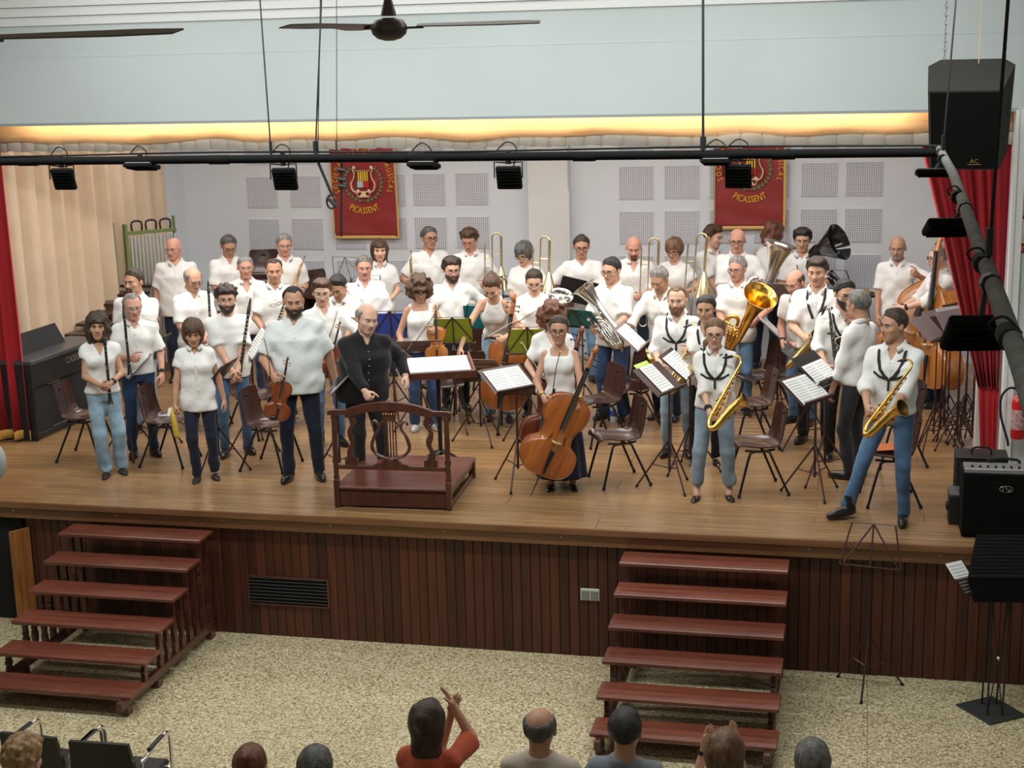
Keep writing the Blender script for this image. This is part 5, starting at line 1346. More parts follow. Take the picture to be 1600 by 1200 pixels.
def trombone(label, M, m=None, group=None):
    """local z along the slide, bow of the slide at z 0, bell beside it opening downwards at z .45"""
    m = m or M_brass
    t = thing('trombone', label, 'trombone', M=M, group=group)
    w_ = .045
    bow = [(math.cos(a) * w_, 0, -math.sin(a) * w_ * .9) for a in [math.pi * i / 8 for i in range(9)]]
    q = MB(); q.tube([(w_, 0, .68)] + bow + [(-w_, 0, .68)], .0085, 8); q.build('slide', M_silver if m == M_silver else mat('nickel_slide', (.72, .66, .52), .2, 1.0), t, 60)
    q = MB()
    for z in (.60, .69): q.tube([(-w_, 0, z), (w_, 0, z)], .006, 8)
    q.tube([(-w_, 0, .66), (-w_, 0, .80)], .0105, 8); q.tube([(w_, 0, .66), (w_, 0, .76)], .0105, 8)
    q.lathe([(.012, .80), (.008, .83), (.013, .86), (.013, .87)], (-w_, 0, 0), 10); q.build('hand_slide_brace', m, t)
    q = MB(); arc = [(w_ + .055 - math.cos(a) * .055, .012, .95 + math.sin(a) * .05) for a in [math.pi * i / 8 for i in range(9)]]
    P = [Vector((w_, .006, .70)), Vector((w_, .012, .9))] + [Vector(p) for p in arc] + [Vector((w_ + .11, .012, .8)), Vector((w_ + .11, .012, .60))]
    n = len(P); q.tube(P, [.008 + .010 * (i / n) for i in range(n)], 10, cap=False); q.build('tuning_slide', m, t, 60)
    q = MB(); q.lathe(bell_prof(.017, .105, .30, 14, 3.6) + [(.103, .298), (.02, .02)], (0, 0, 0), 24, M=Matrix.Translation((w_ + .11, .012, .61)) @ Matrix.Rotation(R(180), 4, 'X'), cap=False); q.build('bell', m, t, 60)
    q = MB(); q.tube([(w_, .0, .74), (w_ + .11, .012, .74)], .006, 8); q.build('stay', m, t)
    return t

def trumpet(label, M, m=None, group=None):
    """local z from bell (0) to mouthpiece (.48)"""
    m = m or M_brass
    t = thing('trumpet', label, 'trumpet', M=M, group=group)
    q = MB(); q.lathe(bell_prof(.0065, .062, .22, 12, 3.4) + [(.060, .218), (.007, .02)], (0, 0, 0), 20, M=Matrix.Translation((0, 0, .22)) @ Matrix.Rotation(R(180), 4, 'X'), cap=False); q.build('bell', m, t, 60)
    q = MB(); q.tube(bez([(0, 0, .21), (0, 0, .36), (0, .015, .42), (0, .05, .44), (0, .085, .42), (0, .10, .36), (0, .10, .12), (0, .085, .07), (0, .05, .055), (0, .02, .08), (0.006, .005, .14), (0.006, .002, .48)], 4), .0065, 8); q.build('tubing', m, t, 60)
    for i in range(3):
        q = MB(); q.lathe([(.0115, -.03), (.0115, .105), (.006, .112), (.003, .115), (.003, .135), (.008, .136), (.008, .141)], n=12, M=Matrix.Translation((.002, .10, .20 + .027 * i)) @ Matrix.Rotation(R(90), 4, 'X')); q.build('valve', m, t)
    q = MB(); q.lathe([(.006, .47), (.005, .50), (.012, .54), (.013, .55)], (0.006, .002, 0), 12); q.build('mouthpiece', M_silver, t)
    return t

def tuba(label, M, k=1.0, m=None, bellr=.20, kind='tuba', inner=None, tilt=0.0):
    """local z up along the bell; the loops lie in the xz plane, bell opening at the top"""
    m = m or M_brass
    t = thing(kind, label, kind, M=M)
    q = MB()
    P = bez([Vector(p) * k for p in ((.10, 0, .52), (.105, 0, .30), (.09, 0, .10), (.0, 0, .005), (-.10, 0, .08), (-.125, 0, .28), (-.10, 0, .46), (-.03, .0, .50), (.02, .02, .42), (.025, .03, .2))], 5)
    n = len(P); q.tube(P, [(.060 - .044 * (i / (n - 1)) ** .8) * k for i in range(n)], 14, cap=False); q.build('body', m, t, 60)
    pr = [(r, z * k) for r, z in bell_prof(.060 * k, bellr * .78, .40, 12, 2.0)] + [(bellr * .92, .425 * k), (bellr, .440 * k), (bellr * 1.005, .447 * k), (bellr * .97, .447 * k), (bellr * .86, .42 * k)]
    q = MB(); q.lathe(pr, (.10 * k, 0, .51 * k), 28, cap=False); q.build('bell', m, t, 60)
    q = MB(); q.lathe([(r * .985 - .001, z * k + .004) for r, z in bell_prof(.055 * k, bellr * .80, .40, 10, 2.0)] + [(bellr * .96, .442 * k)], (.10 * k, 0, .51 * k), 28, cap=False); q.build('bell_inside', inner or m, t, 60)
    for i in range(4 if kind == 'tuba' else 3):
        q = MB(); q.lathe([(.018 * k, .16 * k), (.018 * k, .33 * k), (.010 * k, .34 * k), (.004 * k, .345 * k), (.004 * k, .37 * k), (.012 * k, .372 * k), (.012 * k, .380 * k)], ((-.055 + .040 * i) * k, -.062 * k, 0), 12); q.build('valve', m, t)
    q = MB()
    for i in range(4):
        x = (-.055 + .040 * i) * k
        q.tube(bez([(x, -.06 * k, .30 * k), (x + .01 * k, -.095 * k, .28 * k), (x + .012 * k, -.10 * k, (.10 - .02 * i) * k), (x + .02 * k, -.085 * k, (.06 - .02 * i) * k), (x + .03 * k, -.06 * k, .12 * k), (x + .03 * k, -.05 * k, .2 * k)], 4), .0105 * k, 8)
    q.tube(bez([(-.12 * k, -.02, .40 * k), (-.05 * k, -.07 * k, .42 * k), (.07 * k, -.075 * k, .40 * k), (.085 * k, -.07 * k, .2 * k), (.03 * k, -.07 * k, .06 * k), (-.07 * k, -.07 * k, .10 * k), (-.06 * k, -.06 * k, .2 * k)], 4), .012 * k, 8)
    q.build('valve_tubing', m, t, 60)
    q = MB(); q.tube(bez([(-.055 * k, -.06 * k, .32 * k), (-.10 * k, -.10 * k, .42 * k), (-.06 * k, -.14 * k, .50 * k), (-.02 * k, -.19 * k, .52 * k)], 4), [.007 * k] * 13, 8); q.lathe([(.008, 0), (.009, .03), (.018, .07), (.019, .08)], n=12, M=frame((-.03 * k, -.18 * k, .518 * k), (.5, -1, .1), (0, 0, 1))); q.build('leadpipe', m, t, 60)
    return t

def sousaphone(label, M):
    t = thing('sousaphone', label, 'sousaphone', M=M)
    P = [Vector((.34 * math.cos(a), .34 * math.sin(a) * .35, .34 * math.sin(a))) for a in [R(100 - 330 * i / 30) for i in range(31)]]
    q = MB(); q.tube(P, [.060 - .034 * i / 30 for i in range(31)], 14); q.build('body', M_glossblack, t, 60)
    q = MB(); q.tube(bez([P[0], P[0] + Vector((-.02, .0, .10)), P[0] + Vector((.0, -.03, .22)), P[0] + Vector((.06, -.06, .30))], 5), [.06 + .002 * i for i in range(16)], 14); q.build('bell_neck', M_glossblack, t, 60)
    e = P[0] + Vector((.055, -.055, .295))
    q = MB(); pr = bell_prof(.080, .225, .30, 14, 2.3)
    q.lathe(pr + [(.223, .296), (.075, .03)], n=32, M=frame(e, (.80, -.42, .45), (0, 1, 0)), cap=False); q.build('bell', M_glossblack, t, 60)
    for i in range(3):
        q = MB(); q.lathe([(.018, -.07), (.018, .07), (.006, .08), (.006, .1), (.013, .1), (.013, .108)], (-.02 + .045 * i, -.10, -.10), 12); q.build('valve', M_silver, t)
    q = MB()
    for i in range(3): q.tube(bez([(-.02 + .045 * i, -.1, -.05), (.0 + .045 * i, -.13, -.06), (.0 + .045 * i, -.14, -.2), (.02 + .045 * i, -.11, -.22), (.02 + .045 * i, -.09, -.12)], 4), .011, 8)
    q.build('valve_tubing', M_silver, t, 60)
    q = MB(); q.tube(bez([P[-1], P[-1] + Vector((.0, -.1, .12)), P[-1] + Vector((-.02, -.16, .2))], 4), .011, 8); q.build('mouthpipe', M_silver, t, 60)
    return t

def horn(label, M, m=None):
    """french horn, coil in the xz plane, bell opening to -y"""
    m = m or M_brass
    t = thing('french_horn', label, 'french horn', M=M)
    q = MB(); P = [Vector((.135 * math.cos(a), 0, .135 * math.sin(a))) for a in [R(-60 + 340 * i / 26) for i in range(27)]]
    q.tube(P, [.030 - .020 * i / 26 for i in range(27)], 10, cap=False); q.build('coil', m, t, 60)
    q = MB(); P2 = [Vector((.098 * math.cos(a), -.012, .098 * math.sin(a))) for a in [R(10 + 300 * i / 20) for i in range(21)]]
    q.tube(P2, .007, 8); q.tube([Vector((p.x * .65, -.02, p.z * .65)) for p in P2], .007, 8); q.build('inner_coil', m, t, 60)
    e = P[0]; d = Vector((-.85, -.3, -.45)).normalized()
    q = MB(); q.lathe(bell_prof(.030, .150, .22, 12, 2.6) + [(.148, .216), (.03, .03)], n=26, M=frame(e, d, (0, 1, 0)), cap=False); q.build('bell', m, t, 60)
    for i in range(3):
        q = MB(); q.lathe([(.020, -.02), (.020, .02), (.008, .03)], (-.04 + .042 * i, -.02, .03), 12); q.build('rotor_valve', m, t)
    q = MB(); q.tube(bez([P[-1], P[-1] + Vector((-.03, -.02, .1)), P[-1] + Vector((-.1, -.05, .19))], 4), [.008] * 9, 8); q.lathe([(.006, 0), (.013, .05)], n=10, M=frame(P[-1] + Vector((-.1, -.05, .19)), (-.7, -.3, .6), (0, 1, 0))); q.build('leadpipe', M_silver, t)
    return t

def fiddle_outline(n=8, bass=False):
    if bass: key = [(0, 1.0), (.07, .99), (.16, .93), (.26, .85), (.335, .76), (.345, .68), (.315, .61), (.245, .545), (.235, .47), (.27, .40), (.385, .34), (.445, .25), (.45, .17), (.40, .08), (.27, .02), (.12, .0), (0, .0)]
    else: key = [(0, 1.0), (.10, .99), (.22, .955), (.305, .89), (.33, .80), (.31, .70), (.285, .655), (.235, .60), (.215, .52), (.235, .43), (.315, .385), (.375, .34), (.405, .25), (.39, .14), (.31, .05), (.17, .005), (0, .0)]
    pts = bez([(x, 0, z) for x, z in key], 2)
    right = [(p.x, p.z) for p in pts]
    return right + [(-x, z) for x, z in right[-2:0:-1]]
def fiddle(kind, label, M, L, m, group=None, pin=0.0):
    """violin family: z up from the bottom of the body, front facing -y; L is the body length"""
    t = thing(kind, label, kind.replace('_', ' '), M=M, group=group)
    bassk = kind == 'double_bass'
    out = fiddle_outline(bass=bassk)
    dep = L * (.115 if kind == 'violin' else .17 if kind == 'cello' else .19)
    n = len(out); W = .80 if not bassk else .72
    out = [(x * L * W * 1.0, z * L) for x, z in out]
    cz = L * .47
    V, F = [], []
    rings = [(1.0, 0.0), (1.0, dep), (.985, dep + L * .004), (.80, dep + L * .020), (.45, dep + L * .036)]
    ring_f = [(1.0, 0.0), (.985, -L * .004), (.80, -L * .020), (.45, -L * .038)]
    def ring(sc, y): return [(x * sc, y, cz + (z - cz) * sc) for x, z in out]
    for sc, y in rings: V += ring(sc, y)
    o2 = len(V)
    for sc, y in ring_f: V += ring(sc, y)
    def strip(a, b, flip):
        for i in range(n):
            j = (i + 1) % n
            f = (a + i, a + j, b + j, b + i); F.append(f if not flip else f[::-1])
    for r_ in range(len(rings) - 1): strip(r_ * n, (r_ + 1) * n, True)
    for r_ in range(len(ring_f) - 1): strip(o2 + r_ * n, o2 + (r_ + 1) * n, False)
    V += [(0, dep + L * .04, cz), (0, -L * .042, cz)]
    for i in range(n):
        j = (i + 1) % n
        F.append(((len(rings) - 1) * n + j, (len(rings) - 1) * n + i, len(V) - 2)); F.append((o2 + (len(ring_f) - 1) * n + i, o2 + (len(ring_f) - 1) * n + j, len(V) - 1))
    q = MB().add(V, F); q.build('body', m, t, 40)
    e = MB()
    for y in (-L * .001, dep + L * .001): e.tube([(x * 1.012, y, cz + (z - cz) * 1.012) for x, z in out], L * .006, 5, closed=True)
    e.build('edge', m, t, 60)
    nl = L * (.37 if kind == 'violin' else .38); sl = L * .06
    NK = [(0, dep * .25, L * .97), (0, -L * .03, L * 1.05), (0, -L * .035, L + nl)]
    q = MB(); q.tube(NK, [L * .034, L * .027, L * .024], 10); q.build('neck', m, t)
    q = MB(); q.prism([(-L * .032, L * .60), (L * .032, L * .60), (L * .027, L + nl), (-L * .027, L + nl)], L * .022, M=Matrix.Rotation(R(-1.2), 4, 'X'), c=(0, -L * .092, 0)); q.build('fingerboard', M_ebony, t)
    sc = bez([(0, -L * .035, L + nl), (0, -L * .02, L + nl + L * .10), (0, L * .005, L + nl + L * .20), (0, -L * .02, L + nl + L * .255), (0, -L * .06, L + nl + L * .245), (0, -L * .065, L + nl + L * .205), (0, -L * .038, L + nl + L * .205)], 4)
    q = MB(); k = len(sc); q.tube(sc, [L * (.030 - .008 * i / k) for i in range(k)], 8)
    q.tube([(-L * .032, -L * .042, L + nl + L * .222), (L * .032, -L * .042, L + nl + L * .222)], L * .028, 10); q.build('scroll', m, t, 60)
    for i in range(4):
        sg = -1 if i % 2 else 1; z = L + nl + L * (.045 + .035 * i)
        q = MB(); q.tube([(-sg * L * .03, -L * .02, z), (sg * L * .075, -L * .02, z)], L * .007, 6); q.ball((sg * L * .088, -L * .02, z), (L * .010, L * .012, L * .020), 8, 6); q.build('peg', M_ebony if kind != 'double_bass' else M_oldbrass, t)
    q = MB(); bh = L * .085
    q.prism([(-L * .055, 0), (-L * .035, 0), (-L * .02, bh * .35), (L * .02, bh * .35), (L * .035, 0), (L * .055, 0), (L * .045, bh * .5), (L * .05, bh * .8), (L * .02, bh), (-L * .02, bh), (-L * .05, bh * .8), (-L * .045, bh * .5)], L * .014, M=Matrix.Rotation(R(90), 4, 'X'), c=(0, -L * .038, L * .43)); q.build('bridge', M_maple, t, 0)
    q = MB(); q.prism([(-L * .030, L * .33), (-L * .012, L * .03), (L * .012, L * .03), (L * .030, L * .33)], L * .014, c=(0, -L * .075, 0)); q.build('tailpiece', M_ebony, t, 0)
    q = MB()
    for i in range(4):
        x = L * (-.018 + .012 * i); q.tube([(x, -L * .078, L * .32), (x * 1.1, -L * .040 - bh, L * .43), (x * .75, -L * .060, L + nl)], L * .0018, 4)
    stuff(q.build('strings', M_string, t))
    q = MB()
    for sg in (-1, 1): q.tube(bez([(sg * L * .085, -L * .040, L * .52), (sg * L * .080, -L * .041, L * .49), (sg * L * .105, -L * .038, L * .43), (sg * L * .115, -L * .034, L * .37), (sg * L * .125, -L * .034, L * .36)], 4), L * .0065, 5, flat=.35, up=(1, 0, 0))
    q.build('sound_holes', M_ebony, t); stuff(t.children[-1])
    if pin:
        q = MB(); q.tube([(0, dep * .4, .01), (0, dep * .4, -pin)], [L * .010, L * .005], 8); q.build('endpin', M_black, t)
    if kind == 'violin':
        q = MB(); q.ball((-L * .07, -L * .06, L * .05), (L * .10, L * .022, L * .06), 12, 6); q.build('chin_rest', M_ebony, t)
    return t

def bow(label, a, b, up=(0, 0, 1), group=None):
    """from frog a to tip b"""
    a, b = Vector(a), Vector(b); d = b - a; L = d.length
    M = frame(a, d, up)
    t = thing('bow', label, 'bow', M=M, group=group)
    q = MB(); q.tube(bez([(0, .0, 0), (0, -.004, L * .3), (0, -.010, L * .6), (0, -.002, L * .97)], 4), [.0048] * 6 + [.0042] * 7, 6); q.build('stick', mat('pernambuco', (0.10, 0.035, 0.015), 0.35), t, 60)
    q = MB(); q.bbox((0, .012, .05), (.010, .018, .045), .003); q.build('frog', M_ebony, t)
    q = MB(); q.bbox((0, .008, L * .985), (.007, .022, .012), .003); q.build('tip', M_maple, t)
    q = MB(); q.box2((-.005, .018, .06), (.005, .0195, L * .98)); q.build('bow_hair', M_hairbow, t, 0)
    return t

# ================================================================== furniture and stage things
M_chair = mat('brown_moulded_plastic', (0.050, 0.020, 0.014), 0.22, coat=0.35, var=0.08, vscale=5)
M_leg = mat('black_tube', (0.014, 0.012, 0.012), 0.4, 0.2)
M_stand = mat('brown_enamel_tube', (0.060, 0.026, 0.022), 0.38, 0.3)
M_lilac = mat('lilac_grey_plate', (0.26, 0.20, 0.205), 0.4, 0.3)
M_paper = mat('sheet_paper', (0.80, 0.81, 0.80), 0.7)
M_note = mat('printed_notes', (0.30, 0.32, 0.34), 0.8)

def stack_chair_meshes():
    """one-piece plastic shell on a bent tube frame; the seat faces -y"""
    nx, prof = 8, [(-.215, .425), (-.205, .447), (-.17, .452), (-.08, .437), (.03, .428), (.11, .432), (.165, .452), (.195, .50), (.215, .58), (.232, .68), (.246, .76), (.250, .785)]
    P = bez([(0, y, z) for y, z in prof], 2); m = len(P)
    V, F = [], []
    for lay in (0, 1):
        for i, p in enumerate(P):
            t = (P[min(i + 1, m - 1)] - P[max(i - 1, 0)]).normalized(); nr = Vector((0, -t.z, t.y))
            back = i / m > .55
            w_ = .205 if i / m < .5 else .205 + .01 * math.sin(i / m * 6)
            if i > m - 4: w_ -= .010 * (i - (m - 4)) ** 1.3
            if i < 3: w_ -= .008 * (3 - i) ** 1.4
            for k in range(nx + 1):
                u = -1 + 2 * k / nx
                lift = (.022 if not back else .030) * abs(u) ** 3
                V.append((u * w_, p.y + nr.y * (lift - lay * .009), p.z + nr.z * (lift - lay * .009)))
    w1 = nx + 1; H = m * w1
    for i in range(m - 1):
        for k in range(nx):
            a = i * w1 + k
            F.append((a, a + 1, a + w1 + 1, a + w1)); F.append((H + a + w1, H + a + w1 + 1, H + a + 1, H + a))
    for k in range(nx):
        F.append((k + 1, k, H + k, H + k + 1)); a = (m - 1) * w1 + k; F.append((a, a + 1, H + a + 1, H + a))
    for i in range(m - 1):
        a = i * w1; F.append((a, a + w1, H + a + w1, H + a)); a += nx; F.append((a + w1, a, H + a, H + a + w1))
    sh = MB().add(V, F)
    fr = MB(); fr.tube(bez([(-.17, -.15, .418), (-.175, .0, .405), (-.16, .12, .415)], 3), .0105, 8); fr.tube(bez([(.17, -.15, .418), (.175, .0, .405), (.16, .12, .415)], 3), .0105, 8); fr.tube([(-.172, .02, .404), (.172, .02, .404)], .0105, 8)
    fr.bbox((0, .235, .715), (.055, .012, .022), .004)
    legs = []
    for sx in (-1, 1):
        for y0, y1 in ((-.11, -.215), (.08, .235)):
            q = MB(); q.tube(bez([(sx * .172, 0 if y0 < 0 else .01, .404), (sx * .18, y0 * .8, .40), (sx * .20, y0 * 1.15, .34), (sx * .235, y1, .012)], 4), .0115, 8); legs.append(q)
    return sh.mesh('seat_shell', 45), fr.mesh('seat_frame', 50), [q.mesh('leg', 50) for q in legs]
_CH = stack_chair_meshes()
_lb = MB(); _lb.bbox((.0, .228, .712), (.020, .006, .012), .002); _lbm = _lb.mesh('maker_badge', 0)
_ft = MB(); _ft.lathe([(.015, 0), (.015, .022), (.0125, .03)], n=10); _ftm = _ft.mesh('foot', 50)
def chair(label, x, y, rz, z=ZS, group='brown plastic chairs on the stage'):
    t = thing('stacking_chair', label, 'chair', (x, y, z), R(rz), group)
    obj('seat_shell', _CH[0], M_chair, t); obj('seat_frame', _CH[1], M_leg, t)
    for i, me in enumerate(_CH[2]):
        l = obj('leg', me, M_leg, t)
        obj('foot', _ftm, M_rubber, l, ((-.235 if i < 2 else .235), (-.215 if i % 2 == 0 else .235), 0))
    return t

_SM = {}
def stand_meshes(style, hgt):
    key = (style, round(hgt, 2))
    if key in _SM: return _SM[key]
    q = MB(); W, H = .48, .34
    if style == 'frame':          # open desk: rim and fan of flat bars
        for a, b_ in (((-.17, H), (.17, H)), ((-.17, H), (-.24, 0)), ((.17, H), (.24, 0)), ((0, H), (-.21, .01)), ((0, H), (.21, .01)), ((0, H), (0, 0))):
            q.tube([(a[0], 0, a[1]), (b_[0], 0, b_[1])], .007, 6, flat=.4, up=(1, 0, 0))
        q.bbox((0, -.012, -.005), (W, .035, .012), .003)
    else:                          # sheet desk with cross bars behind
        q.bbox((0, 0, H / 2), (W, .004, H), .001); q.bbox((0, -.02, -.002), (W, .045, .004), .001); q.bbox((0, -.041, .006), (W, .004, .016), .001)
        for a, b_ in (((-.20, .02), (0, H - .02)), ((.20, .02), (0, H - .02)), ((-.22, .17), (.22, .17))):
            q.tube([(a[0], .006, a[1]), (b_[0], .006, b_[1])], .006, 6, flat=.5, up=(1, 0, 0))
    dm = q.mesh('desk', 40)
    q = MB(); q.tube([(0, 0, .30), (0, 0, hgt)], .0085, 8); q.tube([(0, 0, .16), (0, 0, .62)], .0115, 8); pm = q.mesh('post', 50)
    q = MB(); q.lathe([(.018, 0), (.018, .035)], (0, 0, .40), 10); q.ball((.024, 0, .42), .010, 8, 6); km = q.mesh('clamp', 50)
    q = MB(); q.tube([(0, .012, .44), (0, .30, .012)], .0085, 7); q.tube([(0, .012, .19), (0, .155, .225)], .006, 6); lm = q.mesh('leg', 50)
    q = MB(); q.tube([(0, .288, .024), (0, .307, .004)], .012, 7); fm = q.mesh('foot', 50)
    _SM[key] = (dm, pm, km, lm, fm)
    return _SM[key]
def stand(label, x, y, rz, hgt=1.05, tilt=35, style='sheet', deskm=None, z=ZS, spin=0, name='music_stand', m=None, group='music stands on the stage', legspread=1.0):
    """desk faces -y of the stand (turn with rz)"""
    t = thing(name, label, 'music stand', (x, y, z), R(rz), group)
    dm, pm, km, lm, fm = stand_meshes(style, hgt)
    m = m or M_stand
    obj('post', pm, m, t); obj('clamp', km, M_black, t)
    for k in range(3):
        l = obj('leg', lm, m, t, rot=(0, 0, R(spin + 120 * k)))
        obj('foot', fm, M_rubber, l)
    obj('desk', dm, deskm or m, t, M=Matrix.Translation((0, -.015, hgt - .03)) @ Matrix.Rotation(R(-tilt), 4, 'X'))
    return t
def on_desk(x, y, rz, hgt, tilt, z=ZS):
    return Matrix.Translation((x, y, z)) @ Matrix.Rotation(R(rz), 4, 'Z') @ Matrix.Translation((0, -.015, hgt - .03)) @ Matrix.Rotation(R(-tilt), 4, 'X')
def sheets(label, M, n=2, w_=.21, h_=.297, dx=0.0, group=None, name='sheet_music'):
    t = thing(name, label, 'sheet music', M=M @ Matrix.Translation((dx, -.008, .004)), group=group)
    rr = random.Random(int(abs(M.translation.x) * 1000))
    for i in range(n):
        x0 = (i - (n - 1) / 2) * (w_ + .003)
        q = MB(); q.box2((x0 - w_ / 2, -.003, 0), (x0 + w_ / 2, 0, h_)); p = q.build('page', M_paper, t, 0)
        s_ = MB()
        for k in range(9):
            z = h_ - .03 - k * .029
            for l in range(3): s_.box2((x0 - w_ * .42, -.0036, z - l * .0035), (x0 + w_ * .42, -.0031, z - l * .0035 + .0007))
            for j in range(14):
                xx = x0 - w_ * .4 + j * w_ * .061 + rr.uniform(-.003, .003); s_.box2((xx, -.0037, z - .008 + rr.uniform(-.004, .003)), (xx + .003, -.0031, z + .002))
        stuff(s_.build('notation', M_note, p, 0))
    return t
def folder(label, M, m, w_=.50, h_=.31, dx=0.0, papers=False, back=False, group=None):
    y = .012 if back else -.008
    t = thing('music_folder', label, 'folder', M=M @ Matrix.Translation((dx, y, .004)), group=group)
    for s in (-1, 1):
        q = MB(); q.bbox((s * w_ / 4, -.003, h_ / 2), (w_ / 2 - .004, .005, h_), .0015); q.build('cover', m, t, 0)
    q = MB(); q.bbox((0, -.002, h_ / 2), (.012, .006, h_), .002); q.build('spine', m, t, 0)
    if papers:
        for s in (-1, 1):
            q = MB(); q.box2((s * w_ / 4 - .10, -.0085, .012), (s * w_ / 4 + .10, -.0062, .012 + .285)); q.build('page', M_paper, t, 0)
    return t
def plastic(name, c): return mat(name, c, 0.35, coat=0.2)
M_green = plastic('green_folder', (0.012, 0.16, 0.065)); M_teal = plastic('teal_folder', (0.008, 0.24, 0.26)); M_olive = plastic('olive_folder', (0.21, 0.27, 0.012)); M_blue = plastic('blue_folder', (0.02, 0.07, 0.42)); M_navyf = plastic('navy_folder', (0.012, 0.014, 0.035)); M_lime = plastic('lime_folder', (0.45, 0.62, 0.02)); M_blackf = plastic('black_folder', (0.012, 0.012, 0.014)); M_orangef = plastic('orange_folder', (0.65, 0.13, 0.01))

# ================================================================== stairs, podium, desk
def step_unit(label, x0, W=1.368):
    t = thing('stage_steps', label, 'stairs', (x0, 0, 0))
    Z1, rise, g, dep, yT = 1.005, 0.1645, 0.2897, 0.288, -0.2976
    q = MB(); q.bbox((0, 0, 0), (W, dep, 0.034), 0.006); tm = q.mesh('tread', 30)
    for k in range(6):
        obj('tread', tm, M_tread, t, (W / 2, yT - g * k + dep / 2, Z1 - rise * k - 0.017))
    def bal(h):
        prof = [(-.030, 0), (.030, 0), (.030, h * .16), (.018, h * .22), (.024, h * .30), (.034, h * .42), (.030, h * .52), (.016, h * .60), (.026, h * .64), (.026, h * .66), (.018, h * .70), (.024, h), (-.024, h), (-.018, h * .70), (-.026, h * .66), (-.026, h * .64), (-.016, h * .60), (-.030, h * .52), (-.034, h * .42), (-.024, h * .30), (-.018, h * .22), (-.030, h * .16)]
        q = MB(); q.prism([(x, z) for x, z in prof], .036, M=Matrix.Rotation(R(90), 4, 'Z')); return q.mesh('baluster', 0)
    bm = {}
    for sx in (0.05, W - 0.086):
        for k in range(6):
            h = Z1 - rise * k - 0.034 - 0.15
            if h < .03: continue
            key = round(h, 3)
            if key not in bm: bm[key] = bal(h)
            obj('baluster', bm[key], M_frame, t, (sx + .036, yT - g * k + .10, 0.15))
            if k < 4:
                obj('baluster', bm[key], M_frame, t, (sx + .036, yT - g * k + .24, 0.15))
        q = MB(); q.bbox((sx + .018, yT - g * 2.5 + .10, .115), (.05, g * 5 + .34, .075), .005)
        q.build('side_rail', M_frame, t)
        for yy in (-.07, yT - g * 2.9, yT - g * 5 + .06):
            q = MB(); q.bbox((sx + .018, yy, .04), (.06, .09, .08), .008); q.build('foot', M_frame, t)
    return t
step_unit('red brown wooden stage steps beside the open service door', -6.917)
step_unit('red brown wooden stage steps beside the wall socket, audience sitting before them', -1.846)

pod = thing('podium', 'dark wooden conductor podium with a lyre shaped openwork rail', 'podium', (-3.96, 0.30, ZS), R(2.5))
W_, D_, H_ = 1.06, 1.08, .195
q = MB(); q.bbox((0, D_ / 2, H_ - .015), (W_, D_, .03), .006); q.build('platform', M_tread, pod)
for s in (-1, 1):
    q = MB(); q.bbox((s * (W_ / 2 - .03), D_ / 2, H_ - .055), (.03, D_ - .06, .05), .004); q.build('side_rail', M_frame, pod)
    q = MB(); q.bbox((s * (W_ / 2 - .03), D_ / 2, .03), (.03, D_ - .06, .05), .004); q.build('bottom_rail', M_frame, pod)
    q = MB(); q.bbox((s * (W_ / 2 - .03), D_ - .03, .09), (.06, .06, .18), .004); q.build('foot', M_frame, pod)
q = MB(); q.bbox((0, .03, .085), (W_ - .06, .03, .14), .004); q.build('apron', M_frame, pod)
q = MB(); q.bbox((0, D_ - .03, .11), (W_ - .06, .03, .10), .004); q.build('apron', M_frame, pod)
for s in (-1, 1):
    q = MB(); q.bbox((s * (W_ / 2 - .02), .02, .13), (.05, .05, .26), .006); q.lathe([(.025, .26), (.029, .28), (.020, .30), (.024, .34), (.022, .40), (.030, .42), (.030, .44), (.021, .46), (.025, .60), (.019, .80), (.026, .82), (.026, .88)], (s * (W_ / 2 - .02), .02, 0), 12); q.build('rail_post', M_frame, pod)
q = MB(); top = bez([(-.56, 0, .885), (-.50, 0, .895), (-.40, 0, .895), (-.35, 0, .915), (-.2, 0, .955), (0, 0, .972), (.2, 0, .955), (.35, 0, .915), (.40, 0, .895), (.50, 0, .895), (.56, 0, .885)], 3)
bot = [(p.x, p.z - (.075 if abs(p.x) < .38 else .04)) for p in top]
q.prism([(p.x, p.z) for p in top][::-1] + bot, .045); q.build('top_rail', M_frame, pod, 30, loc=(0, 0, 0))
q = MB(); q.bbox((0, .02, .375), (W_ - .08, .03, .04), .004); q.prism([(-.17, .39), (.17, .39), (.14, .41), (.10, .415), (.06, .45), (-.06, .45), (-.10, .415), (-.14, .41)], .03, c=(0, .005, 0)); q.build('lower_rail', M_frame, pod, 30)
for s in (-1, 1):              # flanking S scrolls
    q = MB(); q.tube(bez([(s * .36, .02, .86), (s * .33, .02, .78), (s * .37, .02, .70), (s * .345, .02, .60), (s * .375, .02, .52), (s * .36, .02, .45)], 5), [.028, .026, .026, .028, .030, .030, .024, .020, .018, .018, .020, .022, .026, .028, .028, .024, .022, .020, .02, .022, .026, .028, .03, .034, .036, .038], 8, flat=.5, up=(1, 0, 0)); q.box2((s * .30, .006, .39), (s * .42, .034, .455)); q.build('scroll_splat', M_frame, pod, 40)
for s in (-1, 1):              # the lyre
    q = MB(); q.tube(bez([(s * .02, .02, .46), (s * .12, .02, .49), (s * .17, .02, .56), (s * .145, .02, .66), (s * .10, .02, .74), (s * .13, .02, .80), (s * .16, .02, .785), (s * .155, .02, .765)], 5), [.022] * 8 + [.026] * 8 + [.020] * 12 + [.018] * 8, 8, flat=.6, up=(0, 1, 0)); q.build('lyre_arm', M_frame, pod, 40)
q = MB(); q.tube(bez([(-.105, .02, .745), (-.05, .02, .80), (.0, .02, .81), (.05, .02, .80), (.105, .02, .745)], 4), .013, 8); q.build('lyre_yoke', M_frame, pod)
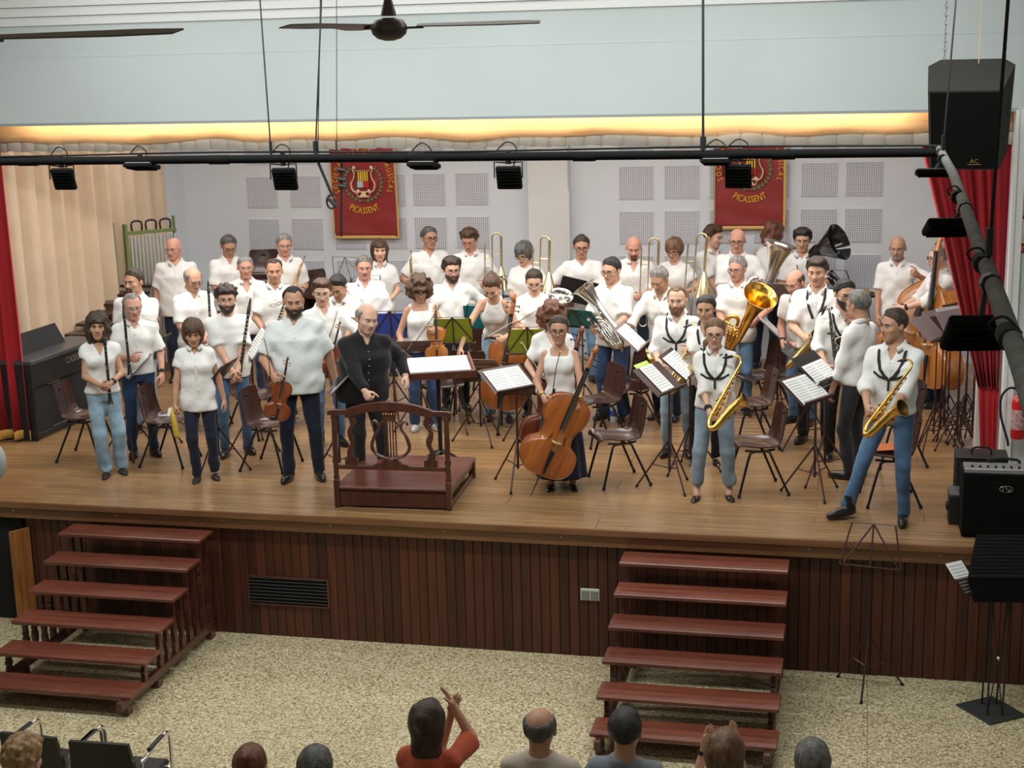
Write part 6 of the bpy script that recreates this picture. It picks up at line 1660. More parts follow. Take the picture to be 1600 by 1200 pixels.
q = MB(); q.prism([(-.05, .80), (.05, .80), (.07, .90), (-.07, .90)], .03, c=(0, .006, 0)); q.build('splat_top', M_frame, pod, 0)
for i in range(5):
    q = MB(); q.tube([(-.05 + .025 * i, .02, .47), (-.05 + .025 * i, .02, .87)], .0075, 6); q.build('lyre_string', M_frame, pod)
for i in range(5):
    q = MB(); q.ball((-.05 + .025 * i, -.002, .868), .007, 8, 6); q.build('stud', M_chrome if i % 2 else M_brass, pod)

dk_ = thing('conductor_desk', 'red brown wooden conductor desk on a black post with a lip along its lower edge', 'desk', (-3.88, 1.66, ZS), R(22))
MD = Matrix.Translation((0, -.10, .93)) @ Matrix.Rotation(R(11), 4, 'X')
q = MB(); q.bbox((0, .25, 0), (.66, .46, .022), .004); q.build('board', M_tread, dk_, M=MD)
q = MB(); q.bbox((0, -.005, .012), (.68, .02, .075), .004); q.build('lip', M_frame, dk_, M=MD)
q = MB(); q.bbox((.332, .24, .018), (.018, .48, .06), .004); q.build('side_lip', M_tread, dk_, M=MD)
q = MB(); q.tube([(0, .12, .10), (0, .12, .98)], .022, 10); q.lathe([(.03, .45), (.03, .52)], (0, .12, 0), 12); q.build('post', M_black, dk_)
for k in range(4):
    a = R(45 + 90 * k); q = MB(); q.tube(bez([(0, .12, .14), (.10 * math.cos(a), .12 + .10 * math.sin(a), .10), (.24 * math.cos(a), .12 + .24 * math.sin(a), .015)], 4), [.018] * 5 + [.014] * 4, 8); q.build('leg', M_black, dk_)
WD = Matrix.Translation((-3.88, 1.66, ZS)) @ Matrix.Rotation(R(22), 4, 'Z') @ MD
sheets('open white score lying on the conductor desk', WD @ Matrix.Translation((.01, .06, .018)) @ Matrix.Rotation(R(-90), 4, 'X'), 2, .29, .36, name='score')

# ================================================================== chairs on the stage
CAMY = lambda x, y: math.degrees(math.atan2(-x, y + 11.8))
def chairc(label, x, y, c): return chair(label, x, y, CAMY(x, y) + c)
chairc('empty brown plastic chair behind the wavy-haired clarinettist, nearest the piano', -7.598, 1.550, 66)
chairc('empty brown plastic chair beside the woman with the bob and her yellow cloth', -6.648, 1.485, 66)
chairc('empty brown plastic chair at the left hand of the heavy bearded violinist', -5.563, 1.469, 64)
chairc('empty brown plastic chair touching the front cellist skirt, facing the podium', -2.121, 1.438, -72)
chairc('brown plastic chair with the water bottle beside it, behind the front cellist', -2.545, 2.828, -62)
chairc('brown plastic chair directly beside the front woman saxophonist', -0.842, 1.350, -76)
chairc('brown plastic chair one row behind the front woman saxophonist', -1.008, 2.879, -74)
chairc('brown plastic chair with an orange folder on its seat, behind the striding saxophonist', 0.315, 1.181, -80)
chairc('brown plastic chair between the striding saxophonist and the double bass', 0.394, 2.447, -72)
chairc('brown plastic chair showing its back beside the olive and teal folders', -4.084, 3.733, 165)
chairc('brown plastic chair showing its back behind the stooping cellist', -3.433, 3.189, 175)
chairc('brown plastic chair behind the tall euphonium player in dark jeans', -2.306, 3.444, -50)
chairc('brown plastic chair behind the man with the big brass tuba', -0.959, 4.122, -52)
chairc('brown plastic chair hidden behind the woman with the bob', -6.921, 2.854, 55)
chairc('brown plastic chair behind the curly bearded man and his lilac desk', -6.217, 2.666, 50)
chairc('brown plastic chair behind the receding haired man with hung spectacles', -5.993, 3.086, 45)
chairc('brown plastic chair at the feet of the curly haired violinist', -4.375, 3.405, 20)
for i in range(6):
    chair('brown plastic chair in the pile under the first banner, ' + ('lowest', 'second from below', 'third from below', 'third from above', 'second from above', 'topmost')[i] + ' of six', -7.62, 6.42 + .012 * i, 18, ZS + .13 * i, 'piled brown chairs at the back wall')
for i in range(4):
    chair('brown plastic chair in the low pile behind the grey trumpeter, ' + ('lowest', 'second from below', 'third from below', 'topmost')[i] + ' of four', -6.83, 6.48 + .012 * i, 52, ZS + .13 * i, 'piled brown chairs at the back wall')

# ================================================================== music stands, folders, sheets
def standc(label, x, y, c, hgt=.95, tilt=32, style='sheet', dm=None, spin=0, sheet=None, fold=None, group='music stands on the stage'):
    rz = CAMY(x, y) + c
    s = stand(label, x, y, rz, hgt, tilt, style, dm, spin=spin, group=group)
    M = on_desk(x, y, rz, hgt, tilt)
    if sheet: sheets(sheet[0], M, *sheet[1:])
    if fold: folder(fold[0], M, *fold[1:])
    return s
PAPG = 'sheets of music on the stands'
standc('lilac-plated music stand right before the wavy-haired clarinettist', -7.169, 1.657, -78, 0.87, 48, dm=M_lilac, spin=20, sheet=('loose sheet music on the stand before the wavy-haired clarinettist', 2))
standc('music stand carrying a green folder beside the balding clarinettist', -7.061, 1.973, -115, 0.95, 38, 'frame', M_stand, spin=50, fold=('open green folder on a stand beside the balding clarinettist', M_green))
standc('music stand carrying a dark navy folder in front of the curly bearded man', -6.019, 1.245, -112, 0.88, 40, 'frame', M_stand, spin=10, fold=('open dark navy folder on a stand before the curly bearded man', M_navyf))
standc('lilac-plated music stand behind the dark navy folder', -5.990, 2.116, -82, 1.00, 36, dm=M_lilac, spin=70, sheet=('pale sheet music on the stand behind the navy folder', 2))
standc('brown music stand seen edge-on between the heavy violinist and the podium', -4.748, 1.155, -98, 0.90, 44, dm=M_lilac, spin=30, sheet=('white sheet music edge-on beside the conductor', 2))
standc('music stand with a bright blue folder behind the conductor', -4.923, 3.481, 172, 0.95, 24, 'frame', M_stand, spin=15, fold=('bright blue folder on a stand behind the conductor', M_blue, .46, .30))
standc('low lilac-plated music stand just behind the conductor desk', -4.490, 3.054, 178, 0.86, 55, dm=M_lilac, spin=40)
standc('music stand with an olive green folder in front of the bearded man in black trousers', -4.135, 3.154, 176, 0.96, 26, 'frame', M_stand, spin=25, fold=('olive green folder backed by black straps, beside the teal one', M_olive, .40, .31))
standc('music stand with a teal folder beside the olive green one', -4.014, 4.043, 172, 0.95, 26, 'frame', M_stand, spin=5, fold=('teal folder on a stand beside the olive green one', M_teal, .46, .31))
standc('lilac-plated music stand with fan of bars under the stooping woman', -3.745, 2.670, 166, 0.80, 62, dm=M_lilac, spin=35, sheet=('white sheet music on the stand under the stooping woman', 2, .21, .297, 0))
standc('music stand with a tall white score sloping towards the podium', -3.017, 1.185, 36, 0.93, 58, spin=10, sheet=('white printed score sloping on the stand beside the podium', 2, .20, .30))
standc('music stand with an olive folder behind the cellos', -3.277, 2.888, 178, 0.92, 26, 'frame', M_stand, spin=55, fold=('small olive folder on a stand behind the cellos', M_olive, .40, .30))
standc('music stand with a teal green folder before the tall euphonium player', -2.828, 3.544, 150, 1.08, 46, 'frame', M_stand, spin=20, fold=('teal green folder lying flat on a stand before the tall euphonium player', M_teal, .46, .31, 0, True))
standc('lilac-edged music stand touched by the leaning grey haired man', -2.140, 3.089, 78, 0.97, 48, dm=M_lilac, spin=45, sheet=('white sheet music on the stand touched by the leaning man', 2))
standc('music stand with a lime topped white booklet left of the front saxophonist', -1.626, 1.299, 62, 0.93, 50, spin=25, sheet=('white booklet with print on the stand left of the front saxophonist', 1, .23, .33, -.02), fold=('lime green cover behind the white booklet', M_lime, .25, .385, -.02, False, True))
standc('music stand with a white open booklet between two saxophonists', -1.504, 1.893, 76, 0.95, 50, spin=60, sheet=('open white booklet on the stand between two saxophonists', 2))
standc('lilac-edged music stand between the brass tuba and the tall young saxophonist', -0.810, 4.141, 92, 0.92, 46, dm=M_lilac, spin=15, sheet=('white sheet music on the stand beside the brass tuba player', 2))
standc('black music stand facing the man with the dark beard and harness', -0.438, 2.856, 84, 0.84, 50, dm=M_blackf, spin=40)
standc('music stand with two white scores before the bearded saxophonist', -0.327, 1.283, 58, 0.88, 52, spin=20, sheet=('lower white score with blue edge before the bearded saxophonist', 2, .21, .30))
standc('black-backed music stand with a narrow white part beside the two scores', -0.248, 1.702, 66, 0.98, 50, dm=M_blackf, spin=80, sheet=('narrow white part above the two white scores', 2, .21, .22))
standc('music stand behind the brass tuba player and the bald man', -0.876, 5.511, 176, 1.05, 44, dm=M_lilac, spin=0)
standc('black open-framed music stand by the sousaphone at the back wall', -0.267, 6.209, 168, 1.05, 30, 'frame', dm=M_black, spin=30)
standc('black open-framed music stand in the back row left of the pillar', -4.177, 5.626, 172, 1.05, 34, 'frame', dm=M_black, spin=10)
standc('dark music stand before the man with the open black folder', -3.510, 5.415, 178, 0.97, 30, dm=M_lilac, spin=50)
standc('grey open-framed music stand behind the sturdy man with moustache', -5.992, 5.275, 150, 1.28, 24, 'frame', dm=mat('grey_enamel', (.30, .31, .32), .4, .4), spin=10)
standc('grey open-framed music stand beside the young woman with long hair', -5.935, 5.502, 200, 1.07, 40, 'frame', dm=mat('grey_enamel', (.30, .31, .32), .4, .4), spin=70)
standc('music stand with a green tablet cover beside the sousaphone player', -0.317, 5.780, 172, 0.93, 52, spin=20, fold=('lime green folder lying on the stand beside the sousaphone player', M_lime, .42, .30))
# folded stands leaning together at the right
rr = random.Random(5)
for i in range(10):
    fx = [-.30, -.22, -.16, -.08, .0, .06, .12, .16, .20, .26][i]
    x, y = 0.98 + fx * .72 + rr.uniform(-.02, .02), 3.02 + .16 * (i % 4) + fx * .2
    st = stand('spare music stand in the huddle at the right, ' + ('first', 'second', 'third', 'fourth', 'fifth', 'sixth', 'seventh', 'eighth', 'ninth', 'last')[i] + ' from the double bass', x, y, CAMY(x, y) + 60 + rr.uniform(-14, 14), 1.08 + rr.uniform(-.05, .08), 46 + rr.uniform(-8, 8), 'sheet' if i not in (6, 9) else 'frame', [M_lilac, M_stand][i % 2] if i not in (3, 5) else mat('pale_plate', (.55, .56, .58), .3, .4), spin=rr.uniform(0, 120), group='spare music stands huddled at the right')
    st.scale = (.8, .8, 1)
# stand down in the hall
hs_ = stand('brown open-framed music stand on the hall floor against the stage front', 0.16, -0.20, CAMY(.16, -.2) + 172 - 180, 1.08, 22, 'frame', z=0.0, spin=60, group=None)

# ================================================================== things round the stage
pn = thing('digital_piano', 'black upright digital piano standing beside the left curtain', 'piano', (-8.46, 2.05, ZS), R(-3))
q = MB(); q.bbox((-.20, .70, .845), (.42, 1.40, .05), .008); q.build('lid', mat('grey_black_lid', (.055, .058, .062), .35), pn)
q = MB(); q.bbox((-.02, .70, .70), (.035, 1.36, .25), .004); q.build('upper_panel', M_black, pn)
q = MB(); q.bbox((-.035, .70, .31), (.025, 1.34, .52), .004); q.build('lower_panel', M_blackmatte, pn)
q = MB(); q.bbox((-.02, .70, .05), (.05, 1.38, .06), .006); q.build('bottom_rail', M_black, pn)
for yy in (.02, 1.38):
    q = MB(); q.bbox((-.20, yy, .41), (.40, .035, .82), .005); q.build('side_panel', M_black, pn)
q = MB(); q.bbox((0, 0, 0), (.02, .95, .24), .004); q.build('music_rest', M_blackmatte, pn, M=Matrix.Translation((-.33, .62, .97)) @ Matrix.Rotation(R(-28), 4, 'Y'))
q = MB(); add_text(q, 'CASIO', Matrix(((0, 0, 1, .001), (1, 0, 0, .80), (0, 1, 0, .71), (0, 0, 0, 1))), .10); q.build('brand_lettering', mat('dull_gold_print', (.22, .19, .13), .4), pn, 0)
q = MB(); q.box2((-.006, .28, .562), (.001, .50, .570)); q.box2((-.006, .30, .095), (.006, 1.30, .102)); q.build('metal_strip', M_chrome, pn, 0)
pl_m = wood_mat('dark_stained_planks', (.030, .013, .009), (.07, .030, .018), 'Y', .4, .2, .1)
t = thing('plank_trestle', 'stepped heap of dark wooden bench tops behind the piano under the beige curtain', 'bench tops', (-8.78, 3.75, ZS))
for i in range(6):
    q = MB(); q.bbox((-.05 - .015 * i, .20 + .30 * i, .80 + .07 * i), (.46, .26, .035), .005); q.build('plank', pl_m, t)
    q = MB(); q.bbox((-.05 - .015 * i, .20 + .30 * i, .39 + .035 * i), (.05, .05, .78 + .07 * i), .005); q.build('leg', pl_m, t)
gm = mat('green_enamel', (.13, .19, .055), .45, var=.1); sm_ = mat('grey_slats', (.42, .45, .43), .4, .3)
t = thing('folding_platform', 'green framed folding platform with grey slats leaning at the back left', 'folding platform', (-8.90, 5.30, ZS), R(44))
t.scale = (.92, 1, 1.06)
q = MB(); q.bbox((-.05, -.02, .93), (.04, .10, 1.80), .005); q.build('frame_post', gm, t)
q = MB(); q.bbox((-.18, .10, .92), (.03, .05, 1.85), .005); q.build('frame_post', gm, t)
q = MB(); q.bbox((.66, .06, .95), (.03, .05, 1.86), .005); q.build('frame_post', gm, t)
for z in (.12, 1.72): q = MB(); q.bbox((.31, .0, z), (.72, .03, .04), .004); q.build('cross_rail', gm, t)
for i in range(13):
    q = MB(); q.bbox((.02 + .051 * i, -.03, .90), (.030, .025, 1.56), .004); q.build('slat', sm_, t)
for i in range(3):
    q = MB(); q.tube(bez([(.06 + .20 * i, .02, 1.72), (.06 + .20 * i, .02, 1.84), (.19 + .20 * i, .02, 1.84), (.19 + .20 * i, .02, 1.72)], 3), .014, 8); q.build('handle', M_black, t)

def banner(label, x0, x1, z0, z1, y, skew=0.0):
    t = thing('banner', label, 'banner', ((x0 + x1) / 2, y, z0))
    w2, H = (x1 - x0) / 2, z1 - z0
    V, F_ = [], []
    nx, nz = 24, 30
    rr = random.Random(int(x0 * 10))
    f = lambda u, v: -.012 * math.sin(u * 7 + 1) * (1 - v) - .010 * math.sin(v * 26 + u * 5) * max(0, .25 - v) * 4 - .006 * math.sin(v * 9 + u * 3)
    for j in range(nz + 1):
        for i in range(nx + 1):
            u, v = i / nx, j / nz
            V.append((-w2 + 2 * w2 * u + skew * (v - .5), f(u, v), v * H))
    for j in range(nz):
        for i in range(nx):
            a = j * (nx + 1) + i; F_.append((a, a + 1, a + nx + 2, a + nx + 1))
    q = MB().add(V, F_); o = q.build('cloth', mat('maroon_satin', (.27, .020, .022), .42, var=.10, vscale=3, bump=.2, bscale=12, sheen=.3), t, 180)
    o.modifiers.new('thickness', 'SOLIDIFY').thickness = .004
    gold = mat('gold_braid', (.66, .42, .13), .45, bump=.4, bscale=200)
    q = MB(); e = [(-w2, 0), (w2, 0), (w2, H), (-w2, H)]
    P = []
    for k in range(4):
        a, b_ = e[k], e[(k + 1) % 4]
        for s in range(12):
            x, z = a[0] + (b_[0] - a[0]) * s / 12, a[1] + (b_[1] - a[1]) * s / 12
            P.append((x + skew * (z / H - .5), f((x + w2) / 2 / w2, z / H) - .004, z))
    q.tube(P, .020, 6, closed=True, flat=.35, up=(0, 0, 1)); q.build('braid_border', gold, t, 60)
    yel = mat('yellow_embroidery', (.80, .46, .02), .5)
    q = MB(); cz = .745; y_ = -.022
    add_arc_text(q, 'SOCIEDAD ARTISTICO MUSICAL', 0, cz, .355, 205, -25, .098, y_)
    add_arc_text(q, 'PICASSENT', 0, cz - .03, .40, 237, 303, .118, y_, top=False)
    o = q.build('lettering', yel, t, 0); stuff(o); o.modifiers.new('thickness', 'SOLIDIFY').thickness = .004
    cream = mat('cream_embroidery', (.78, .58, .36), .5); grn = mat('green_embroidery', (.12, .22, .10), .6)
    q = MB()
    for s in (-1, 1):
        q.tube(bez([(s * .075, y_, cz - .20), (s * .10, y_, cz - .155), (s * .145, y_, cz - .12), (s * .165, y_, cz - .04), (s * .13, y_, cz + .03), (s * .115, y_, cz + .10), (s * .14, y_, cz + .15), (s * .105, y_, cz + .17)], 4), [.016] * 4 + [.030] * 10 + [.024] * 8 + [.020] * 7, 7, flat=.35, up=(0, 1, 0))
        q.ball((s * .075, y_, cz - .135), (.026, .008, .026), 10, 6); q.ball((s * .12, y_, cz + .175), (.024, .008, .024), 10, 6)
    q.prism([(-.09, -.215), (.09, -.215), (.05, -.195), (.025, -.16), (.06, -.135), (-.06, -.135), (-.025, -.16), (-.05, -.195)], .010, c=(0, y_ - .004, cz)); q.tube([(-.12, y_, cz + .135), (.12, y_, cz + .135)], .014, 6, flat=.4, up=(0, 1, 0))
    q.build('lyre_emblem', cream, t, 40)
    for i in range(5):
        q = MB(); q.box2((-.068 + .030 * i, y_ - .004, cz + .0), (-.050 + .030 * i, y_ + .004, cz + .125)); q.build('lyre_string', mat('emblem_gold', (.80, .50, .03), .5) if i % 2 == 0 else mat('emblem_yellow', (.82, .62, .08), .5), t, 0)
    q = MB(); q.box2((-.080, y_ - .003, cz - .085), (-.002, y_ + .004, cz - .005)); q.build('shield_quarter', mat('emblem_pale_blue', (.38, .60, .60), .5), t, 0)
    q = MB(); q.box2((.002, y_ - .003, cz - .085), (.080, y_ + .004, cz - .005)); q.build('shield_quarter', mat('emblem_red', (.55, .01, .012), .5), t, 0)
    lf = MB()
    for s in (-1, 1):
        for i in range(11):
            a = R(-80 + 125 * i / 10); c = Vector((s * .255 * math.cos(a), y_, cz - .02 + .245 * math.sin(a)))
            for o_ in (-1, 1):
                d = Vector((-math.sin(a) * s * 1, 0, math.cos(a))) + Vector((s * math.cos(a) * o_ * .7, 0, math.sin(a) * o_ * .7)); d.normalize()
                lf.ball(c + d * .018, (.009, .004, .024), 6, 4, M=frame((0, 0, 0), d, (0, 1, 0)).to_3x3())
        lf.tube([Vector((s * .255 * math.cos(a), y_, cz - .02 + .245 * math.sin(a))) for a in [R(-96 + 140 * i / 14) for i in range(15)]], .004, 4)
    stuff(lf.build('laurel_wreath', grn, t, 60))
    q = MB(); q.tube([(-w2 - .03, .0, H + .01), (w2 + .03, .0, H + .01)], .012, 8); q.build('hanging_rod', gold, t)
    return t
banner('maroon banner with gold lyre and lettering, behind the hanging microphone', -6.845, -5.955, 2.73, 4.33, YB - .07, -.03)
banner('maroon banner with gold lyre and lettering, above the silver tuba', -1.765, -.905, 2.87, 4.36, YB - .12)

# lighting bars, floodlights, cables, microphone
M_bar = mat('dead_black_paint', (.0035, .0035, .0038), .85, spec=.15)
lb_ = thing('lighting_bar', 'long black lighting bar hanging across the stage front', 'lighting bar', (-3.5, -1.2, 4.37))
q = MB(); q.tube([(-5.5, 0, 0), (4.02, 0, .005)], .032, 12); q.build('pipe', M_bar, lb_, 60)
for xx in (-4.6, -2.9, -1.3, .1, 1.5, 2.9):
    q = MB(); q.tube([(xx, 0, 0), (xx + .16, 0, 0)], .036, 12); q.build('sleeve', M_bar, lb_, 60)
q = MB(); q.tube(bez([(-5.4, 0, .045), (-3, -.01, .04), (-1.2, .01, .055), (.6, .0, .042), (2.4, .01, .058), (4.0, 0, .05)], 8), .008, 6); q.build('power_cable', M_rubber, lb_, 60)
sb_ = thing('lighting_bar', 'cloth wrapped grey lighting bar running from the bar end towards the viewer', 'lighting bar', (.52, -1.2, 4.40))
q = MB(); q.tube([(0, -.03, 0), (-.02, -2.0, 0), (-.07, -3.9, 0), (-.11, -5.6, 0), (-.15, -7.1, 0), (-.195, -8.4, 0)], .026, 12); q.build('pipe', mat('grey_wrapping_cloth', (.115, .118, .105), .85, var=.3, vscale=9, bump=.8, bscale=25), sb_, 60)
for yy in (-.35, -3.2, -5.4, -6.7):
    q = MB(); q.tube([(-.0 + yy * .022, yy, 0), (-.0 + yy * .022, yy - .10, 0)], .031, 10); q.build('tie', M_rubber, sb_, 60)
    q = MB(); q.tube(bez([(yy * .022 - .03, yy, 0), (yy * .022 - .045, yy - .02, .03), (yy * .022 - .01, yy - .05, .05), (yy * .022 + .03, yy - .06, .01)], 4), .004, 6); q.build('cable_loop', M_rubber, sb_, 60)
FL = 'flat black floodlights on the lighting bars'
def flood(label, x, z, tilt, y=-1.2, rz=0, s=.185, bar=4.37, off=0.0):
    t = thing('floodlight', label, 'floodlight', (x, y, bar), R(rz), FL)
    dz = z - bar
    Mt = Matrix.Translation((0, .02, dz)) @ Matrix.Rotation(R(tilt), 4, 'X')
    q = MB(); q.bbox((0, 0, 0), (s, .035, s * .94), .008)
    for k in range(6): q.box2((-s * .42, -.028, -s * .36 + k * s * .14), (s * .42, -.017, -s * .34 + k * s * .14))
    q.build('housing', M_bar, t, M=Mt)
    q = MB(); q.box2((-s * .44, .018, -s * .40), (s * .44, .020, s * .40)); q.build('glass', mat('flood_glass', (.75, .75, .72), .15), t, 0, M=Mt)
    if off: q = MB(); q.tube([(off, 0, 0), (off * .5, 0, -.03), (0, 0, dz)], .010, 6); q.tube([(off, .02, .0), (off, -.02, .0)], .034, 8); q.build('bracket', M_black, t); return t
    q = MB(); q.tube([(-s * .56, .0, dz), (-s * .56, .0, min(dz + s * .62, -.03)), (-s * .1, 0, -.04), (s * .1, 0, -.04), (s * .56, .0, min(dz + s * .62, -.03)), (s * .56, 0, dz)], .006, 6); q.build('bracket', M_black, t)
    q = MB(); q.tube([(0, 0, .045), (0, 0, -.05)], .020, 8); q.build('clamp', M_black, t)
    q = MB(); q.tube(bez([(.03, 0, dz + .05), (.07, -.02, .06), (.0, -.02, .11), (-.08, 0, .05)], 5), .005, 6); q.build('lead', M_rubber, t, 60)
flood('square floodlight hanging before the beige curtain, leftmost of the row', -6.04, 4.23, 18)
flood('square floodlight hanging left of the microphone arm', -4.21, 4.22, 18)
flood('square floodlight hanging near the pillar', -2.48, 4.22, 18)
flood('square floodlight hanging before the second banner', -.83, 4.22, 18)
flood('floodlight turned flat under the bar, above the folding platform', -5.37, 4.325, 80, s=.22)
flood('floodlight turned flat under the bar, beside the first banner', -3.12, 4.315, 80, s=.21)
flood('floodlight turned flat under the bar, beside the second banner', -.985, 4.325, 84, s=.20)
flood('floodlight turned flat on the wrapped bar just below the loudspeaker', .445, 4.32, 82, -2.15, 0, .22, 4.40, .05)
flood('floodlight turned flat on the wrapped bar, across the double bass scroll', .385, 4.32, 68, -5.0, 6, .20, 4.40, .065)
flood('floodlight turned flat on the wrapped bar, nearest to the viewer', .365, 4.245, 52, -7.1, 8, .195, 4.40, .03)
def cable(label, a, b, r, m=None, name='hanging_cable', cat='cable', mid=None):
    t = thing(name, label, cat, a)
    o = Vector(a); q = MB(); pts = [Vector(p) - o for p in ([a] + (mid or []) + [b])]
    q.tube(bez(pts, 6), r, 6); q.build('cable', m or M_rubber, t, 60)
    q = MB(); q.tube([pts[-1] + Vector((0, 0, .10)), pts[-1] + Vector((0, 0, .01))], r * 2.2, 8); q.build('shackle', M_black, t)
    return t
cable('thin black suspension cable left of the microphone arm', (-4.32, -1.2, 5.92), (-4.30, -1.2, 4.40), .006)
cable('black suspension cable slanting above the microphone arm', (-3.80, -1.2, 5.92), (-3.95, -1.2, 4.40), .007)
cable('second black suspension cable slanting above the microphone arm', (-3.83, -1.17, 5.92), (-3.93, -1.2, 4.40), .004)
cable('thin grey cable beside the ceiling fan hub', (-3.72, -1.15, 5.92), (-3.80, -1.15, 4.40), .003)
cable('thick black suspension cable right of the pillar', (-1.08, -1.2, 5.92), (-1.075, -1.2, 4.40), .010)
cable('black suspension cable crossing the loudspeaker front', (.60, -1.5, 5.92), (.515, -1.75, 4.425), .006)
cable('thick black cable and turnbuckle beside the loudspeaker edge', (.47, -6.6, 5.92), (.418, -6.72, 4.425), .006)
t = thing('hanging_microphone', 'black microphone arm hanging from the bar before the first banner', 'microphone', (-3.93, -1.2, 4.34))
q = MB(); q.tube([(0, 0, 0), (.10, 0, -.25)], .012, 8); q.build('arm', M_black, t)
q = MB(); q.tube([(.085 + .035 * math.cos(a), 0, -.29 + .05 * math.sin(a)) for a in [2 * math.pi * i / 14 for i in range(14)]], .008, 6, closed=True); q.build('shock_mount', M_black, t)
q = MB(); q.tube([(.06, 0, -.26), (.13, -.01, -.32)], [.014, .018], 8); q.build('capsule', M_black, t)
t = thing('hanging_microphone', 'thin black rod with clamps hanging across the first banner', 'microphone', (-3.75, -1.2, 4.34))
q = MB(); q.tube([(0, 0, 0), (-.03, 0, -.55)], .009, 8); q.build('rod', M_black, t)
for dz in (-.05, -.12, -.17):
    q = MB(); q.tube([(-.03, 0, dz), (.03, 0, dz - .01)], .018, 8); q.build('clamp', M_black, t)

# loudspeaker
t = thing('loudspeaker', 'big black trapezoid loudspeaker hanging from chains above the red curtain', 'loudspeaker', (.80, .25, 4.555), R(-6))
Mt = Matrix.Rotation(R(21), 4, 'X') @ Matrix.Scale(1.06, 4)
q = MB(); V = []
for z, (yf, yb) in ((-.345, (-.19, .22)), (.30, (-.27, .30))):
    V += [(-.26, yf, z), (.22, yf, z), (.27, yb * .6, z), (.20, yb, z), (-.20, yb, z), (-.27, yb * .6, z)] if z < 0 else [(-.27, yf, z), (.23, yf, z), (.30, yb * .6, z), (.22, yb, z), (-.22, yb, z), (-.30, yb * .6, z)]
q.add(V, [tuple(range(6))[::-1], tuple(range(6, 12))] + [(i, (i + 1) % 6, 6 + (i + 1) % 6, 6 + i) for i in range(6)]); q.build('cabinet', mat('black_carpet', (.034, .033, .029), .95, bump=.6, bscale=150), t, 0, M=Mt)
q = MB(); q.add([(-.245, -.197, -.33), (.21, -.197, -.33), (.225, -.270, .285), (-.255, -.270, .285)] + [(-.245, -.180, -.33), (.21, -.180, -.33), (.225, -.253, .285), (-.255, -.253, .285)], [(0, 1, 2, 3), (4, 7, 6, 5), (0, 4, 5, 1), (1, 5, 6, 2), (2, 6, 7, 3), (3, 7, 4, 0)]); q.build('grille', M_bar, t, 0, M=Mt)
q = MB(); add_text(q, 'AC', Matrix(((1, 0, 0, .05), (0, 0, -1, -.206), (0, 1, 0, -.285), (0, 0, 0, 1))), .045); q.box2((.005, -.208, -.298), (.10, -.205, -.294)); q.build('badge', mat('bronze_print', (.40, .28, .10), .4, .5), t, 0, M=Mt)
for sx, sy in ((-.2, .1), (.24, .1)):
    q = MB()
    for i in range(36):
        z = .30 + i * .032; M_ = Matrix.Translation((sx, sy, z)) @ Matrix.Rotation(R(90 * (i % 2)), 4, 'Z')
        q.tube([M_ @ Vector((.009 * math.cos(a), 0, .019 * math.sin(a))) for a in [2 * math.pi * k / 8 for k in range(8)]], .0028, 4, closed=True)
    stuff(q.build('chain', mat('steel_chain', (.30, .29, .27), .4, .8), t))
q = MB(); q.tube([(.05, .1, .3), (.06, .1, 1.4)], .004, 6); q.build('cord', M_maple, t)
q = MB(); q.bbox((.262, .02, .06), (.015, .05, .12), .004); q.build('handle', M_black, t, M=Mt)

# fans
fm_ = mat('fan_brown', (.085, .065, .058), .4, .3)
def fan(label, x, y, z, r, a0):
    t = thing('ceiling_fan', label, 'fan', (x, y, z))
    q = MB(); q.tube([(0, 0, .10), (0, 0, 5.92 - z)], .012, 8); q.build('rod', fm_, t)
    q = MB(); q.lathe([(.012, .16), (.022, .12), (.034, .075), (.036, .06)], n=16); q.build('canopy_cup', fm_, t)
    q = MB(); q.lathe([(.06, 5.92 - z), (.05, 5.85 - z), (.014, 5.82 - z)], n=14); q.build('ceiling_cup', fm_, t)
    q = MB(); q.lathe([(.03, .052), (.065, .042), (.082, .018), (.085, 0), (.078, -.022), (.055, -.042), (.02, -.052)], n=24); q.build('motor_housing', fm_, t, 60)
    for k in range(3):
        Mr = Matrix.Rotation(R(a0 + 120 * k), 4, 'Z')
        q = MB(); q.bbox((.11, 0, .005), (.10, .035, .010), .002); q.build('blade_iron', fm_, t, M=Mr)
        q = MB(); q.prism([(.13, -.035), (r * .8, -.055), (r, -.04), (r * 1.0, .03), (r * .75, .045), (.13, .03)], .005, M=Matrix.Rotation(R(90), 4, 'X')); q.build('blade', fm_, t, M=Mr @ Matrix.Translation((0, 0, .012)) @ Matrix.Rotation(R(10), 4, 'X'))
    return t
fan('brown ceiling fan whose hub and blades show whole at the top', -2.14, -5.0, 5.235, .70, 8)
fan('brown ceiling fan cut off by the left edge, one long blade across', -2.62, -7.75, 5.19, .74, -4)

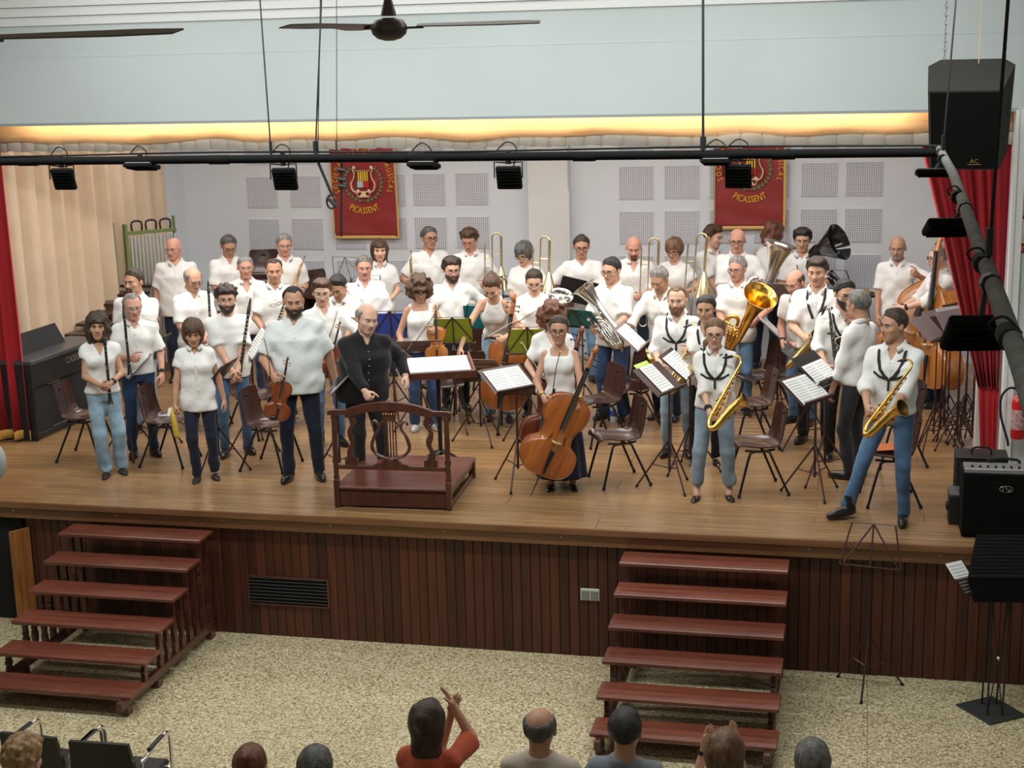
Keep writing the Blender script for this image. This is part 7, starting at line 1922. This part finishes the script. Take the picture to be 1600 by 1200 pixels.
# amplifiers and cases
t = thing('guitar_amplifier', 'wide black guitar amplifier with silver control strip at the right stage edge', 'amplifier', (1.20, .42, ZS), R(1))
q = MB(); q.bbox((0, 0, .27), (.66, .34, .54), .012); q.build('cabinet', M_bar, t)
q = MB(); q.bbox((0, -.172, .255), (.60, .012, .44), .003); q.build('grille_cloth', M_bar, t)
q = MB(); q.bbox((0, -.05, .555), (.64, .20, .04), .005); q.build('control_panel', mat('silver_panel', (.42, .43, .43), .35, .6), t)
for i in range(9):
    q = MB(); q.lathe([(.010, 0), (.010, .016)], (-.26 + .06 * i, -.10, .575), 10); q.build('knob', M_black, t)
q = MB(); q.tube(bez([(-.12, .06, .545), (-.10, .06, .60), (.10, .06, .60), (.12, .06, .545)], 4), .012, 8); q.build('handle', M_rubber, t)
q = MB(); q.tube([(-.0 + .052 * math.cos(a), -.181, .42 + .026 * math.sin(a)) for a in [2 * math.pi * k / 20 for k in range(20)]], .004, 6, closed=True)
q.tube(bez([(-.030, -.182, .405), (-.018, -.182, .438), (.0, -.182, .436), (.004, -.182, .424), (-.012, -.182, .418), (.012, -.182, .42), (.022, -.182, .41), (.034, -.182, .432)], 4), .004, 6); q.build('badge', M_chrome, t)
t = thing('equipment_case', 'tall black case with strap behind the guitar amplifier', 'case', (1.06, .98, ZS))
q = MB(); q.bbox((0, 0, .25), (.42, .30, .50), .012); q.build('body', M_blackmatte, t)
q = MB(); q.bbox((0, 0, .505), (.43, .31, .012), .004); q.build('lid', M_black, t)
q = MB(); q.tube(bez([(-.08, -.02, .51), (-.06, -.02, .565), (.06, -.02, .565), (.08, -.02, .51)], 4), .009, 8); q.build('handle', M_rubber, t)
t = thing('equipment_case', 'small black box with carrying handle at the left flank of the amplifier', 'case', (.86, .70, ZS))
q = MB(); q.bbox((0, 0, .125), (.14, .26, .25), .008); q.build('body', M_black, t)
q = MB(); q.bbox((0, 0, .255), (.142, .262, .012), .003); q.build('lid', mat('grey_lid', (.10, .10, .10), .4), t)
q = MB(); q.bbox((-.08, -.02, .13), (.02, .10, .05), .006); q.build('handle', M_rubber, t)
q = MB(); q.bbox((.02, -.03, .265), (.05, .03, .012), .003); q.build('latch', M_chrome, t)

# extinguisher, sign, door frame at the right
t = thing('fire_extinguisher', 'red fire extinguisher with black hose on the right wall', 'fire extinguisher', (1.43, 1.80, 1.62))
q = MB(); q.lathe([(.055, 0), (.062, .015), (.062, .33), (.05, .375), (.022, .395), (.02, .42)], n=18); q.build('cylinder', mat('signal_red', (.55, .012, .015), .3, coat=.3), t, 50)
q = MB(); q.lathe([(.0628, .09), (.0628, .27)], n=18, cap=False); q.build('printed_label', mat('label_print', (.50, .30, .29), .5, var=.6, vscale=45), t)
q = MB(); q.bbox((0, -.01, .45), (.03, .05, .06), .005); q.bbox((-.01, -.02, .49), (.03, .12, .012), .003); q.build('valve', M_black, t)
q = MB(); q.tube(bez([(-.02, 0, .45), (-.09, -.02, .46), (-.155, -.04, .38), (-.15, -.04, .2), (-.09, -.05, .0), (-.08, -.05, -.06)], 6), .011, 8); q.build('hose', M_rubber, t, 60)
t = thing('safety_sign', 'dark red fire extinguisher sign on the wall beside the white post', 'sign', (1.475, YP - .006, 3.43))
q = MB(); q.bbox((0, 0, 0), (.27, .008, .33), .002); q.build('frame', mat('sign_maroon', (.26, .012, .012), .5), t)
q = MB(); q.box2((-.11, -.006, -.075), (.11, -.004, .135)); q.build('pale_field', mat('sign_cream', (.62, .60, .42), .5), t, 0)
q = MB(); q.lathe([(.03, 0), (.03, .10), (.012, .125), (.012, .14)], n=10, M=Matrix.Translation((-.04, -.005, -.06)) @ Matrix.Scale(.05, 4, (0, 1, 0))); q.box2((-.03, -.008, .04), (.08, -.006, .06)); q.build('pictogram', mat('sign_maroon', (.26, .012, .012), .5), t, 0)
q = MB(); add_text(q, 'EXTINTOR', Matrix(((1, 0, 0, 0), (0, 0, -1, -.0065), (0, 1, 0, -.14), (0, 0, 0, 1))), .05); q.build('lettering', mat('sign_cream', (.62, .60, .42), .5), t, 0)
q = MB(); q.bbox((1.61, YP - .02, 2.1), (.16, .05, 1.9), .006); struct(q.build('trim_8', wood_mat('brown_door_frame', (.20, .085, .03), (.33, .16, .06), 'Z', .4, .2), smooth=0))

# console on hairpin legs, down in the hall
t = thing('lectern', 'black ribbed lectern on crossed wire legs with square base plate at lower right', 'lectern', (1.10, -.46, 0), R(8))
q = MB(); q.bbox((0, 0, .008), (.36, .40, .014), .003, rot=Matrix.Rotation(R(28), 3, 'Z')); q.build('base_plate', mat('dark_grey_plate', (.035, .037, .035), .5), t)
for a, b_ in (((-.05, -.10), (-.04, -.03)), ((-.05, .10), (-.04, .05)), ((.06, -.10), (.10, -.03)), ((.06, .10), (.10, .05))):
    q = MB(); q.tube([(a[0], a[1], .015), (b_[0], b_[1], .97)], .008, 7); q.build('leg', M_black, t)
for a, b_ in (((-.05, -.10), (.10, -.03)), ((.06, -.10), (-.04, -.03))):
    q = MB(); q.tube([(a[0], a[1], .015), (b_[0], b_[1], .97)], .005, 6); q.build('brace', M_black, t)
q = MB(); q.ball((.02, -.066, .47), .016, 10, 6); q.build('brace_knot', M_silver, t)
bx_ = MB(); bx_.add([(-.20, -.16, .96), (.48, -.16, .96), (.48, .16, .96), (-.20, .16, .96), (-.25, -.14, 1.15), (.48, -.14, 1.15), (.48, .16, 1.37), (-.14, .16, 1.37)], [(0, 3, 2, 1), (4, 5, 6, 7), (0, 1, 5, 4), (1, 2, 6, 5), (2, 3, 7, 6), (3, 0, 4, 7)]); bx_.build('box', M_bar, t, 0)
for i in range(12):
    u = i / 11; q = MB(); q.box2((-.23 + .10 * u, -.143 + .30 * u, 1.15 + .215 * u), (.48, -.136 + .30 * u, 1.172 + .215 * u)); q.build('rib', M_rubber, t, 0)
sheets('white paper corner showing at the left side of the ribbed lectern', Matrix.Translation((.84, -.52, 1.10)) @ Matrix.Rotation(R(40), 4, 'Z') @ Matrix.Rotation(R(-50), 4, 'X'), 1, .16, .14, name='paper')

# small things on the stage
t = thing('water_bottle', 'clear plastic water bottle with blue label standing beside a brown chair', 'bottle', (-2.523, 3.640, ZS))
q = MB(); q.lathe([(.030, 0), (.034, .01), (.034, .16), (.030, .19), (.014, .225), (.013, .245)], n=16); q.build('bottle_body', mat('clear_plastic', (.80, .86, .90), .08, alpha=.55, spec=.6), t, 60)
q = MB(); q.lathe([(.0352, .075), (.0352, .14)], n=16, cap=False); q.build('bottle_label', mat('blue_label', (.03, .10, .50), .4), t, 60)
q = MB(); q.lathe([(.0148, .24), (.0148, .262)], n=14); q.build('cap', mat('pale_blue_cap', (.55, .65, .75), .4), t)
t = thing('music_folder', 'orange folder lying on the chair behind the striding saxophonist', 'folder', (0.295, 1.294, ZS + .458), R(20))
q = MB(); q.bbox((0, -.02, .004), (.30, .22, .008), .002); q.build('cover', M_orangef, t, 0)
q = MB(); q.box2((-.145, -.125, .0015), (.145, .085, .006)); q.build('page', M_paper, t, 0)
def frustum_stand():
    t = thing('percussion_stand', 'black percussion stand with wooden blocks on its top tray at the back right', 'percussion stand', (-.02, 6.45, ZS), R(8))
    q = MB(); q.bbox((0, 0, .96), (.48, .30, .03), .006); q.build('tray', M_black, t)
    for i, (x, w__) in enumerate(((-.12, .12), (.0, .10), (.12, .11))):
        q = MB(); q.bbox((x, .0, .997), (w__, .16, .042), .008); q.build('wood_block', mat('pale_wood', (.36, .20, .08), .5), t)
    for sx in (-1, 1):
        q = MB(); q.tube([(sx * .20, 0, .02), (sx * .10, 0, .94)], .012, 8); q.build('leg', M_black, t)
        q = MB(); q.add([(sx * .08, -.02, .9), (sx * .15, -.02, .9), (sx * .24, -.02, .30), (sx * .14, -.02, .30)], [(0, 1, 2, 3)]); o = q.build('bag', mat('grey_bag', (.16, .16, .15), .8), t, 0); o.modifiers.new('thickness', 'SOLIDIFY').thickness = .03
    q = MB(); q.tube([(0, .02, .02), (0, .02, .94)], .016, 8); q.build('post', M_black, t)
    return t
frustum_stand()
t = thing('steel_flask', 'small steel flask standing behind the percussion stand post', 'flask', (.06, 6.15, ZS + .62))
q = MB(); q.lathe([(.035, 0), (.037, .01), (.037, .15), (.02, .18), (.018, .20)], n=14); q.build('flask_body', mat('blue_steel', (.35, .42, .50), .25, .9), t, 60)
q = MB(); q.lathe([(.02, .20), (.02, .235)], n=12); q.build('cap', M_black, t)
t = thing('snare_drum', 'shallow drum on a low stand beneath the steel flask', 'drum', (.06, 6.15, ZS))
q = MB(); q.lathe([(.17, .48), (.172, .485), (.172, .60), (.17, .61)], n=24); q.build('shell', mat('drum_shell', (.28, .26, .22), .3, .6), t, 50)
q = MB(); q.lathe([(.165, .612), (.165, .618)], n=24); q.build('skin', mat('drum_skin', (.66, .62, .55), .6), t)
for k in range(3):
    a = R(120 * k + 20); q = MB(); q.tube([(0, 0, .30), (.20 * math.cos(a), .20 * math.sin(a), .01)], .009, 6); q.tube([(0, 0, .30), (.14 * math.cos(a), .14 * math.sin(a), .48)], .008, 6); q.build('leg', M_chrome, t)
t = thing('timpani_drum', 'kettle drum with pale skin behind the stooping woman', 'drum', (-4.25, 5.15, ZS))
q = MB(); q.lathe([(.05, .30), (.16, .36), (.25, .50), (.285, .66), (.285, .80)], n=26); q.build('bowl', mat('dark_copper', (.10, .045, .03), .3, .6), t, 50)
q = MB(); q.lathe([(.292, .79), (.292, .815)], n=26, cap=False); q.build('hoop', M_black, t)
q = MB(); q.lathe([(.286, .806), (.20, .812), (.05, .813)], n=26); q.build('skin', mat('drum_skin', (.66, .62, .55), .6), t)
for k in range(3):
    a = R(120 * k); q = MB(); q.tube([(.20 * math.cos(a), .20 * math.sin(a), .45), (.30 * math.cos(a), .30 * math.sin(a), .01)], .014, 8); q.build('leg', M_black, t)

W = {}
for p in PEOPLE:
    root, J = person(p)
    W[p['id']] = Matrix.Translation((p['at'][0], p['at'][1], p.get('z', ZS))) @ Matrix.Rotation(R(p['yaw']), 4, 'Z')
BK = (0, 1, 0)
def hold(i, o, z, y=BK): return W[i] @ frame(o, z, y)
# clarinets
CL = 'clarinets in the left block'
clarinet('clarinet held upright by the wavy-haired woman', hold('w1', (.05, -.29, .76), (.0, .10, 1)))
clarinet('clarinet held high by the balding man with the watch', hold('m2', (-.10, -.27, .90), (.0, .14, 1)))
clarinet('clarinet tip showing on the big man with goatee', hold('m3', (.08, -.28, .80), (.02, .04, 1)))
clarinet('clarinet against the shoulder of the bowed grey man', hold('m5', (.10, -.26, .86), (.05, .10, 1)))
clarinet('large keyed clarinet leaning on the shoulder of the curly bearded man', hold('m7', (.06, -.25, .86), (.22, .12, 1)) @ Matrix.Scale(1.1, 4), bass=True)
clarinet('clarinet pointing down in the hand of the man with hung spectacles', hold('m10', (-.10, -.33, .78), (.30, .12, .8)))
# trumpets
trumpet('small brass trumpet of the grey man before the chair pile', hold('m11', (.02, -.30, 1.02), (.34, .05, .9)))
trumpet('silver trumpet of the large dark grey haired man', hold('m19', (-.27, -.30, 1.02), (.0, .02, 1)), M_oldbrass)
# violins and bows
fiddle('violin', 'red brown violin hanging from the hand of the heavy bearded man', hold('m12', (-.20, -.34, .66), (.24, .04, 1), (-.25, 1, 0)), .37, M_vio)
bow('bow held upright by the heavy bearded man', W['m12'] @ Vector((-.22, -.31, 1.0)), W['m12'] @ Vector((-.27, -.24, 1.42)), W['m12'].to_3x3() @ Vector((-1, 0, 0)))
fiddle('violin', 'dark violin half hidden behind the heavy bearded man', hold('m13', (-.06, -.34, .78), (.30, .1, .9)), .36, M_cel2)
bow('bow slanting across the shirt of the man with swept hair', W['m13'] @ Vector((-.02, -.24, 1.10)), W['m13'] @ Vector((.12, -.16, 1.42)), (0, 0, 1))
fiddle('violin', 'amber violin held upright by the curly haired woman in sleeveless top', hold('w18', (.13, -.33, .80), (.02, .10, 1)), .36, M_vio2)
bow('bow held low and slanting by the curly haired violinist', W['w18'] @ Vector((-.20, -.30, .86)), W['w18'] @ Vector((.20, -.30, 1.40)), (0, 0, 1))
# cellos
fiddle('cello', 'orange brown cello beside the stooping woman', hold('w22', (.06, -.36, .20), (.16, .02, 1), (.12, 1, 0)), .76, M_cel1, pin=.20)
bow('bow held by the stooping woman across her cello', W['w22'] @ Vector((-.06, -.56, .98)), W['w22'] @ Vector((.52, -.42, 1.30)), (0, 0, 1))
fiddle('cello', 'dark cello partly hidden behind the front cellist', hold('w26', (-.14, -.32, .24), (.34, .05, 1), (-.1, 1, 0)), .76, M_cel2, pin=.24)
bow('bow slanting beside the frizzy auburn hair', W['w26'] @ Vector((-.10, -.36, .90)), W['w26'] @ Vector((-.32, -.30, 1.30)), (0, 0, 1))
fiddle('cello', 'large reddish cello at the stage front held by the woman in long skirt', hold('w27', (-.17, -.42, .24), (.44, .10, 1), (-.18, 1, 0)), .76, M_cel1, pin=.22)
bow('bow held upright by the front cellist', W['w27'] @ Vector((-.06, -.42, .96)), W['w27'] @ Vector((.02, -.40, 1.36)), (1, 0, 0))
# low brass
trombone('trombone standing upright beside the man with thick brown hair', hold('m20', (.22, -.34, .78), (.02, .04, 1)), M_palebrass)
trombone('trombone of the woman by the pillar', hold('w23', (.24, -.32, .82), (.02, .04, 1)), M_palebrass)
trombone('trombone of the bald man with brown goatee', hold('m29', (.10, -.34, .76), (.04, .08, 1)), M_palebrass)
trombone('tall trombone of the woman with short fair brown hair', hold('w31', (.22, -.34, .72), (.06, .06, 1)) @ Matrix.Scale(1.08, 4), M_palebrass)
tuba('silver euphonium with upright bell before the dark-haired woman looking down', hold('w24', (.16, -.36, .82), (.12, -.45, .9), (0, 1, .4)), .74, M_silver, .135, 'euphonium')
tuba('silver euphonium held slanting by the tall man', hold('m28', (.27, -.40, .90), (-.70, -.05, .85), (.1, 1, 0)), .76, M_silver, .13, 'euphonium')
horn('brass french horn tucked beside the leaning grey haired man', hold('m30', (.14, -.44, .95), (0, 0, 1)))
tuba('large silver tuba of the bald man in heavy glasses', hold('m34', (.12, -.36, .82), (.30, .0, 1)), 1.0, M_silver, .20, 'tuba')
tuba('big brass tuba hugged by the smiling grey haired man', hold('m38', (-.10, -.34, .80), (.46, -.55, .85), (.1, 1, .6)), .90, M_brass, .185, 'tuba')
sousaphone('black sousaphone round the young man with black hair', hold('m39', (.16, -.10, .90), (.05, 0, 1)))
# saxophones
saxophone('alto saxophone of the young man with cropped fair hair', hold('m32', (.07, -.36, 1.02), (.46, .25, .85), (-.75, .65, .2)), .97, M_oldbrass)
saxophone('dark gold tenor saxophone clasped low by the young woman in front', hold('w37', (.07, -.36, 1.02), (.50, .34, .85), (-.85, .55, .2)), .95, M_brass, 'tenor')
saxophone('tenor saxophone of the tall young man with thick fringe', hold('m41', (.0, -.40, 1.14), (.62, .2, .75), (.3, .9, .5)), 1.12, M_oldbrass, 'tenor')
saxophone('saxophone with dark bell held by the man with beard and harness', hold('m42', (-.14, -.40, 1.16), (-.12, .22, 1), (-.25, 1, 0)), 1.05, mat('black_nickel', (.20, .19, .17), .25, 1.0), 'tenor')
saxophone('silver belled saxophone hanging before the bearded man with harness', hold('m42', (.02, -.48, 1.04), (.10, .16, 1), (.4, 1, 0)), 1.02, M_silver, 'tenor')
saxophone('bright gold alto saxophone of the striding man at the right', hold('m44', (.03, -.40, 1.12), (.50, .26, .80), (-.55, .8, .5)), .98, M_brass)
# double basses
fiddle('double_bass', 'double bass with high carved scroll before the bald bassist', hold('m45', (.06, -.52, .28), (.36, .12, 1), (.25, 1, 0)), 1.12, M_bass, pin=.28)
fiddle('double_bass', 'golden double bass seen from its side before the man in profile', frame((.79, 4.50, ZS + .28), (.05, .13, 1), (.9, .42, 0)), 1.06, M_bass, pin=.28)
folder('open black folder in the hands of the man in the back row', hold('m25', (-.12, -.34, 1.02), (.25, -.20, .9), (.0, 1, .2)), M_blackf, .44, .30)
t = thing('yellow_cloth', 'yellow cloth bag hanging from the hand of the woman with the bob', 'cloth bag', M=hold('w4', (-.25, -.16, .46), (0, 0, 1)))
q = MB(); q.tube(bez([(0, 0, .30), (.01, -.01, .22), (.02, .0, .12), (.03, .01, .0)], 4), [.018, .022, .028, .035, .042, .05, .055, .058, .06, .062, .062, .058, .04], 10, flat=.45, up=(0, 1, 0)); q.build('cloth', mat('yellow_satin', (.62, .40, .02), .5, sheen=.3, var=.2, vscale=20), t, 180)
q = MB(); q.tube([(-.01, -.01, .29), (-.03, -.03, .22)], [.02, .016], 8); q.build('tissue', M_paper, t)

# ================================================================== audience chairs, programmes
M_pad = mat('black_vinyl', (.012, .012, .013), .4)
def hall_chair(label, x, y, rz, group='black hall chairs with chrome arms'):
    t = thing('armchair', label, 'chair', (x, y, 0), R(rz), group)
    q = MB(); q.bbox((0, -.02, .44), (.46, .46, .05), .015); q.build('seat', M_pad, t)
    V = []
    for z, w__, y0 in ((.50, .20, .20), (.62, .225, .225), (.82, .205, .265)):
        V += [(-w__, y0, z), (w__, y0, z), (w__, y0 + .03, z), (-w__, y0 + .03, z)]
    F_ = [(0, 3, 2, 1), (8, 9, 10, 11)]
    for k in (0, 4):
        for i in range(4): F_.append((k + i, k + (i + 1) % 4, k + 4 + (i + 1) % 4, k + 4 + i))
    q = MB().add(V, F_); q.build('backrest', M_pad, t, 0)
    for s in (-1, 1):
        q = MB(); q.tube(bez([(s * .25, -.24, .01), (s * .25, -.24, .5), (s * .25, -.22, .66), (s * .25, -.10, .685), (s * .25, .14, .66), (s * .25, .22, .60), (s * .25, .26, .01)], 4), .013, 8); q.build('arm_frame', M_chrome, t, 60)
        q = MB(); q.bbox((s * .25, -.02, .692), (.035, .22, .018), .006); q.build('arm_pad', M_pad, t)
    q = MB(); q.tube([(-.25, .20, .42), (.25, .20, .42)], .012, 8); q.tube([(-.25, -.20, .42), (.25, -.20, .42)], .012, 8); q.build('cross_tube', M_chrome, t)
    return t
hall_chair('empty black hall chair with chrome arms behind the sandy haired listener, at the corner', -5.22, -3.42, 178)
hall_chair('empty black hall chair with chrome arms beside the corner one', -4.72, -3.44, 182)
for i, nm in (('a1', 'sandy haired listener'), ('a2', 'auburn haired listener'), ('a3', 'black haired listener'), ('a4', 'woman in orange'), ('a5', 'man in beige'), ('a6', 'man in grey stripes'), ('a7', 'blond clapping woman'), ('a8', 'greying listener apart')):
    p = next(q_ for q_ in PEOPLE if q_['id'] == i)
    hall_chair('black hall chair under the ' + nm, p['at'][0], p['at'][1] + .04, p['yaw'])
sheets('white programme sheet on the lap of the woman in orange', W['a4'] @ Matrix.Translation((-.20, -.34, .70)) @ Matrix.Rotation(R(30), 4, 'Z') @ Matrix.Rotation(R(-70), 4, 'X'), 1, .17, .24, name='programme')
sheets('white programme sheet before the sandy haired listener', W['a1'] @ Matrix.Translation((-.26, -.34, .76)) @ Matrix.Rotation(R(25), 4, 'Z') @ Matrix.Rotation(R(-60), 4, 'X'), 1, .15, .21, name='programme')
t = thing('wall_lamp', 'grey round lamp cowl cut off by the left edge', 'lamp', (-5.83, -3.0, 2.45))
q = MB(); q.lathe([(.02, .06), (.10, .05), (.155, .02), (.17, -.03), (.165, -.06)], n=24, M=Matrix.Rotation(R(75), 4, 'X')); q.build('cowl', mat('grey_cowl', (.34, .36, .34), .5), t, 60)
q = MB(); q.tube([(0, .04, 0), (-.3, .1, .2), (-.9, .1, .2)], .015, 8); q.build('bracket', M_black, t, 60)
